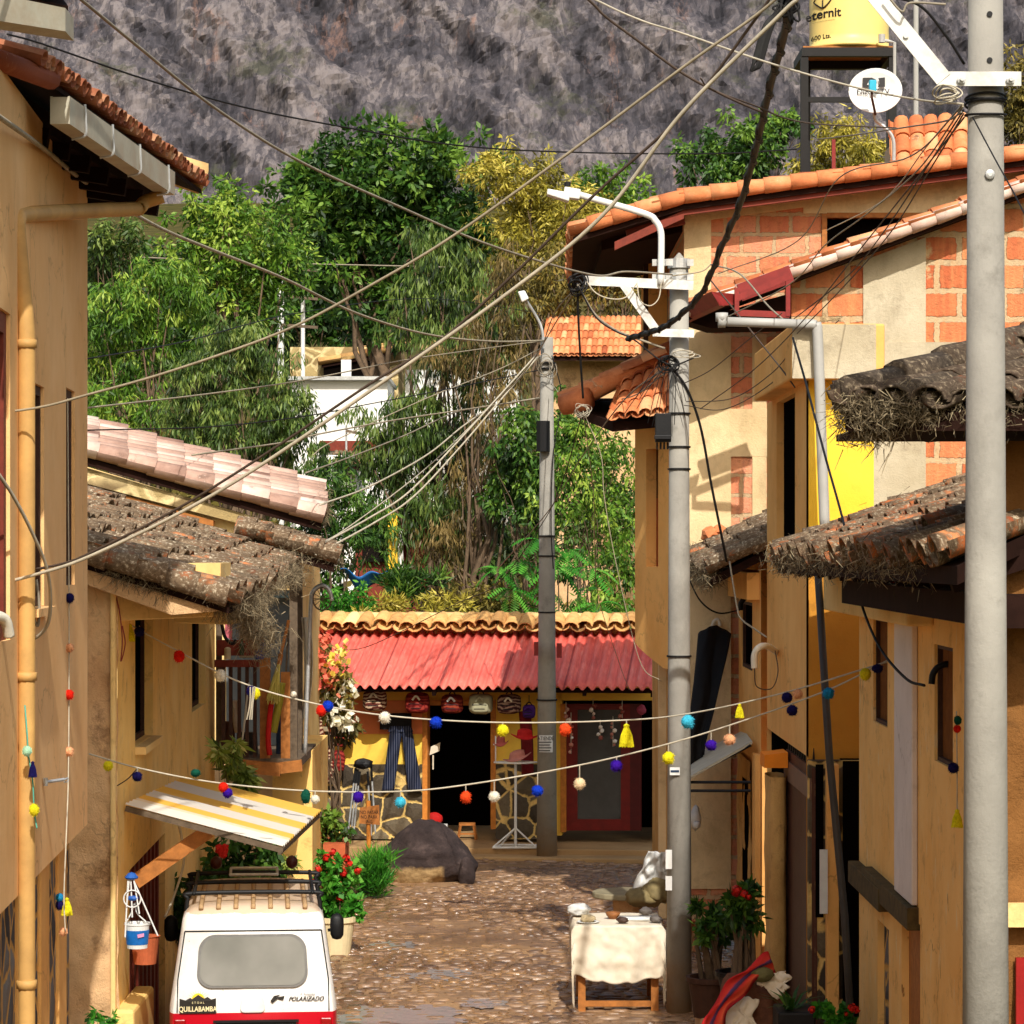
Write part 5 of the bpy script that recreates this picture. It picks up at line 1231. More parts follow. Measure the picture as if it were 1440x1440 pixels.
roof_to(b, 'roof', 'tile_moss', P(470, 655, 75.5), P(520, 655, 75.5), P(520, 638, 77), P(470, 636, 77), 8, 3, 83, 1)
# ================================================================== TEXT
def text_mesh(body, size, loc, mat, parent, name='lettering', sx=1.0, rot=0.0, ext=.001, shear=0.0, bold=0.0, align='CENTER', face=None):
    cu = bpy.data.curves.new('tmp_text', 'FONT'); cu.body = body; cu.size = size; cu.align_x = align; cu.align_y = 'CENTER'; cu.extrude = ext; cu.shear = shear; cu.offset = bold
    ob = bpy.data.objects.new('tmp_text', cu); COL.objects.link(ob)
    dg = bpy.context.evaluated_depsgraph_get(); me = bpy.data.meshes.new_from_object(ob.evaluated_get(dg)); bpy.data.objects.remove(ob); bpy.data.curves.remove(cu)
    mt = Matrix.Translation(V(loc)) @ (face if face else Matrix.Rotation(math.radians(90), 4, 'X')) @ Matrix.Rotation(rot, 4, 'Z') @ Matrix.Diagonal((sx, 1, 1, 1))
    me.transform(mt); me.materials.clear(); me.materials.append(mat); me.name = name
    return link_mesh(name, me, parent)

# ================================================================== UTILITY POLES
def pole(name, label, px_b, D, r0, top_z, r1, zb=0.0):
    x = XX(px_b, D); root = thing(name, label, 'utility pole', (x, D, 0)); m = MB()
    m.tube([(x, D, zb - .1), (x, D, top_z * .5), (x, D, top_z)], [r0, (r0 + r1) / 2, r1], 28)
    m.build('shaft', M['concrete'], root, smooth=True); return root, x
def angle(m, a, b, w=.06, h=.07, t=.008):
    a, b = V(a), V(b); d = (b - a).normalized(); up = d.cross(V((0, 1, 0))).normalized()
    if up.z < 0: up = -up
    m.obox((a + b) / 2, (b - a) / 2, up * h / 2, V((0, t / 2, 0)))
    m.obox((a + b) / 2 + up * (h / 2 + t / 2) + V((0, w / 2, 0)), (b - a) / 2, up * t / 2, V((0, w / 2 + t / 2, 0)))
p1, x1 = pole('utility_pole', 'thick nearest concrete utility pole at the right with drilled holes', 1386, 14.0, .128, 8.9, .078)
m = MB()
for py in (19, 84): m.lathe([(.014, -.004), (.014, .01)], V((x1 + .005, 14.0 - .0885, ZZ(py, 13.9))), 12, axis='y')
m.build('bolt_hole', M['black'], p1)
m = MB(); m.lathe([(.025, -.006), (.022, -.012), (.010, -.016)], V((x1 + .005, 14.0 - .093, ZZ(245, 13.9))), 12, axis='y'); m.build('bolt_hole', M['galv'], p1)
b = MB(); angle(b, P(1146, -107, 13.86), P(1326, 112, 13.86), .06, .075, .008); angle(b, P(1318, 112, 13.865), P(1436, 112, 13.865), .06, .062, .008); cr = b.build('crossarm', M['whitesteel'], p1)
m = MB()
for px in (1352, 1421): m.lathe([(.022, 0), (.022, -.012), (.010, -.014), (.010, -.03)], V((XX(px, 13.85), 13.855, ZZ(112, 13.85))), 8, axis='y')
m.lathe([(.014, 0), (.014, -.006)], V((XX(1274, 13.85), 13.85, ZZ(50, 13.85))), 10, axis='y'); m.build('bolt', M['galv'], cr)
m = MB()
for py, dy in ((140, 2), (147, -3), (162, 2), (139, -4)):
    z = ZZ(py, 14); m.tube([V((x1 + .100 * math.cos(a), 14 + .100 * math.sin(a), z + dy * .004 * math.sin(a * 1.0))) for a in np.linspace(0, 6.2832, 25)], .006, 5)
m.build('cable_ties', M['rubber'], p1)
def coil(c, r, n, thick, mat, nm, par=None, lab=None, seed=1, sq=.5):
    rr = random.Random(seed); m = MB(); c = V(c)
    for k in range(n):
        ph = rr.uniform(0, 6); a = r * rr.uniform(.6, 1.1); b = a * sq * rr.uniform(.7, 1.3); o = V((rr.uniform(-.3, .3) * r, rr.uniform(-.03, .03), rr.uniform(-.3, .3) * r)); t0 = rr.uniform(-.5, .5)
        m.tube([c + o + V((a * math.cos(t + t0), .03 * math.sin(2 * t), b * math.sin(t))) for t in np.linspace(ph, ph + 6.0, 18)], thick, 5)
    o = m.build(nm, M[mat], par, smooth=True)
    if lab: tag(o, lab, 'cable coil')
    return o
coil(P(1330, 134, 13.8), .062, 5, .004, 'cablewhite', 'cable_coil', None, 'tangle of pale wire beside the nearest pole under its crossarm', 3)

p2, x2 = pole('utility_pole', 'middle concrete utility pole carrying the white street lamp and black junction box', 955, 30.5, .137, 8.05, .10)
m = MB(); m.lathe([(.10, 0), (.06, .05), (.01, .11)], V((x2, 30.5, 8.05)), 20); m.build('pole_cap', M['concrete'], p2, smooth=True)
b = MB(); angle(b, P(823, 395, 30.3), P(975, 402, 30.3), .06, .09, .01); angle(b, P(876, 400, 30.28), P(926, 470, 30.28), .06, .08, .01); angle(b, P(918, 468, 30.285), P(976, 470, 30.285), .06, .075, .01); b.build('crossarm', M['whitesteel'], p2)
m = MB()
for py in (371, 391):
    z = ZZ(py, 30.5); m.tube([(x2, 30.5, z - .05), (x2, 30.5, z + .05)], .122, 20)
    m.box(XX(917, 30.4), XX(937, 30.4), 30.36, 30.37, z - .035, z + .035); m.box(XX(966, 30.4), XX(975, 30.4), 30.36, 30.37, z - .035, z + .035); m.box(XX(936, 30.4), XX(946, 30.4), 30.33, 30.345, z - .035, z + .035)
m.build('clamp', M['galv'], p2)
lamp = thing('street_lamp', 'white curved arm street lamp clamped to the middle pole', 'street lamp', P(929, 400, 30.28))
m = MB(); m.tube(cable_pts([P(929, 400, 30.28), P(930, 345, 30.28), P(929, 325, 30.28), P(922, 311, 30.28), P(905, 300, 30.28), P(815, 274, 30.28)], 6), .036, 10); m.build('arm', M['white'], lamp, smooth=True)
m = MB(); m.prism([P(794, 262, 30.2), P(817, 266, 30.2), P(815, 280, 30.2), P(792, 277, 30.2)], (0, .16, 0)); m.prism([P(770, 265, 30.18), P(802, 271, 30.18), P(800, 283, 30.18), P(769, 273, 30.18)], (0, .2, 0)); m.build('lamp_head', M['white'], lamp, bevel=.012)
m = MB(); m.lathe([(.035, 0), (.035, .04), (.02, .05)], P(798, 262, 30.28), 12); m.build('sensor', M['black'], lamp)
m = MB(); m.prism([P(921, 622, 30.33), P(943, 622, 30.33), P(943, 582, 30.33), P(921, 582, 30.33)], (0, -.14, 0)); m.prism([P(920, 618, 30.17), P(944, 618, 30.17), P(944, 612, 30.17), P(920, 612, 30.17)], (0, -.02, 0))
for i in range(4): m.tube([P(924 + i * 5, 622, 30.26), P(924 + i * 5, 632, 30.26)], .012, 6)
m.build('junction_box', M['black'], p2, bevel=.01)
m = MB()
for py in (583, 630, 661): z = ZZ(py, 30.5); m.tube([(x2, 30.5, z), (x2, 30.5, z + .02)], .124, 20)
z = ZZ(924, 30.5); m.tube([(x2, 30.5, z), (x2, 30.5, z + .02)], .134, 20); m.build('strap', M['rubber'], p2)
m = MB()
def stick(py0, py1, px0, px1, o=.0):
    q = []
    for py in (py1, py0):
        for px in ((px0, px1) if py == py1 else (px1, px0)): q.append(P(px, py, 30.352 - o))
    m.prism(q, (0, -.003, 0))
stick(1195, 1222, 936, 945); stick(1232, 1252, 936, 945, .004); m.build('paper_notice', M['white'], p2)
m = MB(); stick(1079, 1090, 942, 956); st = m.build('sticker', M['white'], p2)
m = MB(); stick(1083, 1086, 943, 955, .005); m.build('sticker_stripe', plain('blue_ink', (40, 60, 90), .6), st)

p3, x3 = pole('utility_pole', 'weathered far utility pole passing up through the red shop roof', 769, 45.35, .165, 8.35, .10)
m = MB(); z = ZZ(612, 45.2); m.tube([(x3 - .06, 45.2, ZZ(635, 45.2)), (x3 - .06, 45.2, ZZ(592, 45.2))], .11, 14); m.build('splice_case', M['black'], p3)
m = MB()
for py in (755, 783, 862, 512, 520, 985): z = ZZ(py, 45.4); m.tube([(x3, 45.35, z), (x3, 45.35, z + .025)], .143 if py < 900 else .168, 18)
m.build('strap', M['rubber'], p3)
m = MB(); z0, z1 = ZZ(1058, 45.2), ZZ(1034, 45.2)
vs = [[(x3 + .164 * math.sin(a), 45.35 - .164 * math.cos(a), z) for a in np.linspace(-.85, .6, 9)] for z in (z0, z1)]
for i in range(8): m.quad(vs[0][i], vs[0][i + 1], vs[1][i + 1], vs[1][i])
nt_ = m.build('notice', M['white'], p3)
text_mesh('ATIENDE', .085, (x3 - .02, 45.175, z1 - .05), M['black'], nt_, 'notice_text', .75)
m = MB()
for k in range(4): m.box(x3 - .13, x3 + .07 - .02 * (k % 2), 45.172, 45.174, z1 - .115 - k * .045, z1 - .10 - k * .045)
m.build('notice_lines', M['black'], nt_)
m = MB(); m.box(XX(751, 45), XX(757, 45), 45.0, 45.2, ZZ(922, 45), ZZ(903, 45)); m.build('bracket', M['wine'], p3); m = MB(); m.box(XX(783, 45), XX(790, 45), 45.0, 45.2, ZZ(925, 45), ZZ(905, 45)); m.build('bracket', M['wine'], p3)
lamp = thing('street_lamp', 'small white headed street lamp on a thin arm atop the far pole', 'street lamp', P(764, 478, 45.2))
m = MB(); m.tube(cable_pts([P(764, 490, 45.2), P(763, 468, 45.2), P(757, 450, 45.2), P(740, 422, 45.1)], 6), .022, 8); m.build('arm', M['galv'], lamp)
m = MB(); m.prism([P(728, 410, 45.0), P(738, 408, 45.0), P(744, 420, 45.0), P(734, 425, 45.0)], (0, .16, 0)); m.build('lamp_head', M['white'], lamp, bevel=.02)
# distant poles on the slope
for i, (px, y0, y1, w, lab) in enumerate(((395, 365, 485, 9, 'thick white distant post rising above the willowy tree'), (426, 382, 470, 6, 'thin white distant post beside the thicker one'), (487, 598, 640, 3, 'tiny grey utility post in front of the big white wall'))):
    D = (84, 88, 80)[i]; x = XX(px, D); r = thing('utility_pole', lab, 'utility pole', (x, D, hillz(x, D)))
    m = MB(); m.tube([(x, D, hillz(x, D) - .2), (x, D, ZZ(y0, D))], w / 2 / F * D, 10); m.build('shaft', M['white'] if i < 2 else M['galv'], r)
    m = MB()
    for dy in ((12, 52, 92) if i == 0 else (8,)): m.beam((x, D - .1, ZZ(y0 + dy, D)), (x + (1.1 if i == 0 else .4), D - .1, ZZ(y0 + dy + 4, D)), .08, .08)
    m.build('crossarm', M['oldwood'], r)

# ================================================================== TANK, DISH, ROOF PIECE
DT = 42.0
ts = thing('tank_stand', 'black steel stand holding the water tank on the brick house', 'stand', (XX(1194, DT), DT, ZZ(250, DT)))
m = MB()
for (px, D) in ((1131, DT - .55), (1255, DT - .55), (1134, DT + .6), (1252, DT + .6)): m = MB(); x = XX(px, D); m.box(x - .055, x + .055, D - .05, D + .05, ZZ(262, DT) - .3, ZZ(79, DT - .6)); m.build('leg', M['blacksteel'], ts)
m = MB(); a, b = XX(1127, DT - .55), XX(1260, DT - .55)
m.box(a, b, DT - .62, DT - .5, ZZ(79, DT - .6), ZZ(67, DT - .6)); m.box(a, b, DT + .5, DT + .62, ZZ(79, DT - .6), ZZ(67, DT - .6)); m.box(a, a + .1, DT - .5, DT + .5, ZZ(79, DT - .6), ZZ(67, DT - .6)); m.box(b - .1, b, DT - .5, DT + .5, ZZ(79, DT - .6), ZZ(67, DT - .6)); m.build('top_frame', M['blacksteel'], ts)
m = MB(); m.box(a + .03, b - .03, DT - .58, DT - .515, ZZ(152, DT), ZZ(145, DT)); m.build('crossbar', M['blacksteel'], ts)
m = MB()
for k in range(6): m.box(a + .03, b - .03, DT - .5 + k * .18, DT - .38 + k * .18, ZZ(67, DT - .6), ZZ(63, DT - .6))
m.build('planks', M['wood'], ts)
tk = thing('water_tank', 'cream plastic water tank printed with the word eternit', 'water tank', (XX(1194, DT), DT, ZZ(62, DT)))
cx = XX(1194, DT); rz = .58; z0 = ZZ(62, DT - .58)
m = MB(); prof = [(rz * .97, 0), (rz, .04)]
for i in range(9): prof += [(rz + (.006 if i % 2 else 0), .04 + .13 * i)]
prof += [(rz * .96, 1.18), (rz * .6, 1.32), (rz * .3, 1.36), (rz * .3, 1.42), (.02, 1.43)]
m.lathe(prof, (cx, DT, z0), 48); m.build('body', plain('cream_tank_plastic', (240, 214, 128), .4, var=.06, scale=2, dirt=(200, 160, 90), dirtamt=.2), tk, smooth=True)
ink = plain('printed_black', (30, 26, 24), .6)
def tank_text(body, size, px, py, bold=.002, sx=1.0):
    o = text_mesh(body, size, (0, 0, 0), ink, tk, 'lettering', sx, bold=bold); xc = XX(px, DT - .55) ; zc = ZZ(py, DT - .55)
    for v in o.data.vertices:
        x = xc + v.co.x - cx; v.co.z += zc; v.co.x = cx + x; v.co.y = DT - math.sqrt(max(.01, (rz + .009) ** 2 - x * x)) + v.co.y
tank_text('eternit', .185, 1160, 17, .004, .92); tank_text('600 Lts.', .09, 1157, 49, .001, .9)
tank_text('___________', .045, 1160, 25, 0, 1.2)
m = MB()
def arc_pt(x, z): X = x - cx; return V((x, DT - math.sqrt((rz + .01) ** 2 - X * X), z))
xl, zl = XX(1158, DT - .5), ZZ(-2, DT - .5)
lp = [arc_pt(xl + .12 * math.sin(t) * (.8 if math.cos(t) > 0 else 1 - .55 * abs(math.cos(t))), zl + .12 * math.cos(t)) for t in np.linspace(0, 6.2832, 20)]
m.tube(lp, .012, 5); m.tube([arc_pt(xl, zl - .12), arc_pt(xl, zl), arc_pt(xl + .04, zl + .05)], .010, 5); m.build('leaf_logo', ink, tk)
m = MB(); m.tube([P(1236, 56, DT - .6), P(1250, 58, DT - .6), P(1258, 60, DT - .62), P(1258, 110, DT - .62)], .025, 8); m.lathe([(.05, 0), (.05, .12)], P(1240, 60, DT - .6), 10); m.build('outlet_pipe', M['greypipe'], tk)
# satellite dish
DD = 38.6
ds = thing('satellite_dish', 'round white satellite dish with black lettering on the brick house roof', 'satellite dish', P(1256, 195, DD))
c = P(1231, 128, DD); fx = V((-.12, -1, .18)).normalized(); ux = fx.cross(V((0, 0, 1))).normalized(); uz = ux.cross(fx).normalized()
if uz.z < 0: uz = -uz
m = MB(); vs = []; nr, na = 6, 40
for j in range(nr + 1):
    for k in range(na):
        r = j / nr; a = 2 * math.pi * k / na; vs.append(c + ux * math.cos(a) * r * .355 + uz * math.sin(a) * r * .31 + fx * (.09 * r * r - .07))
fs = [(j * na + k, j * na + (k + 1) % na, (j + 1) * na + (k + 1) % na, (j + 1) * na + k) for j in range(nr) for k in range(na)]
m.add(vs, fs); dish = m.build('dish', M['white'], ds, smooth=True, thick=.012)
m = MB(); m.tube([c + ux * math.cos(a) * .355 + uz * math.sin(a) * .31 + fx * .02 for a in np.linspace(0, 6.2832, 41)], .008, 6); m.build('rim', M['white'], dish, smooth=True)
ux2 = ux if ux.x > 0 else -ux
fm = Matrix((ux2, uz, fx)).transposed().to_4x4()
text_mesh('DIRECTV', .105, c + fx * .0 + uz * -.012 + ux2 * -.03, ink, dish, 'lettering', 1.05, bold=.001, face=fm)
m = MB(); o_ = c + fx * .004 + ux2 * -.06 + uz * .13
q = lambda x, z: o_ + ux2 * x + uz * z
m.prism([q(-.11, .06), q(.01, .06), q(.07, .03), q(.08, -.02), q(.05, -.075), q(-.11, -.075)], fx * .003)
m.prism([q(.10, .05), q(.19, .06), q(.19, -.075), q(.09, -.075), q(.12, -.02)], fx * .003); m.build('emblem', ink, dish)
m = MB(); m.prism([q(-.02, .02), q(.05, .0), q(.0, -.05), q(-.05, -.04)], fx * .005); m.build('emblem_cut', M['white'], dish)
lb = c + fx * .42 - uz * .12 + ux2 * -.05
m = MB(); m.tube([c - uz * .33, lb - uz * .12, lb], .018, 8); m.build('feed_arm', M['darkwood'], ds)
m = MB(); a, b = P(1222, 113, DD - .45), P(1232, 129, DD - .45); m.box(a.x, b.x, DD - .5, DD - .38, b.z, a.z); m.build('feed_horn', plain('cyan_plastic', (50, 176, 206), .5), ds, bevel=.01)
m = MB(); m.tube(cable_pts([c - fx * .06, P(1230, 165, DD + .1), P(1243, 178, DD + .1), P(1256, 196, DD + .1), P(1257, 235, DD + .1)], 5), .025, 8); m.build('mount', M['galv'], ds)
m = MB(); m.tube([P(1288, -20, 43), P(1288, 190, 43)], .04, 8); tag(m.build('mast', M['greypipe']), 'thin grey pipe mast standing behind the satellite dish', 'mast')
rp = thing('roof_turret', 'upright orange tiled roof patch beside the satellite dish', 'roof', P(1305, 240, 39))
roof_to(rp, 'roof', 'tile_new', P(1262, 246, 38.9), P(1360, 238, 38.9), P(1360, 166, 39.9), P(1257, 172, 39.9), 5, 3, 91, .5)
m = MB(); m.box(XX(1268, 39.2), XX(1400, 39.2), 39.5, 41, ZZ(250, 39), ZZ(185, 39)); m.build('wall', M['rawconcrete'], rp)
m = MB(); m.box(XX(1170, 40), XX(1175, 40), 40, 40.06, ZZ(262, 40) - .2, ZZ(196, 40)); tag(m.build('rusty_stake', M['wine']), 'thin rusty red stake standing on the brick house roof', 'stake')

# ================================================================== MINIVAN
YR = 25.0; vx = (XX(238, YR) + XX(474, YR)) / 2
van = thing('parked_minivan', 'white and red minivan parked against the left wall seen from behind', 'minivan', (vx, YR + 1.7, 0))
BW = .735
def vsec(y):
    """roof height, width factors along the length (y=0 rear .. 3.35 front)"""
    if y < .25: zt = 1.74 + .07 * math.sin(min(1, y / .25) * math.pi / 2)
    elif y < 2.5: zt = 1.81 - .01 * (y - .25)
    elif y < 3.1: zt = 1.79 - (y - 2.5) / .6 * .74
    else: zt = 1.05 - (y - 3.1) * .25
    return zt
def vring(y, rear=0.0):
    zt = vsec(y); pts = []
    zl = .28; belt = .95
    def half(z):
        if z <= .45: return BW * (.95 + .05 * (z - zl) / (.45 - zl))
        if z <= belt: return BW
        return BW - (z - belt) / .92 * .135
    n = 14; rc = .13
    for i in range(n + 1):
        z = zl + (zt - rc - zl) * i / n; pts.append((half(z), z))
    hw = half(zt - rc)
    for i in range(1, 7): a = i / 6 * math.pi / 2; pts.append((hw - rc * 1.15 + rc * 1.15 * math.cos(a), zt - rc + rc * math.sin(a)))
    hw2 = pts[-1][0]
    for i in range(1, 5): pts.append((hw2 * (1 - i / 4), zt + .02 * (1 - (1 - i / 4) ** 2)))
    full = pts + [(-x, z) for x, z in reversed(pts[:-1])]
    return full
ysr = [0, .015, .05, .12, .25, .5, .9, 1.3, 1.7, 2.1, 2.5, 2.7, 2.9, 3.1, 3.25, 3.33]
rings = []
for y in ysr:
    r = vring(max(y, .0)); k = 1.0
    if y < .12: k = 1 - .055 * (1 - y / .12) ** 2
    if y > 3.1: k = 1 - .10 * ((y - 3.1) / .23) ** 2
    zm = .95
    out = []
    for x, z in r:
        lean = .16 * max(0, (z - 1.0)) if y < .5 else 0   # tailgate leans forward
        out.append((vx + x * k, YR + y + lean * (1 - min(1, y / .5)), zm + (z - zm) * (k if z > zm else 1 - (1 - k) * .5)))
    rings.append(out)
m = MB(); nn = len(rings[0]); vs = [p for r in rings for p in r]; fs = []
for j in range(len(rings) - 1):
    for i in range(nn - 1): fs.append((j * nn + i, j * nn + i + 1, (j + 1) * nn + i + 1, (j + 1) * nn + i))
    fs.append((j * nn + nn - 1, j * nn, (j + 1) * nn, (j + 1) * nn + nn - 1))
# caps as strips between mirrored points
for j, flip in ((0, 0), (len(rings) - 1, 1)):
    for i in range(nn // 2): a, b, c, d = j * nn + i, j * nn + i + 1, j * nn + nn - 2 - i, j * nn + nn - 1 - i; fs.append((a, b, c, d)) if len({a, b, c, d}) == 4 else fs.append((a, b, c)) if b != c else None
m.add(vs, [f for f in fs if f])
t = NT('van_paint'); c = t.coord(); sx = t.n('ShaderNodeSeparateXYZ'); t.l(c, sx.inputs[0])
isr = t.math('LESS_THAN', sx.outputs[2], ZZ(1424, 25.0)); wcol = t.ramp(t.noise(c, 2.2, 8, .65), [(.35, lin((222, 216, 206))), (.6, lin((242, 240, 236)))])
dz = t.ramp(t.math('ADD', sx.outputs[2], t.math('MULTIPLY', t.noise(c, 5, 6, .7), .04)), [(.0, (0, 0, 0)), (1, (1, 1, 1))])
top = t.math('GREATER_THAN', t.math('ADD', sx.outputs[2], t.math('MULTIPLY', t.noise(c, 7, 7, .7), .06)), 1.792)
wcol = t.mix(t.math('MULTIPLY', top, .7), wcol, lin((196, 158, 112)))
sp = t.ramp(t.noise(c, 38, 3, .5), [(.70, (0, 0, 0)), (.73, (1, 1, 1))]); wcol = t.mix(t.math('MULTIPLY', sp, .5), wcol, lin((120, 84, 60)))
vm = t.bsdf(t.mix(isr, wcol, lin((190, 16, 34))), .3, 0, None, .5)
body = m.build('body', vm, van, smooth=True)
def rear(x, z, o=.0):  # point on the leaning tailgate
    y = YR + .16 * max(0, (z - 1.0)) - o
    return V((x, y, z))
def rrect(px0, px1, py0, py1, rad, o, n=8, bulge=.0):
    """rounded rectangle on the tailgate from picture corners"""
    x0, x1 = XX(px0, YR), XX(px1, YR); z0, z1 = ZZ(py1, YR), ZZ(py0, YR); pts = []
    for (cx_, cz_, a0) in ((x1 - rad, z1 - rad, 0), (x0 + rad, z1 - rad, 90), (x0 + rad, z0 + rad, 180), (x1 - rad, z0 + rad, 270)):
        for k in range(n + 1): a = math.radians(a0 + 90 * k / n); pts.append((cx_ + rad * math.cos(a), cz_ + rad * math.sin(a)))
    return [rear(x + (bulge * (z - z0) * (1 if x < (x0 + x1) / 2 else -1)), z, o) for x, z in pts]
wo = rrect(276, 434, 1316, 1389, .14, -.02, bulge=.06); wi = rrect(280, 430, 1319, 1386, .13, -.02, bulge=.06)
m = MB(); m.prism(wo, (0, -.042, 0)); wf = m.build('rear_window_seal', M['galv'], van, smooth=False)
wf.data.materials[0] = plain('grey_window_rubber', (120, 118, 114), .6)
m = MB(); m.prism(wi, (0, -.046, 0))
t = NT('tinted_rear_glass'); c = t.coord(); vmw = t.ramp(t.noise(c, 1.6, 4, .5), [(.3, lin((104, 104, 98))), (.7, lin((140, 138, 132)))]); tg = t.bsdf(vmw, .12, 0, None, .6)
m.build('rear_window', tg, van)
m = MB(); m.prism(rrect(336, 374, 1397, 1424, .05, -.01, bulge=.18), (0, -.03, 0)); m.build('handle_panel', M['white'], van, bevel=.008)
m = MB(); m.prism([rear(XX(a, YR), ZZ(b, YR), .012) for a, b in ((300, 1437), (420, 1437), (420, 1434), (300, 1434))], (0, -.03, 0)); m.prism([rear(XX(a, YR), ZZ(b, YR), .012) for a, b in ((304, 1470), (416, 1470), (416, 1437), (304, 1437))], (0, -.012, 0)); pl = m.build('number_plate', M['black'], van)
m = MB(); m.prism([rear(XX(a, YR), ZZ(b, YR), .026) for a, b in ((308, 1467), (412, 1467), (412, 1441), (308, 1441))], (0, -.004, 0)); m.build('plate_face', M['white'], pl)
for sg in (-1, 1):
    m = MB(); x = vx + sg * .64; m.box(x - .05, x + .05, YR - .012, YR + .06, .62, .86); m.build('tail_light', plain('tail_light_red', (150, 10, 10), .2), van, bevel=.01)
m = MB(); m.box(vx - .74, vx + .74, YR - .06, YR + .12, .30, .52); m.build('bumper', plain('grey_bumper', (60, 58, 58), .6), van, bevel=.04)
for (sx_, yy) in ((-1, .6), (1, .6), (-1, 2.75), (1, 2.75)):
    m = MB(); m.lathe([(.14, -.08), (.27, -.08), (.29, -.05), (.29, .05), (.27, .08), (.14, .08)], (vx + sx_ * .64, YR + yy, .29), 24, axis='x'); wl = m.build('wheel', M['black'], van, smooth=False)
    m = MB(); m.lathe([(.03, .02), (.16, .045), (.17, .06)], (vx + sx_ * .64 + (.03 if sx_ > 0 else -.13), YR + yy, .29), 16, axis='x'); m.build('rim', M['galv'], wl)
for sg in (-1, 1):
    m = MB()
    for (y0, y1) in ((.35, 1.1), (1.2, 1.95), (2.05, 2.6)):
        xa = lambda z: vx + sg * (BW - (z - .95) / .92 * .135 + .004)
        m.quad((xa(1.1), YR + y0, 1.1), (xa(1.1), YR + y1, 1.1), (xa(1.62), YR + y1 - (.25 if y1 > 2.5 else 0), 1.62), (xa(1.62), YR + y0, 1.62))
    m.build('side_window', M['darkglass'], van)
m = MB(); m.quad((vx - .58, YR + 2.62, 1.74), (vx + .58, YR + 2.62, 1.74), (vx + .64, YR + 3.06, 1.14), (vx - .64, YR + 3.06, 1.14)); m.build('windscreen', M['darkglass'], van)
for sg in (-1, 1):
    m = MB(); m.blob((vx + sg * .80, YR + 2.55, 1.32), (.07, .05, .13), 2, .05, 2, 1, sq=.7); m.beam((vx + sg * .72, YR + 2.6, 1.28), (vx + sg * .80, YR + 2.55, 1.3), .03, .03); m.build('wing_mirror', M['black'], van, smooth=True)
# roof ribs and rack
RBM = plain('dusty_roof', (184, 150, 108), .6, var=.15)
for k in range(7):
    m = MB(); x = vx - .46 + k * .153; m.tube(cable_pts([(x, YR + .2, 1.805), (x, YR + .35, 1.826), (x, YR + 1.6, 1.824), (x, YR + 2.2, 1.812)], 4), .022, 6); m.build('roof_rib', RBM, van, smooth=True)
rk = MB(); zt = 1.90
for y in (.55, 1.35, 2.1):
    rk.tube(cable_pts([(vx - .60, YR + y, 1.74), (vx - .585, YR + y, 1.85), (vx - .52, YR + y, zt), (vx + .52, YR + y, zt), (vx + .585, YR + y, 1.85), (vx + .60, YR + y, 1.74)], 5), .020, 8)
for sg in (-1, 1): rk.tube([(vx + sg * .53, YR + .5, zt), (vx + sg * .53, YR + 2.2, zt)], .018, 8)
rack = rk.build('roof_rack', M['black'], van, smooth=True)
m = MB()
for y in (1.7, 2.25): m.tube([(vx - .22, YR + y, zt + .03), (vx + .22, YR + y, zt + .03)], .016, 6)
for sg in (-1, 1): m.tube([(vx + sg * .22, YR + 1.7, zt + .03), (vx + sg * .22, YR + 2.25, zt + .03)], .014, 6)
m.build('rack_bar', M['galv'], rack)
for sg in (-1, 1):
    m = MB(); m.blob((vx + sg * .36, YR + 2.2, zt + .09), (.06, .06, .065), 2, .03, 2, 1); m.build('roof_light', plain('dark_red_lamp', (70, 30, 24), .4), van, smooth=True)
m = MB()
for sg in (-1, 1): m.tube([rear(vx + sg * .665, .92, .004), rear(vx + sg * .66, 1.2, .004), rear(vx + sg * .60, 1.62, .004)], .006, 5)
m.tube([rear(vx - .60, 1.62, .0), rear(vx + .60, 1.62, .0)], .006, 5); m.build('tailgate_seam', M['rubber'], van)
van.rotation_euler = (0, 0, math.radians(5.0)); van.location.x -= .148
# stickers
yel, dk, crm = plain('sticker_yellow', (240, 196, 40), .6, var=.05), plain('sticker_dark', (38, 32, 26), .6), plain('sticker_cream', (236, 220, 170), .6, var=.05)
rq = lambda px, py, o: rear(XX(px, YR), ZZ(py, YR), o)
m = MB(); m.prism([rq(253, 1403, .012), rq(253, 1424, .012), rq(304, 1424, .012), rq(304, 1403, .012), rq(292, 1406, .012), rq(279, 1398, .012), rq(266, 1407, .012)], (0, -.002, 0)); sk = m.build('sticker', dk, van)
m = MB()
for k in range(13):
    a = math.pi * k / 12; c_ = (279, 1405); m.poly([rq(c_[0] + math.cos(a - .07) * 6, c_[1] - math.sin(a - .07) * 5, .0105), rq(c_[0] + math.cos(a) * 17, c_[1] - math.sin(a) * 15, .0105), rq(c_[0] + math.cos(a + .07) * 6, c_[1] - math.sin(a + .07) * 5, .0105)])
m.poly([rq(279 + 9 * math.cos(a), 1405 - 9 * math.sin(a), .011) for a in np.linspace(0, math.pi, 14)]); m.build('sun_emblem', yel, sk)
m = MB(); m.poly([rq(258, 1407, .0155), rq(268, 1402, .0155), rq(272, 1405, .0155), rq(279, 1398, .0155), rq(286, 1404, .0155), rq(292, 1401, .0155), rq(301, 1407, .0155)]); m.build('mountain_emblem', dk, sk)
text_mesh('QUILLABAMBA', .062, rq(278.5, 1418, .018), crm, sk, 'sticker_text', .80, bold=.0012)
text_mesh('E T O A L', .026, rq(279, 1409, .018), crm, sk, 'sticker_text', 1.0)
text_mesh('POLARIZADO', .052, rq(430, 1405.5, .014), dk, van, 'sticker_text', .95, shear=.35, bold=.001)
text_mesh('T. Tuneados', .026, rq(432, 1399, .014), plain('sticker_grey', (120, 116, 112), .6), van, 'sticker_text', 1.0, shear=.3)
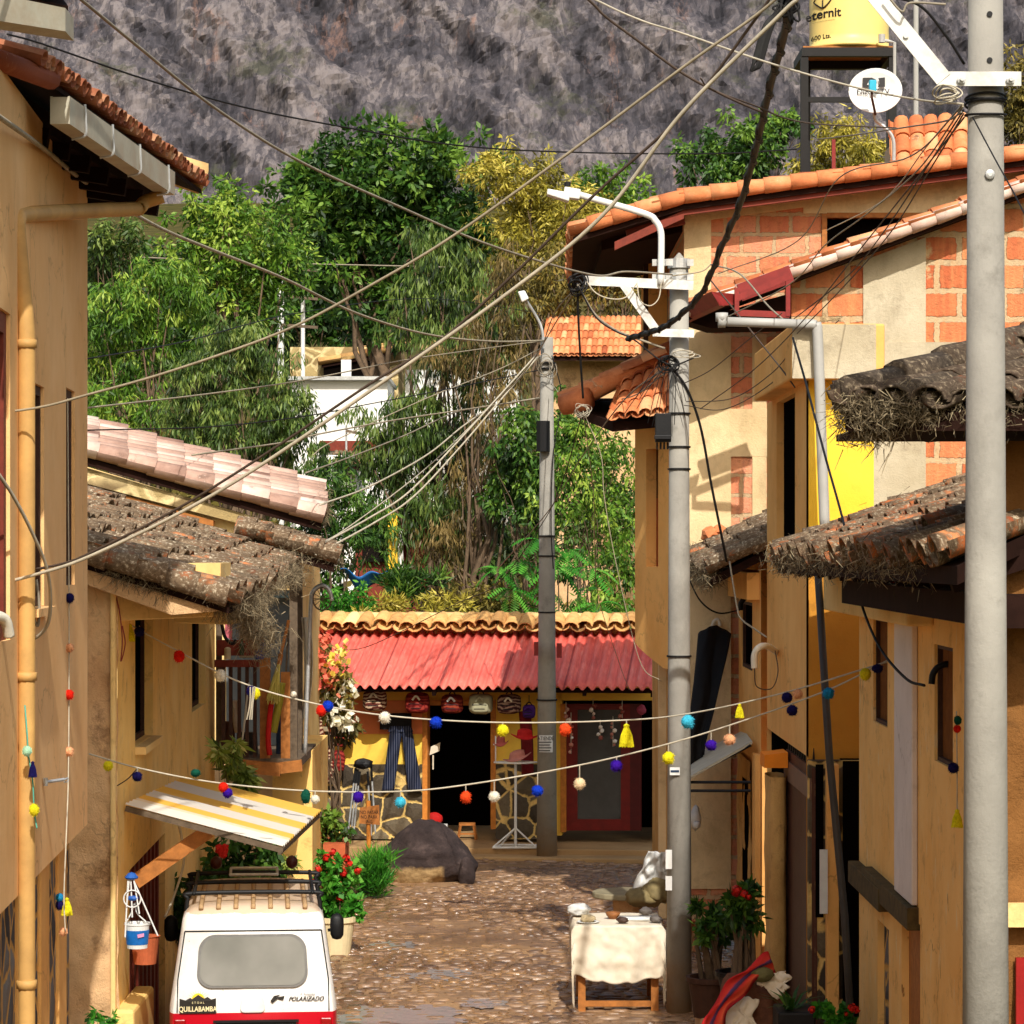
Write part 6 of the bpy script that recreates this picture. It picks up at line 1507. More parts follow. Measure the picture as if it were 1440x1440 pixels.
m = MB(); m.poly([rq(380, 1408, .0135), rq(385, 1401, .0135), rq(395, 1399, .0135), rq(388, 1403, .0135), rq(400, 1401, .0135), rq(398, 1407, .0135), rq(390, 1405, .0135), rq(383, 1411, .0135)]); m.build('sticker_emblem', dk, van)

# ================================================================== STREET OBJECTS
rock = MB(); c = V((XX(600, 42.3), 42.6, .30))
import bmesh
def rockfn():
    bm = bmesh.new(); bmesh.ops.create_icosphere(bm, subdivisions=5, radius=1); vs = []
    for v in bm.verts:
        q = v.co; k = 1 + .16 * noise.noise(q * 1.3 + V((3, 1, 7))) + .05 * noise.noise(q * 4) + .02 * noise.noise(q * 11)
        x, y, z = q.x * .74 * k, q.y * .6 * k, q.z * k
        z = z * (.62 if z > 0 else .4)
        taper = 1 - .38 * max(0, z / .62); x *= taper; y *= taper
        if q.y < -.2 and z < .12: y += .10 * (1 - abs(z) / .4) * math.exp(-((x + .1) / .5) ** 2)   # hollow under the front
        vs.append(c + V((x, y, z)))
    fs = [tuple(v.index for v in f.verts) for f in bm.faces]; bm.free(); rock.add(vs, fs)
rockfn()
rock.blob((XX(657, 42.1), 42.1, .17), (.13, .16, .24), 3, .25, 2, 4)
t = NT('dark_boulder'); cc = t.coord(); sx = t.n('ShaderNodeSeparateXYZ'); t.l(cc, sx.inputs[0])
col = t.ramp(t.noise(cc, 3, 9, .7), [(.3, lin((44, 36, 36))), (.55, lin((74, 62, 60))), (.75, lin((116, 98, 92)))])
low = t.ramp(t.math('ADD', sx.outputs[2], t.math('MULTIPLY', t.noise(cc, 4, 7, .7), .16)), [(.44, (1, 1, 1)), (.50, (0, 0, 0))])
xm = t.ramp(t.math('ADD', sx.outputs[0], t.math('MULTIPLY', t.noise(cc, 5, 6, .7), .1)), [(.28, (1, 1, 1)), (.34, (0, 0, 0))])
col = t.mix(t.math('MULTIPLY', low, xm), col, t.ramp(t.noise(cc, 5, 8, .7), [(.3, lin((150, 118, 76))), (.6, lin((206, 172, 122)))]))
rmat = t.bsdf(col, .8, 0, t.bump(t.noise(cc, 7, 12, .8), 1.0, .09), .2)
tag(rock.build('boulder', rmat, smooth=True), 'large dark brown boulder with a pale hollow side in the middle of the street', 'boulder')
sg_ = thing('wooden_sign', 'small wooden sign on a pale stick left of the boulder', 'sign', GP(518, 1228)); Dg = sg_.location.y
m = MB(); m.tube([(XX(519, Dg), Dg, 0), (XX(518, Dg), Dg, ZZ(1126, Dg))], .035, 8); m.build('post', M['orangewood'], sg_)
m = MB(); m.prism([P(505, 1158, Dg - .05), P(534, 1160, Dg - .05), P(533, 1132, Dg - .05), P(506, 1136, Dg - .05)], (0, .03, 0)); bd = m.build('board', M['wood'], sg_)
for k, tx in enumerate(('NO PASAR', 'NO PARK', 'ING')): text_mesh(tx, .075, (XX(519.5, Dg), Dg - .056, ZZ(1142 + k * 6.5, Dg)), M['darkwood'], bd, 'sign_text', .8)

# table with cloth and mineral samples
tb = thing('market_table', 'small wooden table under a white cloth beside the middle pole', 'table', (XX(868, 30.6), 31.1, 0))
tx0, tx1, ty0, ty1, tz = XX(808, 30.5), XX(932, 30.5), 30.55, 31.65, .925
m = MB(); m.box(tx0, tx1, ty0, ty1, tz - .04, tz); m.build('table_top', M['wood'], tb)
for (x, y) in ((tx0 + .08, ty0 + .08), (tx1 - .08, ty0 + .08), (tx0 + .08, ty1 - .08), (tx1 - .08, ty1 - .08)):
    m = MB(); m.box(x - .04, x + .04, y - .04, y + .04, 0, tz - .04); m.build('leg', M['wood'], tb)
m = MB(); m.box(tx0 + .1, tx1 - .1, ty0 + .06, ty0 + .10, .06, .12); m.build('stretcher', M['wood'], tb)
def clothfn(u, v):
    # v: 0 back .. .5 front edge .. 1 hem ; u across incl. side drops
    wd = tx1 - tx0; ue = -0.12 + 1.24 * u; side = max(0, -ue, ue - 1) / .12
    x = tx0 + wd * min(1, max(0, ue)); z = tz + .012; y = ty1
    if v < .45: y = ty1 + (ty0 - ty1) * v / .45 - .01
    else:
        k = (v - .45) / .55; y = ty0 - .03 - .035 * k - .028 * math.sin(u * 21 + k * 2) * k + .012 * noise.noise(V((u * 14, k * 7, 5))) + .02 * noise.noise(V((u * 6, k * 4, 1))); z -= k * (.44 + .17 * math.sin(math.pi * u) ** .7 + .012 * math.sin(u * 31)); x += .012 * math.sin(u * 24 + 1) * k
    if side > 0: z -= side * .45; x += (.025 if ue > 1 else -.025) * (1 + .4 * math.sin(v * 30)); 
    return V((x, y, z + .006 * noise.noise(V((u * 9, v * 9, 2)))))
m = MB(); m.grid(clothfn, 70, 60); tag(m.build('tablecloth', M['cloth'], smooth=True, thick=.004), 'crumpled white cloth draped over the market table front', 'tablecloth')
def onT(px, D, w, h, name, label, cat, mat, seed, shape='blob', z=tz + .02):
    m = MB(); x = XX(px, D)
    if shape == 'blob': m.blob((x, D, z + h / 2), (w / 2, w / 2.4, h / 2), 3, .35, 2.4, seed)
    elif shape == 'bowl': m.lathe([(w * .25, 0), (w * .42, h * .5), (w * .5, h), (w * .45, h * .9), (w * .2, h * .3)], (x, D, z), 20)
    elif shape == 'plate': m.lathe([(w * .3, 0), (w * .5, .02), (w * .47, .022), (w * .2, .01)], (x, D, z), 24)
    elif shape == 'tray': m.box(x - w / 2, x + w / 2, D - w * .3, D + w * .3, z, z + h)
    tag(m.build(name, mat, smooth=True), label, cat)
br = plain('brown_gourd', (150, 96, 52), .6, var=.4); greyst = plain('grey_mineral', (110, 102, 96), .6, var=.4); pale = plain('pale_mineral', (206, 186, 146), .7, var=.3)
onT(827, 30.75, .17, .09, 'mineral_lump', 'pale lump on a plate at the front left of the cloth table', 'mineral', pale, 3)
onT(827, 30.75, .25, .02, 'plate', 'white plate under the pale lump on the cloth table', 'plate', M['white'], 1, 'plate', tz + .014)
onT(862, 31.1, .17, .07, 'wooden_bowl', 'shallow brown wooden bowl in the centre of the cloth table', 'bowl', br, 1, 'bowl')
onT(875, 30.7, .13, .07, 'mineral_lump', 'dark brown lump at the front middle of the cloth table', 'mineral', plain('dark_mineral', (70, 50, 40), .6), 8)
onT(893, 31.0, .36, .03, 'tray', 'flat white tray right of the brown wooden bowl', 'tray', M['white'], 1, 'tray')
onT(922, 30.75, .14, .08, 'mineral_lump', 'grey lump at the right end of the cloth table by the pole', 'mineral', greyst, 12)
onT(815, 31.3, .26, .14, 'plastic_bag', 'clear plastic bag at the back left of the cloth table', 'bag', M['plastic'], 15)
onT(908, 31.35, .14, .09, 'mineral_lump', 'small grey lump behind the white tray', 'mineral', greyst, 19)
# stone slab seat with plastic behind the table
m = MB(); sl = []
c = V((XX(885, 34), 34.2, .80))
for k in range(30): a = 2 * math.pi * k / 30; sl.append(c + V((.44 * math.cos(a) * (1 + .12 * noise.noise(V((math.cos(a), math.sin(a), 4)))), .42 * math.sin(a), 0)))
m.prism(sl, (0, 0, .07)); slab = thing('stone_table', 'round grey stone table behind the cloth covered table', 'table', (c.x, c.y, 0)); m.build('table_top', M['greyplaster'], slab, bevel=.015)
slab.children[0].data.materials[0] = plain('slab_stone', (150, 140, 112), .8, var=.25)
m = MB(); m.lathe([(.2, 0), (.16, .4), (.2, .8)], (c.x, c.y, 0), 14); m.build('pedestal', M['adobe'], slab)
m = MB()
def sheet(u, v):
    p = P(885 + 52 * u + 14 * (1 - v) * (u - .2), 1262, 33.8); q = P(912 + 24 * u, 1197, 33.6); r = p.lerp(q, v)
    return r + V((.03 * noise.noise(V((u * 5, v * 4, 1))), .09 * noise.noise(V((u * 6, v * 5, 2))) - .1 * u, .03 * noise.noise(V((u * 7, v * 3, 6)))))
m.grid(sheet, 24, 30); tag(m.build('plastic_sheet', M['plastic'], smooth=True, thick=.003), 'crumpled white plastic sheet hung against the middle pole', 'plastic sheet')
m = MB(); m.blob(P(905, 1262, 33.3), (.22, .18, .12), 3, .35, 2, 5); m.blob(P(922, 1255, 33.3), (.16, .16, .16), 3, .35, 2, 9); tag(m.build('stone_pile', plain('olive_stone', (140, 124, 84), .8, var=.4), smooth=True), 'olive stones piled on the stone table by the pole', 'stones')

# plants in pots
def potted(name, label, base, ells, D, leaf, count, L, W, pot, potr, poth, seed, flowers=None, droop=.1, stem=.02, potname='pot'):
    b = V(base); root = thing(name, label, 'potted plant', b)
    m = MB(); m.lathe([(potr * .72, 0), (potr * .95, poth * .85), (potr * 1.05, poth * .88), (potr * 1.05, poth), (potr * .9, poth), (potr * .85, poth * .8)], b, 24); m.build(potname, pot, root, smooth=False)
    s = F / D; E = [(tuple(P(px, py, D)), rx / s, .8 * min(rx, ry) / s + .02, ry / s) for (px, py, rx, ry) in ells]
    q, tn, cc = leaf_cloud(E, count, L, W, droop, .3, .7, seed)
    np_mesh('leaves', q, tn, M[leaf], root)
    m = MB(); rs = random.Random(seed)
    for k in range(14): tp = V(cc[rs.randrange(len(cc))]); a = b + V((rs.uniform(-.4, .4) * potr, rs.uniform(-.4, .4) * potr, poth * .85)); m.tube([a, a.lerp(tp, .5) + V((rs.uniform(-.04, .04), 0, .03)), tp], [stem * .6, stem * .45, stem * .25], 5)
    m.build('stems', M['bark'], root)
    if flowers:
        for i, (px, py, r) in enumerate(flowers[0]):
            m = MB(); c = P(px, py, D - .12)
            for k in range(26):
                d = V((rs.gauss(0, 1), rs.gauss(0, 1), rs.gauss(0, 1))).normalized(); p = c + d * r * rs.uniform(.4, 1); u = d.orthogonal().normalized() * r * .45; w = d.cross(u).normalized() * r * .45
                m.add([p - u, p + w, p + u, p - w], [(0, 1, 2, 3)], rs.uniform(0, 1))
            m.build('flower', M[flowers[1]], root)
    return root
g = GP(472, 1346)
potted('potted_geranium', 'red flowering geranium in a cream tub right of the minivan', (g.x, g.y, 0), [(475, 1230, 34, 30), (462, 1265, 26, 26), (490, 1262, 26, 28), (478, 1290, 24, 14)], g.y, 'leaf_fern', 1500, .085, .075,
       plain('cream_tub', (226, 208, 164), .7, var=.12), .24, .50, 51, ([(460, 1206, .06), (468, 1198, .05), (487, 1208, .06), (492, 1215, .05), (483, 1228, .06), (447, 1222, .05), (478, 1262, .06), (441, 1240, .04), (503, 1224, .05)], 'petal_red'))
tree('grass_clump', 'dense clump of tall green grass between the geranium and the boulder', 40.6, [(525, 1232, 20, 30), (515, 1245, 18, 20)], 'leaf_fern', 1600, .24, .02, base=tuple(V((XX(522, 40.6), 40.6, 0))), r0=.01, droop=-.35, clump=.35, tilt=.2, seed=52, cat='grass', nl=4, bark='leaf_fern')
g2 = (XX(474, 38.5), 38.5, 0)
root = thing('brick_planter', 'orange brick planter with green plants in front of the shop corner', 'planter', g2)
m = MB(); m.box(XX(455, 38.5), XX(486, 38.5), 38.4, 39.3, 0, ZZ(1186, 38.5)); m.build('box', M['terracotta'], root)
q, tn, cc = leaf_cloud([(tuple(P(460, 1170, 38.7)), .28, .3, .28)], 500, .12, .06, .1, .3, .8, 8); np_mesh('plant', q, tn, M['leaf_dark'], root)
# flowering climber beside the shop
tree('flowering_climber', 'tall climber with yellow, pink and white blossom at the shop corner', 43.6, [(458, 930, 20, 30), (470, 970, 26, 36), (480, 1010, 22, 30), (462, 1000, 18, 26)], 'leaf_olive', 1500, .12, .06, base=(XX(470, 43.6), 43.6, 0), r0=.05, clump=.28, seed=54, cat='climber')
fl = [o for o in bpy.data.objects if o.name == 'flowering_climber'][0]; rs = np.random.RandomState(5)
def blossoms(lst, tone, n):
    q = []; tn = []
    for (px, py, rx, ry) in lst:
        for k in range(n):
            p = np.array(tuple(P(px + rs.normal(0, rx), py + rs.normal(0, ry), 43.35 + rs.uniform(-.15, .2)))); d = rs.normal(size=(3, 3)); d /= np.linalg.norm(d, axis=1)[:, None]; r = .05 * rs.uniform(.7, 1.4)
            u = d[0] * r; w = np.cross(d[0], d[1]); w = w / np.linalg.norm(w) * r; q.append(np.array([p - u, p + w, p + u, p - w])); tn.append(tone + rs.normal(0, .06))
    return np.concatenate(q), np.clip(np.array(tn), 0, 1)
for nm, lst, tone in (('yellow_blossom', [(478, 925, 6, 14), (470, 940, 8, 10)], .62), ('pink_blossom', [(455, 900, 6, 8), (448, 925, 6, 8), (465, 960, 8, 10), (456, 952, 8, 8)], .15), ('white_blossom', [(482, 985, 8, 14), (492, 965, 5, 6), (476, 1010, 8, 10), (465, 1005, 8, 10), (490, 1015, 5, 8)], 1.0)):
    q, tn = blossoms(lst, tone, 34); np_mesh(nm, q, tn, M['petal_mix'], fl)
# plants around the van / under the balcony
def bushy(name, label, D, ells, leaf, n, L, W, seed, cat='bush', **kw):
    return tree(name, label, D, ells, leaf, n, L, W, base=(XX(sum(e[0] for e in ells) / len(ells), D), D, 0), r0=.03, clump=.3, seed=seed, cat=cat, nl=8, **kw)
bushy('variegated_shrub', 'yellow edged variegated shrub under the left side of the balcony', 34.2, [(315, 1058, 18, 20), (330, 1085, 22, 16), (345, 1095, 26, 12)], 'leaf_varie', 620, .17, .05, 61)
bushy('variegated_shrub', 'yellow leaved shrub against the sunlit pillar under the awning', 34.6, [(400, 1215, 16, 14), (385, 1240, 12, 10)], 'leaf_varie', 240, .14, .05, 62)
bushy('dark_shrub', 'dark leafy shrub with a red bloom under the striped awning', 33.4, [(340, 1200, 40, 28), (310, 1230, 30, 30), (365, 1235, 30, 26), (330, 1260, 40, 20)], 'leaf_pot', 2100, .14, .06, 63)
bushy('dark_shrub', 'very dark foliage beside the minivan under the awning brace', 30.2, [(265, 1265, 30, 24), (250, 1290, 26, 24), (285, 1240, 20, 20)], 'leaf_pot', 1300, .12, .05, 64, lo=.0, hi=.5)
bushy('dark_shrub', 'round dark rosette plant against the yellow pillar', 35.4, [(382, 1238, 14, 14)], 'leaf_pot', 260, .14, .05, 65, lo=0, hi=.4)
bushy('small_weed', 'small green weed at the foot of the adobe gable', 24.2, [(140, 1432, 16, 14), (160, 1438, 10, 12)], 'leaf_fern', 220, .06, .03, 66)
m = MB()
for k in range(14): a = P(312 + R.uniform(-4, 4), 1197 + R.uniform(-5, 5), 33.0); m.blob(a, .05, 1, .4, 3, k)
bloom = m.build('red_bloom', M['petal_red'], [o for o in bpy.data.objects if o.name == 'dark_shrub'][0])
# right hand pots
g = (XX(1015, 28.2), 28.2, 0)
potted('potted_begonia', 'dark leaved plant with red blooms in a black tub right of the middle pole', (XX(1045, 27.6), 27.6, .55), [(1035, 1270, 26, 20), (1050, 1290, 24, 22), (1058, 1250, 10, 16)], 27.5, 'leaf_pot', 620, .11, .05, M['black'], .26, .34, 71, ([(1036, 1253, .06), (1047, 1257, .045), (1052, 1262, .035)], 'petal_red'), stem=.05)
potted('potted_begonia', 'dark stemmed potted plant hard against the middle pole', (XX(1000, 28.2), 28.2, .35), [(1000, 1275, 22, 18), (1010, 1300, 20, 22), (990, 1310, 14, 18)], 28.0, 'leaf_pot', 520, .10, .05, M['darkwood'], .24, .4, 72, None, stem=.05)
m = MB(); m.box(XX(985, 28), XX(1075, 28), 27.3, 28.9, 0, .36); m.box(XX(1028, 27.6), XX(1078, 27.6), 27.25, 28.0, .36, .55); tag(m.build('stone_ledge', M['adobe'], bevel=.03), 'rough earthen ledge under the right hand pots', 'ledge')
bn = thing('textile_bundle', 'heaped bundle with a red striped woven cloth at the bottom right', 'textile bundle', (XX(1055, 25), 25.0, 0))
m = MB(); m.blob((XX(1058, 25), 25.1, .68), (.33, .36, .62), 4, .25, 2.4, 3); m.build('heap', plain('brown_wool', (118, 74, 52), .95, var=.5, scale=12, bump=.8, bscale=30), bn, smooth=True)
def scarf(pts, w, seed):
    m = MB(); pp = cable_pts(pts, 10); vs = []; n = len(pp)
    for i, p in enumerate(pp):
        tg = (pp[min(i + 1, n - 1)] - pp[max(i - 1, 0)]).normalized(); sv = tg.cross(V((0, 1, 0))).normalized()
        for k in range(7): u = k / 6 - .5; vs.append(p + sv * (u * w * (.8 + .2 * math.sin(i * .35 + seed))) + V((0, -.03 - .03 * math.cos(u * 9 + i * .3),  .007 * math.sin(k * 2.1 + i * .35))))
    m.add(vs, [(i * 7 + k, i * 7 + k + 1, (i + 1) * 7 + k + 1, (i + 1) * 7 + k) for i in range(n - 1) for k in range(6)], [ (k / 6) for i in range(n) for k in range(7)]); return m
wv = attr_mat('woven_red_cloth', [(0, lin((190, 34, 36))), (.3, lin((206, 60, 50))), (.36, lin((90, 60, 110))), (.48, lin((60, 44, 70))), (.55, lin((200, 50, 40))), (.8, lin((220, 90, 60))), (.9, lin((150, 24, 30)))], .9, nz=.1)
scarf([P(1085, 1352, 24.8), P(1060, 1366, 24.65), P(1035, 1390, 24.6), P(1012, 1418, 24.55), P(1000, 1450, 24.5)], .2, 1).build('woven_cloth', wv, bn, smooth=True, thick=.01)
m = MB(); m.blob(P(1068, 1370, 24.7), (.12, .10, .07), 3, .2, 3, 5); m.build('knitted_cap', plain('olive_wool', (120, 116, 74), .95, var=.4, bump=.8), bn, smooth=True)
def fleece(px0, px1, py0, py1, sd_):
    m = MB(); m.grid(lambda u, v: P(px0 + (px1 - px0) * u + 5 * math.sin(v * 9 + sd_), py0 + (py1 - py0) * v + 7 * math.sin(u * 7 + sd_) * (.3 + v), 24.72 - .10 * v) + V((0, .05 * math.cos(u * 3.1) - .04 * noise.noise(V((u * 7, v * 5, sd_))), .012 * noise.noise(V((u * 9, v * 9, sd_ + 3))))), 24, 16)
    m.build('white_cloth', M['cloth'], bn, smooth=True, thick=.01)
fleece(1014, 1062, 1402, 1450, 1); fleece(1070, 1108, 1366, 1396, 4)
# agave in a black tray, red flowers at the bottom
ag = thing('potted_agave', 'spiky agave in a black planter at the foot of the brown gate', 'potted plant', (XX(1115, 24.2), 24.2, 0))
m = MB(); m.box(XX(1094, 24), XX(1148, 24), 24.0, 24.5, .65, ZZ(1424, 24.0)); m.build('planter', M['black'], ag, bevel=.02); m = MB(); m.box(XX(1098, 24), XX(1146, 24), 24.05, 24.45, 0, .66); m.build('plinth', M['adobe'], ag)
m = MB(); cb = P(1112, 1424, 24.2)
for k in range(22):
    a = R.uniform(0, 6.28); el = R.uniform(.25, 1.2); L = R.uniform(.22, .42); d = V((math.cos(a) * math.cos(el), math.sin(a) * math.cos(el), math.sin(el))); s_ = d.cross(V((0, 0, 1))).normalized() * .018
    p1_, p2_ = cb + d * L * .5 + V((0, 0, .02)), cb + d * L + V((0, 0, -.05)); m.add([cb - s_, cb + s_, p1_ + s_ * .9, p1_ - s_ * .9, p2_], [(0, 1, 2, 3), (3, 2, 4)], R.uniform(.2, .8))
m.build('leaves', M['leaf_pot'], ag)
potted('potted_geranium', 'low red flowering plant at the foot of the leaning dark pipe', (XX(1185, 24.0), 24.0, .35), [(1180, 1432, 24, 16)], 24.0, 'leaf_fern', 420, .06, .05, M['terracotta'], .16, .4, 75, ([(1198, 1417, .04), (1204, 1420, .035), (1142, 1420, .035), (1190, 1426, .02)], 'petal_red'))
m = MB(); m.box(XX(1172, 24.2), XX(1200, 24.2), 23.7, 24.3, 0, .35); tag(m.build('stone_block', M['adobe'], bevel=.03), 'earthen block carrying the low red flowering plant', 'block')
# black tarp on the low house
m = MB()
def tarp(u, v):
    top = P(982 + 46 * u, 892 - 12 * math.sin(u * 3.1), 34.4); bot = P(962 + 60 * u - (34 * u * u), 1078 - 20 * u, 33.2)
    p = top.lerp(bot, v); return p + V((.05 * noise.noise(V((u * 4, v * 3, 1))), -.10 * math.sin(u * 7 + v) * .5 - .25 * math.sin(v * 3.1) * .5, .02 * noise.noise(V((u * 6, v * 6, 3)))))
m.grid(tarp, 20, 30); tag(m.build('tarpaulin', M['fabblack'], smooth=True, thick=.01), 'black tarpaulin hanging between the middle pole and the low house', 'tarpaulin')
m = MB(); m.tube(cable_pts([P(1001, 884, 34.6), P(1004, 874, 34.6), P(1010, 872, 34.6), P(1013, 880, 34.6)], 5), .022, 8); tag(m.build('conduit_hook', M['whitepipe'], smooth=True), 'short white hooked pipe above the black tarpaulin', 'pipe')
m = MB(); m.blob(P(978, 1150, 33), (.07, .07, .14), 2, .3, 3, 4); m.blob(P(980, 1160, 32.9), (.05, .05, .05), 2, .3, 3, 6); tag(m.build('cloth_bag', M['plastic'], smooth=True), 'small white bag hanging on the adobe wall right of the pole', 'bag')

# hooks / conduits on walls
def pipe_thing(name, label, pts, r, mat, cat='pipe'):
    m = MB(); m.tube(cable_pts(pts, 8), r, 8); return tag(m.build(name, M[mat], smooth=True), label, cat)
pipe_thing('conduit_hook', 'white curved conduit elbow on the tan tower wall', [P(1061, 940, 29.4), P(1061, 922, 29.4), P(1066, 912, 29.4), P(1076, 908, 29.5), P(1088, 914, 29.9), P(1095, 920, 30.4)], .035, 'whitepipe')
pipe_thing('conduit_hook', 'black curved conduit elbow by the slit window of the low house', [P(1041, 858, 33.0), P(1042, 848, 33.0), P(1048, 841, 33.0), P(1057, 840, 33.0), P(1064, 845, 33.0)], .030, 'black')
pipe_thing('conduit_hook', 'black conduit elbow at the right slit window beside the nearest pole', [P(1310, 962, 20.6), P(1312, 948, 20.6), P(1320, 938, 20.6), P(1334, 934, 20.6), P(1352, 940, 20.6)], .024, 'black')
pipe_thing('conduit_hook', 'short cream conduit elbow at the left edge of the near wall', [P(-12, 866, 16.1), P(2, 868, 16.2), P(9, 876, 16.25), P(13, 894, 16.3)], .033, 'whitepipe')
m = MB(); m.tube([P(64, 1100, 18.4), P(90, 1096, 18.55)], .012, 6); m.tube(cable_pts([P(90, 1097, 18.55), P(95, 1094, 18.6), P(95, 1099, 18.6), P(90, 1100, 18.6)], 4), .006, 5); m.tube([P(64, 1094, 18.4), P(64, 1105, 18.4)], .016, 6); tag(m.build('wall_hook', M['galv']), 'small iron hook on the near left wall holding the pompom string', 'hook')
# hanging bucket and mop stand on the adobe house
bk = thing('plastic_bucket', 'white bucket with a blue printed label hung on the adobe house', 'bucket', P(193, 1333, 24.7))
c = P(193, 1333, 24.7); m = MB(); m.lathe([(.088, 0), (.105, .20), (.112, .205), (.112, .22), (.10, .22), (.095, .19)], c, 24); m.build('body', M['white'], bk, smooth=False)
m = MB(); m.lathe([(.0935, .035), (.106, .16)], c, 24, cap=False); m.build('label_band', plain('blue_label', (26, 110, 190), .5, var=.3, scale=16), bk, smooth=True)
m = MB(); m.prism([c + V((.02, -.108, .10)), c + V((.07, -.086, .11)), c + V((.07, -.088, .14)), c + V((.015, -.109, .13))], (0, -.004, 0)); m.build('label_patch', plain('pink_label', (220, 150, 190), .5), bk)
m = MB(); m.tube(cable_pts([c + V((-.11, 0, .2)), P(184, 1285, 24.72), P(190, 1270, 24.72), c + V((.0, 0, .3)), c + V((.11, 0, .2))], 6), .006, 6); m.build('handle', M['white'], bk)
mp = thing('drying_rack', 'blue and white folding plastic drying rack hung above the bucket', 'drying rack', P(185, 1240, 24.6))
m = MB(); m.lathe([(.05, 0), (.06, .015), (.03, .05), (.0, .06)], P(185, 1236, 24.62), 14); m.blob(P(187, 1263, 24.6), (.05, .03, .025), 2, .3, 3, 3); m.build('hub', plain('blue_plastic', (36, 90, 170), .5), mp)
m = MB()
for (a, b) in (((186, 1234), (222, 1316)), ((182, 1234), (178, 1275)), ((184, 1236), (186, 1290)), ((188, 1236), (196, 1285)), ((180, 1238), (176, 1318))): m.tube([P(*a, 24.6), P(*b, 24.58)], .007, 6)
m.tube([P(186 + 12 * math.cos(t), 1264 + 12 * math.sin(t), 24.58) for t in np.linspace(0, 6.2832, 25)], .006, 5); m.build('arms', M['white'], mp)
m = MB(); m.lathe([(.10, 0), (.13, .24), (.14, .25), (.12, .25)], P(204, 1355, 25.6), 20); tag(m.build('clay_pot', M['terracotta']), 'reddish clay pot under the hanging bucket', 'pot')

# balcony clutter
def btube(name, label, cat, pts, r, mat, D=34.9):
    m = MB(); m.tube(cable_pts([P(px, py, D) for px, py in pts], 6), r, 7); return tag(m.build(name, M[mat] if isinstance(mat, str) else mat, smooth=True), label, cat)
m = MB(); m.tube([P(406, 872, 34.8), P(395, 920, 34.8)], .02, 8); hd = thing('straw_broom', 'straw broom with a long wooden handle leaning on the balcony', 'broom', P(386, 985, 34.8)); m.tube([P(395, 920, 34.8), P(392, 935, 34.8)], .03, 8); m.build('handle', M['wood'], hd)
m = MB()
for k in range(60): a = P(392 + R.uniform(-2, 2), 934, 34.8 + R.uniform(-.03, .03)); b = P(384 + R.uniform(-10, 10), 985 + R.uniform(-6, 6), 34.8 + R.uniform(-.05, .05)); m.tube([a, b], [.006, .004], 4, R.uniform(.3, .9))
m.build('bristles', attr_mat('straw', [(0, lin((150, 130, 50))), (1, lin((220, 206, 110)))], .9), hd)
btube('red_strap', 'bright red strap hanging on the balcony post', 'strap', [(382, 985), (379, 1010), (377, 1040), (379, 1062)], .035, 'red')
btube('hanging_rope', 'pale rope looped on the balcony rail', 'rope', [(350, 960), (347, 985), (344, 1015), (340, 1045)], .012, 'cablewhite')
btube('black_hoses', 'black cable bundle hanging at the balcony corner', 'cable', [(302, 852), (310, 870), (316, 895), (326, 905), (332, 900)], .022, 'rubber')
btube('white_rag', 'white rag stick standing inside the balcony', 'rag', [(329, 985), (332, 1010), (335, 1030)], .05, 'cloth', 35.5)
m = MB(); m.prism([P(316, 895, 36.4), P(326, 900, 36.4), P(326, 860, 36.4), P(317, 858, 36.4)], (0, .05, 0)); tag(m.build('pink_cloth', plain('pink_cloth', (214, 110, 120), .9)), 'pink cloth hanging behind the black cables on the balcony', 'cloth')
m = MB(); m.lathe([(.03, 0), (.035, .12), (.015, .16), (.015, .2)], P(340, 921, 35.1), 12); tag(m.build('glass_bottle', plain('green_glass', (70, 80, 60), .2)), 'dark bottle standing on the balcony rail', 'bottle')
m = MB(); m.lathe([(.04, 0), (.04, .13), (.02, .15)], P(320, 927, 35.1), 12); tag(m.build('spray_can', pale), 'pale can standing at the left of the balcony rail', 'can')
m = MB(); m.lathe([(.05, 0), (.06, .1), (.06, .11)], P(365, 927, 34.95), 12); m.blob(P(372, 910, 34.95), (.09, .07, .07), 2, .3, 3, 6); tag(m.build('blue_pot', plain('blue_pot', (50, 60, 140), .5, var=.4)), 'blue pot on the corner of the balcony rail', 'pot')
m = MB()
def drape(u, v): return P(424 + 12 * u + 4 * math.sin(v * 3), 868 + 150 * v * (1 - .25 * u), 36.6 + .1 * math.sin(u * 9 + v * 2))
m.grid(drape, 12, 20); tag(m.build('hanging_sheet', M['cloth'], smooth=True, thick=.004), 'pale cloth sheet hanging right of the dark balcony post', 'cloth')
# more clutter on and in the balcony
for i, (px0, px1, py0, py1, D, col, nm, lab) in enumerate(((310, 330, 1015, 1062, 35.6, (96, 60, 40), 'wooden_crate', 'brown wooden crate behind the balcony balusters'), (332, 362, 1030, 1064, 35.8, (70, 66, 60), 'cardboard_box', 'dark grey box low behind the balcony balusters'),
    (336, 356, 880, 925, 36.6, (150, 130, 100), 'leaning_board', 'pale board leaning inside the balcony'), (388, 400, 985, 1062, 35.9, (46, 60, 84), 'blue_trousers', 'dark blue cloth hanging behind the balcony posts'), (376, 386, 880, 905, 36.4, (120, 96, 70), 'wooden_block', 'brown wooden block under the balcony eave'))):
    m = MB(); m.prism([P(px0, py1, D), P(px1, py1, D), P(px1 - 2, py0, D), P(px0 + 1, py0, D)], (0, .15, 0)); tag(m.build(nm, plain(nm + '_mat', col, .85, var=.4), bevel=.01), lab, nm.replace('_', ' '))
btube('yellow_cloth', 'yellow green rag draped over the balcony beside the broom', 'cloth', [(396, 960), (393, 985), (388, 1010), (384, 1030)], .05, M['leaf_yellow'], 35.0)
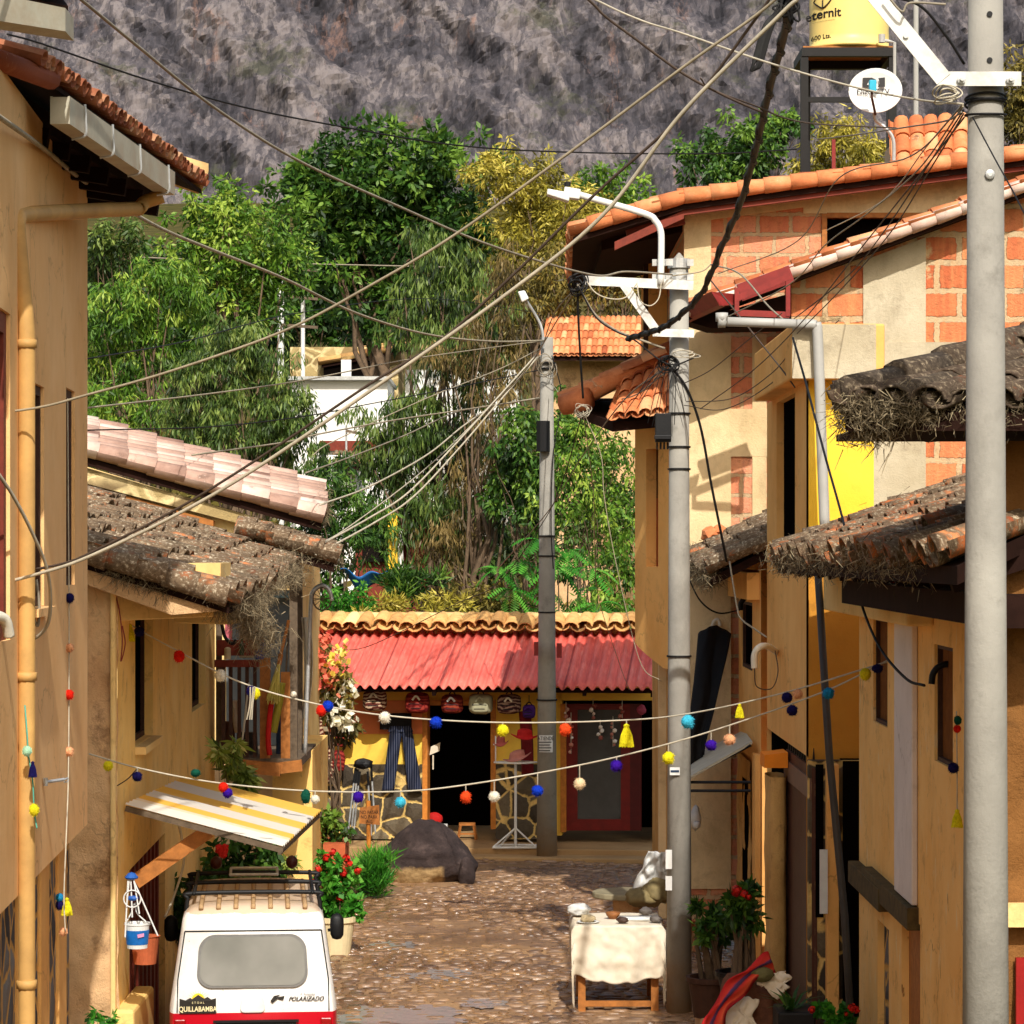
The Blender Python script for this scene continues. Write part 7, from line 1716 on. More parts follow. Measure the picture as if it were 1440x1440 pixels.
btube('grey_pole', 'thin grey stick leaning inside the balcony corner', 'stick', [(408, 860), (403, 930), (399, 1040)], .014, 'oldwood', 36.0)
# shepherd hook lamp post with a wheel at its top
hk = thing('hooked_pole', 'thin grey hooked pole with a round wheel right of the balcony', 'pole', (XX(430, 36), 36.0, ZZ(1060, 36)))
m = MB(); m.tube(cable_pts([P(429, 1062, 36), P(433, 950, 36), P(437, 850, 36), P(440, 832, 36), P(452, 823, 36), P(463, 830, 36), P(467, 845, 36)], 7), .026, 8); m.build('shaft', M['galv'], hk, smooth=True)
m = MB(); m.tube([P(453 + 13 * math.cos(t), 842 + 16 * math.sin(t), 36) for t in np.linspace(0, 6.2832, 25)], .010, 5)
for t_ in np.linspace(0, 3.0, 7): m.tube([P(453 + 13 * math.cos(t_), 842 + 16 * math.sin(t_), 36), P(453 - 13 * math.cos(t_), 842 - 16 * math.sin(t_), 36)], .004, 4)
m.build('wheel', M['oldwood'], hk)
# garden tarp
m = MB(); m.grid(lambda u, v: P(478 + 66 * u, 800 + 8 * math.sin(u * 3.1) + 22 * v * math.sin(u * 3.1), 51.5) + V((0, .3 * v, .05 * math.sin(u * 12))), 20, 6); tag(m.build('tarpaulin', plain('blue_tarp', (50, 120, 190), .6, var=.3), smooth=True, thick=.01), 'blue tarpaulin slung among the bushes above the shop', 'tarpaulin')
# ================================================================== SHOP GOODS
def backpack(px, py0, py1, w, label, mat, strap='dark', emb=None):
    o = .5; b = S(px, py1, o); tq = S(px, py0, o); h = tq.z - b.z; s = F / b.y; W = w / s
    root = thing('backpack', label, 'backpack', (b.x, b.y, b.z), 'backpacks hung along the shop eave')
    m = MB(); m.blob(b + V((0, 0, h * .48)), (W * .5, .13, h * .48), 3, .06, 3, int(px), sq=.55); bod = m.build('body', mat, root, smooth=True)
    m = MB(); m.blob(b + sn_ * .12 + V((0, 0, h * .30)), (W * .36, .06, h * .22), 3, .05, 3, int(px) + 1, sq=.55); m.build('pocket', mat, root, smooth=True)
    m = MB(); m.tube(cable_pts([b + sn_ * .155 + V((-.06, 0, h * .62)), b + sn_ * .165 + V((0, 0, h * .80)), b + sn_ * .155 + V((.06, 0, h * .62))], 6), .018, 6); m.build('emblem', emb or M['cloth'], root)
    m = MB(); m.tube(cable_pts([b + V((-.05, 0, h * .95)), b + V((0, 0, h * 1.13)), b + V((.05, 0, h * .95))], 5), .012, 6); m.tube([b + V((0, 0, h * 1.1)), b + V((0, 0, h * 1.1 + .12))], .006, 5); m.build('handle', M['black'], root)
    m = MB(); m.tube([b + sn_ * .175 + V((-W * .3, 0, h * .45)), b + sn_ * .175 + V((W * .3, 0, h * .45))], .008, 5); m.tube([b + sn_ * .18 + V((-W * .22, 0, h * .26)), b + sn_ * .18 + V((W * .22, 0, h * .26))], .008, 5); m.build('zip', M['black'], root)
def bag_mat(name, a, b, c): 
    t = NT(name); co = t.coord(); w = t.n('ShaderNodeTexWave'); w.wave_type = 'BANDS'; w.bands_direction = 'Z'; w.inputs['Scale'].default_value = 5; w.inputs['Distortion'].default_value = 9; w.inputs['Detail'].default_value = 3; t.l(co, w.inputs[0])
    return t.bsdf(t.ramp(w.outputs['Fac'], [(.2, lin(a)), (.5, lin(b)), (.85, lin(c))]), .85, 0, t.bump(t.noise(co, 40, 4, .6), .4, .01), .1)
bA = bag_mat('patterned_brown', (84, 40, 34), (130, 70, 56), (196, 170, 140)); bB = bag_mat('maroon_bag', (96, 24, 24), (130, 36, 32), (150, 56, 46)); bC = bag_mat('maroon_dark_bag', (90, 26, 26), (116, 34, 30), (140, 60, 40)); bD = plain('olive_canvas', (168, 164, 132), .9, var=.2, bump=.4); bE = bag_mat('dark_pattern_bag', (60, 34, 36), (96, 56, 54), (160, 130, 110)); bF = plain('purple_bag', (74, 30, 120), .9, var=.4)
backpack(527, 968, 1000, 34, 'brown backpack with pale woven pattern, leftmost under the shop eave', bA)
backpack(587, 972, 1003, 34, 'plain maroon backpack hung above the shop doorway left side', bB)
backpack(636, 975, 1003, 31, 'maroon backpack with an orange stripe left of the olive one', bC, emb=M['white'])
backpack(676, 974, 1004, 34, 'olive grey canvas backpack hung under the shop eave', bD, emb=bD)
backpack(716, 975, 1004, 34, 'dark patterned backpack right of the olive one', bE)
backpack(744, 990, 1010, 18, 'small purple bag hung beside the far pole', bF, emb=bF)
m = MB(); a, b = S(505, 964, .5), S(760, 972, .5); m.tube([a, b], .02, 6); tag(m.build('hanging_rail', M['oldwood']), 'rail under the shop eave from which backpacks hang', 'rail')
# trousers
tr = thing('striped_trousers', 'dark blue pinstriped trousers hung on the yellow shop wall', 'trousers', S(564, 1112, .12))
t = NT('pinstripe'); co = t.coord(); sx = t.n('ShaderNodeSeparateXYZ'); t.l(co, sx.inputs[0]); fr = t.math('FRACT', t.math('MULTIPLY', sx.outputs[0], 26.0)); ln = t.math('GREATER_THAN', fr, .8)
pin = t.bsdf(t.mix(t.math('MULTIPLY', ln, .55), lin((30, 36, 56)), lin((120, 124, 140))), .9, 0, None, .1)
m = MB()
def tq(px, py, o=.12): return S(px, py, o)
def leg(u, v, sg):
    ang = u * 2 * math.pi; py = 1024 + (1112 - 1024) * v
    if sg < 0: x0, x1 = 547 - 12 * v + 2, 566 - 10 * v - 2 * v
    else: x0, x1 = 564 + 10 * v, 579 + 15 * v
    x0 += 0; cx_ = (x0 + x1) / 2; hw = (x1 - x0) / 2
    p = S(cx_ + hw * math.cos(ang), py, .13); return p + sn_ * (.05 * math.sin(ang)) + V((0, 0, 0))
for sg in (-1, 1): m.grid(lambda u, v: leg(u, v, sg), 24, 20)
m.build('legs', pin, tr, smooth=True, thick=.006)
m = MB(); m.prism([tq(545, 1029, .19), tq(580, 1029, .19), tq(576, 1021, .19), tq(549, 1021, .19)], -sn_ * .1); m.build('waistband', pin, tr); m = MB(); m.tube(cable_pts([tq(552, 1024, .1), tq(563, 1018, .1), tq(575, 1024, .1)], 4), .012, 6); m.tube([tq(563, 1018, .1), tq(563, 1010, .1)], .008, 5); m.build('hanger', M['white'], tr)
m = MB(); m.prism([S(534, 1026, .16), S(578, 1026, .16), S(578, 1003, .16), S(534, 1003, .16)], -sn_ * .06); tag(m.build('black_cloth', M['fabblack']), 'black folded cloth hanging just above the pinstriped trousers', 'cloth')
# crutch like walking poles leaning on the shop wall
wp_ = thing('trekking_poles', 'bunch of silver trekking poles with black grips by the wooden sign', 'trekking poles', S(505, 1178, .5))
for (a, b) in (((500, 1080), (489, 1175)), ((506, 1085), (497, 1175)), ((522, 1078), (528, 1172)), ((517, 1085), (522, 1175)), ((503, 1082), (494, 1170))):
    m = MB(); p, q = S(*a, .35), S(*b, .55); m.tube([p, q], .014, 6); po = m.build('pole', M['galv'], wp_); m = MB(); m.tube([p, p.lerp(q, .22)], .022, 6); m.build('grip', M['black'], po)
m = MB(); m.blob(S(511, 1074, .4), (.17, .1, .09), 2, .3, 3, 2); m.build('straps', M['black'], wp_)
# hat stand with hats
hs = thing('hat_stand', 'white tubular hat stand with a triangular foot outside the shop', 'hat stand', S(725, 1184, .9)); c = S(725, 1184, .9); c.z = zfl
s_h = F / c.y
m = MB(); top = ZZ(1072, c.y); m.tube([c, V((c.x, c.y, top))], .022, 8); m.build('upright', M['white'], hs)
m = MB(); w = .34
cs = [c + st_ * w + sn_ * .10, c - st_ * w + sn_ * .18, c - st_ * w * .75 - sn_ * .25, c + st_ * w * .9 - sn_ * .25]
for i in range(4): m.tube([cs[i] + V((0, 0, .02)), cs[(i + 1) % 4] + V((0, 0, .02))], .02, 6)
for q in cs[:3]: m.tube([q + V((0, 0, .03)), V((c.x, c.y, zfl + .32))], .014, 6)
m.build('foot', M['white'], hs)
m = MB(); hz = ZZ(1072, c.y); m.tube([V((c.x + .34 * math.cos(t), c.y + .2 * math.sin(t), hz)) for t in np.linspace(0, 6.2832, 25)], .014, 6); m.tube([V((c.x - .32, c.y, hz)), V((c.x - .32, c.y, ZZ(1035, c.y)))], .012, 6); m.tube([V((c.x - .36, c.y, ZZ(1047, c.y))), V((c.x - .26, c.y, ZZ(1047, c.y)))], .012, 6); m.build('ring', M['white'], hs)
def hat(px, py, w, label, mat, tilt=0):
    cc = S(px, py, .9); m = MB(); s = F / cc.y; W = w / s / 2
    def f(u, v):
        an = u * 6.2832; r = v
        if r < .45: rr = W * .5 * (r / .45); z = .13 - .03 * (r / .45) ** 2
        elif r < .6: k = (r - .45) / .15; rr = W * (.5 + .06 * k); z = .10 - .10 * k
        else: k = (r - .6) / .4; rr = W * (.56 + .44 * k); z = .0 + .04 * k * math.cos(2 * an)
        x, y = rr * math.cos(an), rr * .7 * math.sin(an)
        return cc + V((x, y, z + tilt * x))
    m.grid(f, 28, 18); tag(m.build('felt_hat', mat, smooth=True, thick=.008), label, 'hat')
hat(727, 1066, 40, 'dusty pink brimmed hat on the ring of the hat stand', plain('pink_felt', (196, 130, 116), .95, var=.25), .25)
hat(738, 1036, 40, 'bright red brimmed hat at the top of the hat stand', M['red'], -.05)
hat(704, 1046, 22, 'small pinkish hat on the left peg of the hat stand', plain('rose_felt', (170, 84, 76), .95, var=.3), .1)
m = MB(); m.tube(cable_pts([S(738, 1000, .4), S(741, 1040, .4), S(742, 1090, .4)], 4), .10, 8); tag(m.build('red_shawl', plain('dark_red_shawl', (120, 22, 26), .9, var=.4), smooth=True), 'dark red shawl hanging behind the hat stand', 'shawl')
# stool in the doorway
sl = thing('wooden_stool', 'little wooden stool just inside the dark shop doorway', 'stool', S(657, 1164, -.35)); c = S(657, 1164, -.35); c.z = zfl; hh = .27
m = MB(); m.box(c.x - .135, c.x + .135, c.y - .1, c.y + .1, zfl + hh - .035, zfl + hh); m.build('seat', M['wood'], sl)
for sx_ in (-1, 1):
    for sy in (-1, 1): m = MB(); m.beam((c.x + sx_ * .15, c.y + sy * .1, zfl), (c.x + sx_ * .11, c.y + sy * .08, zfl + hh - .03), .035, .035); m.build('leg', M['wood'], sl)
m = MB(); m.beam((c.x - .14, c.y - .1, zfl + .1), (c.x + .14, c.y - .1, zfl + .1), .025, .03); m.build('stretcher', M['wood'], sl)
# inside doorway bits
m = MB(); m.box(c.x - .62, c.x - .33, c.y + .1, c.y + .4, zfl, zfl + .22); tag(m.build('white_box', M['white'], bevel=.01), 'white box on the floor just inside the shop doorway', 'box')
m = MB(); m.blob((c.x - .55, c.y + .2, zfl + .32), (.14, .1, .11), 3, .1, 2, 3); tag(m.build('red_bag', M['red'], smooth=True), 'round red bag on the white box inside the doorway', 'bag')
m = MB(); m.prism([S(604, 1062, -.1), S(618, 1056, -.1), S(619, 1044, -.1), S(606, 1050, -.1)], -sn_ * .02); m.tube([S(609, 1062, -.1), S(609, 1082, -.1)], .012, 5); tag(m.build('paper_tag', M['cloth']), 'white tag hanging at the left of the dark shop doorway', 'tag')
def dangler(px, py0, py1, label, seed, mat=None):
    rr = random.Random(seed); root = thing('bead_string', label, 'bead string', S(px, py1, .35), 'bead strings under the shop eave'); m = MB(); m.tube([S(px, py0 - 8, .35), S(px, py1, .35)], .006, 4); m.build('cord', M['cablewhite'], root); m = MB()
    n = int((py1 - py0) / 5)
    for k in range(n): m.blob(S(px + rr.uniform(-3, 3), py0 + (py1 - py0) * (k + .5) / n, .35), rr.uniform(.02, .045), 1, .3, 3, k, rr.uniform(0, 1))
    m.build('beads', mat, root, smooth=True)
bm_ = attr_mat('bead_colours', [(0, lin((120, 40, 36))), (.4, lin((196, 130, 110))), (.7, lin((226, 210, 190))), (1, lin((240, 236, 230)))], .6)
dangler(803, 1010, 1060, 'reddish bead string left of the glass shop door', 1, bm_); dangler(834, 990, 1012, 'short pale bead string above the glass shop door', 2, bm_); dangler(875, 992, 1010, 'short pale bead string at the right of the glass door top', 3, bm_); dangler(862, 1015, 1050, 'long bead string in the right half of the glass door', 4, bm_); dangler(844, 1020, 1040, 'white bead string in the middle of the glass door', 5, bm_)
dangler(796, 995, 1030, 'dark red bead string beside the orange door post', 6, bm_)
m = MB(); m.blob(S(902, 998, .35), (.08, .05, .08), 2, .3, 3, 4); tag(m.build('pink_purse', plain('pink_purse', (170, 70, 90), .9)), 'small pink purse hung at the right under the shop eave', 'purse')
# red textiles hung at the left end of the shop
for i, (px, py0, py1, w, lab) in enumerate(((462, 1030, 1100, 16, 'dark red woven strip hanging left of the yellow shop wall'), (480, 1015, 1050, 18, 'rounded red woven bag at the left end of the shop'), (492, 1000, 1040, 14, 'bright red woven pouch under the flowering climber'), (476, 1055, 1085, 18, 'patterned red and white pouch low at the shop left end'), (448, 1000, 1090, 14, 'maroon woven strip at the extreme left of the shop'))):
    m = MB(); c = S(px, (py0 + py1) / 2, .35); s = F / c.y; m.blob(c, (w / s / 2, .05, (py1 - py0) / s / 2), 3, .12, 3, i + 3, sq=.6); tag(m.build('woven_bag', bB if i % 2 else bA, smooth=True), lab, 'woven bag', 'woven goods at the left end of the shop')

# ================================================================== POMPOM GARLANDS
YC = {'yellow': (240, 226, 40), 'navy': (30, 26, 80), 'red': (226, 40, 24), 'white': (240, 232, 210), 'blue': (24, 60, 190), 'orange': (240, 80, 36), 'cyan': (70, 190, 220), 'peach': (244, 178, 130), 'green': (24, 84, 66), 'purple': (60, 24, 150), 'mint': (180, 226, 190), 'cream': (244, 214, 170), 'teal': (40, 140, 190)}
YM = {k: plain('yarn_' + k, v, .95, var=.35, scale=60, bump=.8, bscale=120, spec=.05) for k, v in YC.items()}
def pom_mesh(seed):
    rr = random.Random(seed); q = MB(); q.blob((0, 0, 0), .82, 3, .22, 5, seed)
    for k in range(150):
        d = V((rr.gauss(0, 1), rr.gauss(0, 1), rr.gauss(0, 1))).normalized(); u = d.orthogonal().normalized() * .06; e = d * rr.uniform(.95, 1.12) + V((0, 0, -.04)); q.add([d * .7 - u, d * .7 + u, e], [(0, 1, 2)])
    return q
def tassel_mesh(seed):
    rr = random.Random(seed); q = MB(); q.lathe([(.05, .95), (.28, .8), (.22, .55), (.45, 0), (.62, -.7), (.6, -.95), (.2, -1.0)], (0, 0, 0), 16)
    for k in range(70): a = rr.uniform(0, 6.28); x, y = math.cos(a), math.sin(a); q.tube([(x * .22, y * .22, .55), (x * .48, y * .48, -.1), (x * .62, y * .62, -.98 - rr.uniform(0, .12))], .035, 4)
    return q
PM = {'p': [pom_mesh(k) for k in range(3)], 't': [tassel_mesh(1)]}
def hang(kind, col, px, py, D, r, label, sy=1.0, group='yarn pompoms strung over the street', px0=None, py0=None):
    c = P(px, py, D); src = PM[kind][int(px) % len(PM[kind])]; root = thing('yarn_pompom' if kind == 'p' else 'yarn_tassel', label, 'pompom' if kind == 'p' else 'tassel', (c.x, c.y, c.z - r), group)
    m = MB(); m.v = [tuple(c + V((x * r, y * r, z * r * sy))) for x, y, z in src.v]; m.f = list(src.f); m.t = list(src.t); m.mi = list(src.mi); m.build('yarn', YM[col], root, smooth=(kind == 'p'))
    if py0 is not None: m = MB(); m.tube([c + V((0, 0, r * .7)), P(px0 or px, py0, D)], .005, 4); m.build('loop', M['cablewhite'], root)
G1 = [(165, 868, 26.0), (240, 910, 26.0), (340, 960, 26.0), (450, 991, 26.0), (560, 1008, 26.0), (700, 1016, 26), (850, 1014, 25.8), (960, 1005, 25.4), (1100, 975, 24.6), (1250, 930, 23.6)]
G2 = [(125, 1060, 24.5), (195, 1080, 24.6), (300, 1100, 24.8), (430, 1112, 25), (560, 1113, 25), (660, 1103, 25), (815, 1076, 24.9), (940, 1046, 24.7), (1050, 1012, 24.4), (1165, 970, 24), (1250, 928, 23.6)]
def string(name, pts, r, mat, label, cat='string', n=12):
    m = MB(); m.tube(cable_pts([P(*p) for p in pts], n), r, 6, cap=True); return tag(m.build(name, M[mat] if isinstance(mat, str) else mat, smooth=True), label, cat)
string('garland_string', G1, .008, 'cablewhite', 'upper pale string sagging across the street with yarn pompoms')
string('garland_string', G2, .008, 'cablewhite', 'lower pale string crossing the street with yarn pompoms')
u = 'on the upper string '; l = 'on the lower string '
for (k, col, px, py, r, lab, sy, py0) in (
    ('t', 'yellow', 183, 889, .07, 'yellow tassel ' + u + 'near the adobe corner', 1.15, 878), ('p', 'navy', 196, 888, .055, 'navy pompom touching the yellow tassel near the adobe corner', 1, 880),
    ('p', 'red', 252, 923, .06, 'red pompom ' + u + 'in front of the yellow house wall', 1.1, 913), ('p', 'white', 310, 950, .06, 'white pompom ' + u + 'left of the balcony', 1.1, 945),
    ('p', 'navy', 353, 972, .05, 'dark blue pompom with ribbons in front of the balcony rail', 1.2, 965), ('p', 'yellow', 359, 975, .05, 'pale yellow pompom beside the dark blue one at the balcony', 1.2, 966), ('p', 'white', 413, 976, .03, 'tiny white pompom at the dark balcony post', 1, 975),
    ('p', 'red', 452, 999, .058, 'red pompom paired with a blue one by the flowering climber', 1, 990), ('p', 'blue', 461, 993, .058, 'blue pompom paired with a red one by the flowering climber', 1, 991),
    ('p', 'white', 541, 1009, .06, 'white pompom ' + u + 'above the pinstriped trousers', 1.05, 1005), ('p', 'blue', 613, 1016, .062, 'blue pompom ' + u + 'at the left of the dark doorway', 1, 1011),
    ('p', 'yellow', 707, 1027, .06, 'yellow pompom ' + u + 'in front of the hat stand', 1.05, 1016), ('p', 'orange', 795, 1026, .062, 'orange red pompom ' + u + 'right of the far pole', 1.1, 1015),
    ('t', 'yellow', 881, 1033, .105, 'large yellow tassel ' + u + 'in front of the glass shop door', 1.0, 1013), ('p', 'cyan', 967, 1015, .066, 'pale cyan pompom in front of the middle pole', 1.1, 1005),
    ('t', 'yellow', 1040, 999, .062, 'yellow tassel ' + u + 'right of the middle pole', 1.0, 988), ('p', 'navy', 1107, 981, .055, 'navy pompom ' + u + 'beside a peach one', 1, 975), ('p', 'peach', 1122, 976, .05, 'peach pompom ' + u + 'beside a navy one', 1, 970),
    ('p', 'yellow', 152, 1077, .05, 'yellow pompom at the left end of the lower string', 1, 1068), ('p', 'navy', 193, 1092, .05, 'navy pompom ' + l + 'on the adobe house corner', 1, 1080),
    ('p', 'green', 275, 1087, .05, 'dark green pompom just above the striped awning', .8, 1095), ('p', 'red', 314, 1107, .05, 'red pompom over the awning stripes touching a purple one', 1, 1103), ('p', 'purple', 320, 1115, .05, 'purple pompom over the awning stripes touching a red one', 1, 1104),
    ('p', 'green', 430, 1120, .05, 'dark green pompom at the right tip of the awning', 1.5, 1112), ('p', 'white', 443, 1124, .045, 'white pompom just right of the awning tip', 1, 1113),
    ('p', 'purple', 504, 1121, .055, 'purple pompom in front of the trekking poles', 1.1, 1113), ('p', 'cyan', 563, 1128, .055, 'cyan pompom under the pinstriped trousers', 1, 1114),
    ('p', 'orange', 655, 1121, .055, 'orange red pompom ' + l + 'above the wooden stool', 1.15, 1104), ('p', 'white', 695, 1120, .055, 'white pompom ' + l + 'left of the hat stand pole', 1, 1099),
    ('p', 'blue', 756, 1112, .058, 'blue pompom ' + l + 'at the left edge of the far pole', 1, 1088), ('p', 'cream', 815, 1102, .058, 'cream pompom ' + l + 'in front of the glass shop door', 1.05, 1076),
    ('p', 'purple', 867, 1077, .06, 'purple pompom ' + l + 'in front of the glass shop door', 1, 1064), ('p', 'yellow', 940, 1066, .06, 'yellow pompom ' + l + 'on the left side of the middle pole', 1.1, 1047),
    ('p', 'purple', 1000, 1048, .055, 'purple pompom above the small grey awning', 1, 1030), ('p', 'peach', 1026, 1040, .06, 'peach pompom above the small grey awning', .95, 1020), ('p', 'navy', 1114, 999, .055, 'navy pompom ' + l + 'below the navy and peach pair', 1, 988), ('p', 'teal', 1165, 975, .058, 'teal blue pompom ' + l + 'in front of the dark leaning pipe', 1, 970)):
    g = G1 if (u in lab or py < 1040 and px < 1000) else G2
    D = np.interp(px, [q[0] for q in g], [q[2] for q in g]) - .02
    hang(k, col, px, py, D, r, lab, sy, py0=py0)
hang('p', 'yellow', 1217, 948, 23.7, .055, 'yellow pompom where both strings meet at the right wall', 1.1, py0=940); hang('p', 'navy', 1234, 940, 23.55, .055, 'dark navy pompom where both strings meet at the right wall', .8)
# ribbons hanging from the balcony pair
m = MB()
for dx in (-3, 1, 4): m.tube(cable_pts([P(355 + dx, 966, 25.9), P(353 + dx * .6, 990, 25.9), P(350 + dx, 1012, 25.9)], 5), .006, 4)
tag(m.build('yarn_ribbons', M['cablewhite']), 'pale ribbons trailing under the dark blue balcony pompom', 'ribbon')
# vertical strings on the near left wall
string('garland_string', [(95, 560, 20.0), (96, 700, 20.0), (97, 838, 20.0), (97, 980, 20.0), (96, 1098, 19.9), (93, 1180, 19.7), (90, 1262, 19.6), (92, 1310, 19.6)], .005, 'cablewhite', 'thin vertical string of pompoms on the near left wall')
gv = 'yarn pompoms on the near left wall'
for (k, col, px, py, r, lab, sy) in (('p', 'navy', 98, 841, .037, 'navy pompom, topmost on the near left wall string', 1.1), ('p', 'peach', 98, 911, .036, 'peach pompom between the navy and red ones on the near wall', 1), ('p', 'red', 97, 977, .040, 'red pompom on the near left wall string', 1.05), ('p', 'peach', 97, 1057, .040, 'peach pompom just above the iron wall hook', 1), ('p', 'teal', 84, 1262, .034, 'teal pompom low on the near left wall string', 1), ('p', 'navy', 84, 1273, .034, 'navy pompom below the teal one on the near left wall', 1.2), ('t', 'yellow', 94, 1274, .062, 'yellow tassel beside the teal pompom low on the near wall', 1), ('p', 'peach', 89, 1310, .034, 'peach pompom at the bottom of the near wall string', 1.1)):
    hang(k, col, px, py, 19.75 if py > 1200 else 19.95, r, lab, sy, gv)
string('ribbon_string', [(35, 992, 17.0), (38, 1030, 16.95), (40, 1060, 16.95), (46, 1100, 16.95), (48, 1140, 16.95), (52, 1165, 16.95)], .005, plain('teal_ribbon', (90, 170, 150), .8), 'teal ribbon string hanging on the long ochre downpipe')
hang('p', 'mint', 38, 1056, 16.9, .033, 'mint pompom hanging on the ochre downpipe', 1.1, gv); hang('t', 'navy', 46, 1081, 16.9, .040, 'navy tassel hanging below the mint pompom', 1.2, gv); hang('p', 'yellow', 48, 1139, 16.9, .034, 'yellow pompom at the bottom of the downpipe ribbon', 1.3, gv)
# right wall ones
hang('p', 'red', 1258, 823, 20.9, .05, 'red pompom hanging under the right mossy eave', 1.4); hang('p', 'purple', 1254, 842, 20.9, .03, 'small purple pompom under the red one at the right eave', 1)
string('garland_string', [(1345, 1000, 18.6), (1346, 1080, 18.6), (1346, 1160, 18.6)], .005, 'cablewhite', 'short vertical pompom string half hidden by the nearest pole')
hang('p', 'green', 1347, 1013, 18.55, .03, 'green pompom peeping from behind the nearest pole', 1.2); hang('p', 'red', 1346, 1025, 18.55, .03, 'red pompom peeping from behind the nearest pole', 1); hang('p', 'navy', 1341, 1080, 18.55, .042, 'navy pompom at the left edge of the nearest pole', 1); hang('t', 'yellow', 1346, 1150, 18.55, .06, 'yellow tassel at the left edge of the nearest pole', 1)

# ================================================================== OVERHEAD CABLES
def cab(pts, D0, D1, r, mat, label, name='overhead_cable', n=10):
    k = len(pts); L = [0]
    for i in range(1, k): L.append(L[-1] + math.dist(pts[i], pts[i - 1]))
    return string(name, [(p[0], p[1], D0 + (D1 - D0) * t / L[-1]) for p, t in zip(pts, L)], r, mat, label, 'cable', n)
cab([(-60, -140), (100, -12), (190, 62), (300, 150), (420, 226), (560, 290), (690, 345), (830, 386), (880, 382), (945, 386)], 14, 30.3, .011, 'cablegrey', 'grey cable from the top left down to the middle pole crossarm')
cab([(-10, 158), (60, 208), (130, 263), (220, 318), (300, 352), (400, 392), (500, 440), (600, 470), (690, 480), (765, 479)], 15, 45.2, .016, 'cablecream', 'cream cable from the near left eave sagging to the far pole')
cab([(-10, 582), (60, 572), (120, 556), (240, 522), (400, 465), (520, 402), (640, 330), (800, 215), (960, 95), (1100, -10), (1150, -100)], 17, 14, .008, 'cablecream', 'cream cable rising from the left wall slit to the top right')
cab([(-10, 823), (50, 808), (120, 785), (240, 728), (350, 665), (520, 550), (720, 408), (850, 300), (960, 158), (1100, 18), (1125, -10), (1152, -104)], 17, 14, .0105, 'cablewhite', 'thick pale twisted cable running diagonally across the whole street')
cab([(40, 802), (90, 792), (130, 776), (250, 715), (380, 634), (520, 540), (620, 478), (720, 388), (840, 270), (960, 160), (1060, 30), (1090, -14), (1148, -102)], 17.4, 14, .008, 'cablebrown', 'dark cable running just above the thick pale diagonal one')
cab([(10, 48), (60, 62), (200, 110), (340, 150), (480, 178), (640, 204), (800, 214), (1000, 216), (1120, 210)], 22, 30, .008, 'rubber', 'thin black cable crossing in front of the mountain')
cab([(120, 574), (300, 553), (430, 534), (560, 508), (660, 493), (760, 480)], 24, 45.2, .009, 'cablecream', 'thin pale cable from the near wall corner to the far pole')
cab([(270, 640), (400, 622), (450, 610), (560, 590), (640, 578), (758, 560)], 30, 45.2, .011, 'cablecream', 'pale cable above the pink tiles running to the far pole')
cab([(440, 772), (520, 728), (575, 692), (640, 625), (690, 570), (755, 498)], 34.5, 45.2, .013, 'cablewhite', 'upper of the twin white cables from balcony roof to far pole')
cab([(444, 780), (525, 736), (582, 698), (646, 630), (694, 574), (756, 502)], 34.5, 45.2, .013, 'cablewhite', 'lower of the twin white cables from balcony roof to far pole')
cab([(450, 710), (520, 684), (600, 640), (650, 600), (690, 572)], 34, 44.4, .012, 'cablewhite', 'pale cable from the pink tile corner joining the far cable knot')
cab([(430, 665), (500, 640), (570, 612), (640, 580), (690, 571)], 34.5, 44.4, .010, 'cablegrey', 'grey cable over the drooping trees to the far cable knot')
cab([(120, 605), (300, 600), (430, 585), (520, 568), (640, 545), (760, 520)], 28, 45.2, .008, 'rubber', 'thin black cable in front of the white house wall')
cab([(690, 571), (720, 566), (758, 560)], 44.4, 45.2, .016, 'cablewhite', 'short pale cable knot left of the far pole')
cab([(640, -150), (816, -10), (850, 22), (890, 52), (960, 103), (1020, 135), (1072, 158)], 18, 19.5, .009, 'cablebrown', 'dark cable dropping from the top centre to the black bundle')
cab([(600, -120), (826, -6), (900, 28), (960, 47), (1080, 88), (1200, 122), (1290, 140), (1352, 146)], 18, 13.9, .006, 'cablewhite', 'thin white wire sloping down to the nearest pole')
cab([(985, 110), (1000, 125), (1060, 148), (1130, 172), (1260, 180)], 19, 22, .006, 'cablebrown', 'thin brown wire passing behind the black bundle')
bn_ = [(1152, -100), (1118, -14), (1100, 60), (1086, 110), (1072, 170), (1060, 222), (1040, 290), (1016, 345), (988, 410), (955, 445), (930, 462), (905, 470), (882, 477)]
cab(bn_, 14, 30.2, .026, 'rubber', 'thick twisted black cable bundle sweeping down to the middle pole', 'cable_bundle')
m = MB(); bl = [0]
for a_, b_ in zip(bn_, bn_[1:]): bl.append(bl[-1] + math.dist(a_, b_))
pp = cable_pts([P(p[0], p[1], 14 + 16.2 * t_ / bl[-1]) for p, t_ in zip(bn_, bl)], 10)
for i, p in enumerate(pp[:-1]):
    a = i * 1.1; m.tube([p + V((math.cos(a) * .02, 0, math.sin(a) * .02)), pp[i + 1] + V((math.cos(a + 1.1) * .02, -.02, math.sin(a + 1.1) * .02))], .022, 5)
tag(m.build('cable_wrap', M['rubber']), 'black wrapping wound around the thick cable bundle', 'cable')
m = MB(); a = V(P(1085, 15, 16.0))
for k in range(7): m.tube(cable_pts([P(1102 + k, -8 + k * 3, 16.0 + k * .01), P(1085 - k * 1.2, 30, 16.0), P(1068 - k, 75, 16.0), P(1056 + k * .6, 98 - k, 16.0), P(1064 + k, 92, 16.0), P(1080 + k, 40, 16.0), P(1108, -6, 16.0)], 5), .007, 5)
tag(m.build('cable_coil', M['rubber'], smooth=True), 'hanging black loop of spare cable at the top right', 'cable coil')
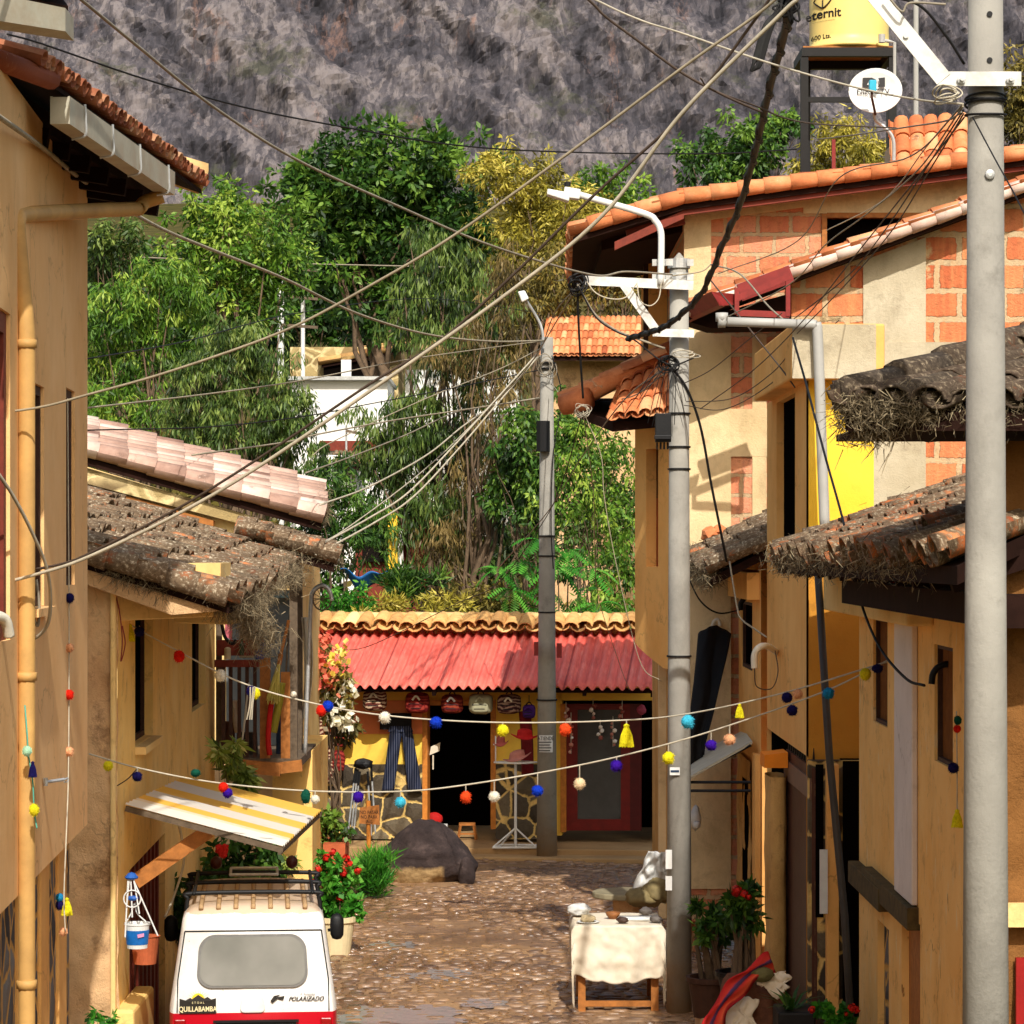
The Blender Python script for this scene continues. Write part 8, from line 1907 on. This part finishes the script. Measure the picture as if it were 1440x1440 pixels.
m = MB(); rr = random.Random(2)
for k in range(9): x, y = rr.uniform(1086, 1112), rr.uniform(-10, 18); m.tube(cable_pts([P(x, y, 16.0), P(x + rr.uniform(-14, 14), y + rr.uniform(-12, 12), 16.0), P(x + rr.uniform(-18, 18), y + rr.uniform(-4, 20), 16.0), P(x + rr.uniform(-8, 20), y - 10, 16.0)], 5), rr.uniform(.005, .012), 5)
tag(m.build('cable_tangle', M['rubber'], smooth=True), 'knot of black cables where the bundle starts at the top edge', 'cable')
fan = [([(1354, 146), (1300, 210), (1265, 258), (1230, 290), (1162, 324)], 30.5, 'cablewhite', 'white wire from the nearest pole to the high gable window'), ([(1354, 150), (1290, 240), (1220, 300), (1160, 345), (1110, 400), (1010, 452)], 27, 'cablecream', 'pale drop wire from nearest pole to the grey drainpipe'), ([(1355, 155), (1300, 240), (1240, 330), (1190, 390), (1112, 452)], 27, 'rubber', 'black drop wire from nearest pole to the drainpipe bend'), ([(1355, 160), (1310, 235), (1250, 330), (1180, 410), (1115, 475)], 27, 'cablebrown', 'brown drop wire from nearest pole past the brick wall'), ([(1356, 165), (1290, 250), (1210, 350), (1130, 450), (1060, 520), (985, 575)], 30.3, 'cablebrown', 'long brown drop wire from nearest pole to the middle pole'), ([(1354, 148), (1280, 220), (1180, 250), (1120, 340), (1010, 385)], 30, 'cablegrey', 'grey drop wire from nearest pole to the black bundle end')]
for pts, D1, mt, lab in fan: cab(pts, 13.9, D1, .005, mt, lab, 'drop_wire')
cab([(1352, 158), (1330, 170), (1280, 178), (1200, 190), (1150, 196)], 13.9, 20, .005, 'cablegrey', 'short grey wire going left from the nearest pole', 'drop_wire')
cab([(1368, 165), (1400, 225), (1425, 270), (1450, 320)], 13.85, 12.5, .004, 'rubber', 'thin black wire going right from the nearest pole', 'drop_wire')
cab([(1225, -8), (1290, 6), (1330, 50), (1356, 90)], 13.9, 14.1, .007, 'rubber', 'short black cable behind the white crossarm of the nearest pole', 'drop_wire')
cab([(1245, -10), (1268, 16), (1280, 4), (1330, 6)], 13.8, 13.8, .006, 'cablegrey', 'grey looped wire above the white crossarm', 'drop_wire')
# middle pole wiring
cab([(812, 398), (813, 440), (816, 500), (820, 560)], 30.2, 30.6, .014, 'rubber', 'straight black cable hanging from the left tip of the crossarm', 'drop_wire')
cab([(812, 400), (835, 440), (862, 462), (890, 474), (935, 490)], 30.2, 30.4, .013, 'cablegrey', 'grey cable bundle sagging from crossarm tip to the middle pole')
cab([(813, 402), (838, 446), (866, 466), (892, 478), (940, 512), (985, 500)], 30.15, 30.3, .009, 'rubber', 'black cable beneath the grey sagging bundle at the middle pole')
cab([(825, 396), (838, 412), (858, 420), (880, 418), (896, 398)], 30.2, 30.2, .007, 'cablewhite', 'left pale wire loop under the crossarm', 'wire_loop')
cab([(896, 400), (900, 422), (914, 430), (926, 420), (930, 398)], 30.2, 30.2, .007, 'cablewhite', 'right pale wire loop under the crossarm', 'wire_loop')
cab([(945, 388), (985, 382), (1000, 372)], 30.3, 30.2, .008, 'cablecream', 'short cream wire right of the middle pole top')
cab([(1000, 372), (1040, 385), (1080, 430), (1120, 470), (1140, 530)], 30, 27, .009, 'cablegrey', 'grey wire from the bundle end down across the drainpipe')
cab([(940, 512), (965, 545), (985, 600), (1000, 680), (1012, 740), (1022, 790)], 30.3, 31, .014, 'rubber', 'black wire bowing down from the middle pole to the low roof')
cab([(966, 808), (985, 845), (1010, 862), (1040, 858)], 32, 33, .010, 'rubber', 'black wire sagging beneath the low mossy eave', 'drop_wire')
cab([(1026, 790), (1036, 850), (1042, 870), (1062, 885), (1078, 896)], 31.2, 29.4, .010, 'cablecream', 'cream wire running down to the white conduit elbow', 'drop_wire')
cab([(1115, 475), (1135, 545), (1160, 640), (1185, 730), (1200, 800), (1215, 860), (1240, 915), (1275, 955), (1300, 964)], 26.4, 20.7, .011, 'rubber', 'black wire slanting across the yellow wall down to the weathered house')
cab([(1061, 940), (1064, 965), (1085, 968), (1094, 945), (1090, 915)], 29.2, 29.6, .006, 'cablebrown', 'thin loop of wire below the white conduit elbow', 'wire_loop')
for i, (pts, lab) in enumerate((([(965, 565), (1030, 560), (1085, 525), (1115, 490)], 'upper thin brown wire right of the middle pole'), ([(962, 570), (1020, 575), (1090, 535), (1180, 450)], 'lower thin brown wire right of the middle pole'), ([(960, 540), (1000, 520), (1050, 480), (1100, 440)], 'thin brown wire rising right from the middle pole'))): cab(pts, 30.3, 27, .005, 'cablebrown', lab, 'drop_wire')
m = MB(); rr = random.Random(8)
for k in range(12):
    a = P(944 + rr.uniform(-8, 8), 508 + rr.uniform(-6, 6), 30.3); b = P(880 + k * 8 + rr.uniform(-6, 6), 560 + rr.uniform(-10, 40), 30.3); m.tube(cable_pts([a, a.lerp(b, .5) + V((0, -.05, .06)), b], 4), .004, 4)
tag(m.build('wire_fan', M['rubber']), 'thin black wires fanning out from the middle pole over the orange bay roof', 'wires')
coil(P(942, 512, 30.28), .1, 8, .006, 'rubber', 'cable_coil', None, 'tangle of black wire on the middle pole above the junction box', 6, .8)
coil(P(966, 500, 30.25), .14, 4, .004, 'cablewhite', 'cable_coil', None, 'frayed white plastic tails on the right of the middle pole', 9, .3)
coil(P(812, 398, 30.2), .09, 8, .008, 'rubber', 'cable_coil', None, 'tangle of dark wire at the left tip of the crossarm', 11, 1.0)
coil(P(820, 577, 30.6), .075, 7, .003, 'cablewhite', 'cable_coil', None, 'white wire knot hanging in front of the orange bay roof tip', 12, .9)
cab([(820, 578), (845, 640), (850, 700), (868, 800), (900, 930), (930, 958)], 30.6, 31, .005, 'cablecream', 'thin pale wire falling from the white knot past the bay', 'drop_wire')
cab([(820, 578), (790, 680), (760, 740), (700, 820), (640, 850), (520, 908), (470, 914)], 30.6, 44, .006, 'cablebrown', 'thin brown wire from the white knot to the red roof left end', 'drop_wire')
cab([(820, 580), (835, 700), (840, 830), (870, 930), (885, 970)], 30.6, 44.5, .005, 'cablecream', 'thin pale wire from the white knot to the red roof right part', 'drop_wire')
coil(P(768, 515, 45.1), .14, 6, .006, 'cablegrey', 'cable_coil', None, 'tangle of pale wires on the upper far pole', 14, 1.2)
cab([(776, 500), (790, 560), (778, 640), (775, 740), (778, 800)], 45.1, 45.1, .010, 'rubber', 'black wire hanging down the right side of the far pole', 'drop_wire')
cab([(775, 540), (800, 560), (880, 560), (935, 525)], 45, 30.4, .007, 'cablegrey', 'grey wire between far pole and middle pole')
for i, (pts, D0, D1, mt, lab) in enumerate((([(690, 571), (620, 640), (560, 690), (480, 748), (440, 768)], 44.4, 34.6, 'cablewhite', 'thin white wire just above the twin white cables'), ([(812, 402), (740, 520), (690, 571)], 30.2, 44.4, 'cablecream', 'pale wire from the crossarm tip down to the far cable knot'),
    ([(815, 400), (780, 440), (764, 484)], 30.2, 45.2, 'cablegrey', 'short grey wire from crossarm tip to the far pole top'), ([(120, 505), (260, 480), (420, 440), (600, 420), (760, 440)], 30, 60, 'rubber', 'thin black wire across the green tree crowns'), ([(200, 362), (300, 366), (395, 370), (560, 374), (640, 376)], 84, 84, 'cablegrey', 'thin grey line strung from the distant white post'),
    ([(940, 515), (880, 560), (820, 640), (770, 720), (700, 800)], 30.3, 45, 'cablegrey', 'grey wire dropping from the middle pole behind the bay to the shop'), ([(1000, 395), (1060, 470), (1100, 520), (1118, 545)], 29, 27, 'cablebrown', 'short brown wire from drainpipe end to the tower wall'), ([(760, 490), (700, 520), (600, 560), (470, 620), (440, 640)], 45.2, 38, 'cablecream', 'pale wire from the far pole top to the pink tiled roof'))): cab(pts, D0, D1, .008 if D0 < 60 else .02, mt, lab, 'drop_wire')
# left wall conduit cables
cab([(-10, 655), (20, 700), (48, 755), (66, 800), (71, 845), (66, 880), (45, 900), (18, 902), (12, 893)], 16.1, 17.6, .011, 'cablewhite', 'white cable loop hanging on the near left wall', 'wire_loop')
cab([(46, 806), (42, 830), (46, 862), (53, 880), (55, 850), (51, 815)], 17.7, 17.7, .010, 'cablegrey', 'grey wire loop at the sill of the near left slit window', 'wire_loop')
m = MB(); m.lathe([(.02, 0), (.03, .02), (.03, .05), (.02, .07)], P(38, 806, 17.4), 10); m.tube([P(40, 804, 17.4), P(64, 798, 17.7)], .008, 6); tag(m.build('cable_insulator', M['oldwood']), 'small insulator anchoring cables at the near left slit window', 'insulator')
cab([(162, 835), (168, 860), (172, 900), (170, 930), (176, 905), (172, 880)], 24.9, 24.9, .006, 'wine', 'thin red wire dangling at the adobe house corner', 'wire_loop')
cab([(165, 1105), (180, 1095), (192, 1082)], 24.8, 24.6, .005, 'cablebrown', 'short brown string tied at the adobe corner', 'wire_loop')
cab([(1350, 785), (1320, 798), (1290, 806), (1262, 812)], 20, 20.9, .012, 'oldwood', 'thin grey stick under the right mossy eave holding a pompom', 'stick')
coil(P(1308, 612, 18.7), .07, 5, .005, 'rubber', 'cable_coil', None, 'small coil of black wire under the dark right eave', 15, .45)

# ================================================================== CAMERA, LIGHT, SKY
cam = bpy.data.cameras.new('camera'); co = bpy.data.objects.new('camera', cam); COL.objects.link(co)
cam.sensor_fit = 'HORIZONTAL'; cam.sensor_width = 36.0; cam.lens = 36.0 * F / 1440.0
cam.shift_x = 0.0; cam.shift_y = (HY - 720) / 1440.0
cam.clip_start = .1; cam.clip_end = 3000
co.location = (0, 0, CZ); co.rotation_euler = (math.radians(90), 0, 0); SC.camera = co
SUN_EL, SUN_AZ = 42.0, 8.0     # sun behind the camera, a little to the right
el, az = math.radians(SUN_EL), math.radians(SUN_AZ)
sd = V((math.sin(az) * math.cos(el), -math.cos(az) * math.cos(el), math.sin(el)))
sun = bpy.data.lights.new('sun', 'SUN'); so = bpy.data.objects.new('sun', sun); COL.objects.link(so)
sun.energy = 4.7; sun.angle = math.radians(.5); sun.color = (1.0, .96, .89)
so.rotation_euler = sd.to_track_quat('Z', 'Y').to_euler(); so.location = (0, -20, 30)
w = bpy.data.worlds.new('World'); SC.world = w; w.use_nodes = True; nt = w.node_tree; nt.nodes.clear()
sky = nt.nodes.new('ShaderNodeTexSky'); sky.sky_type = 'NISHITA'; sky.sun_disc = False; sky.sun_elevation = el; sky.sun_rotation = math.atan2(sd.x, sd.y)
sky.air_density = 1.6; sky.dust_density = 4.0; sky.ozone_density = 1.0
bg = nt.nodes.new('ShaderNodeBackground'); bg.inputs['Strength'].default_value = .15
out = nt.nodes.new('ShaderNodeOutputWorld'); nt.links.new(sky.outputs[0], bg.inputs[0]); nt.links.new(bg.outputs[0], out.inputs[0])
SC.view_settings.view_transform = 'Standard'; SC.view_settings.look = 'None'; SC.view_settings.exposure = 0; SC.view_settings.gamma = 1
SC.render.engine = 'CYCLES'; SC.cycles.max_bounces = 6; SC.cycles.diffuse_bounces = 4; SC.cycles.transparent_max_bounces = 4; SC.cycles.use_denoising = True
SC.render.resolution_x = SC.render.resolution_y = 1024
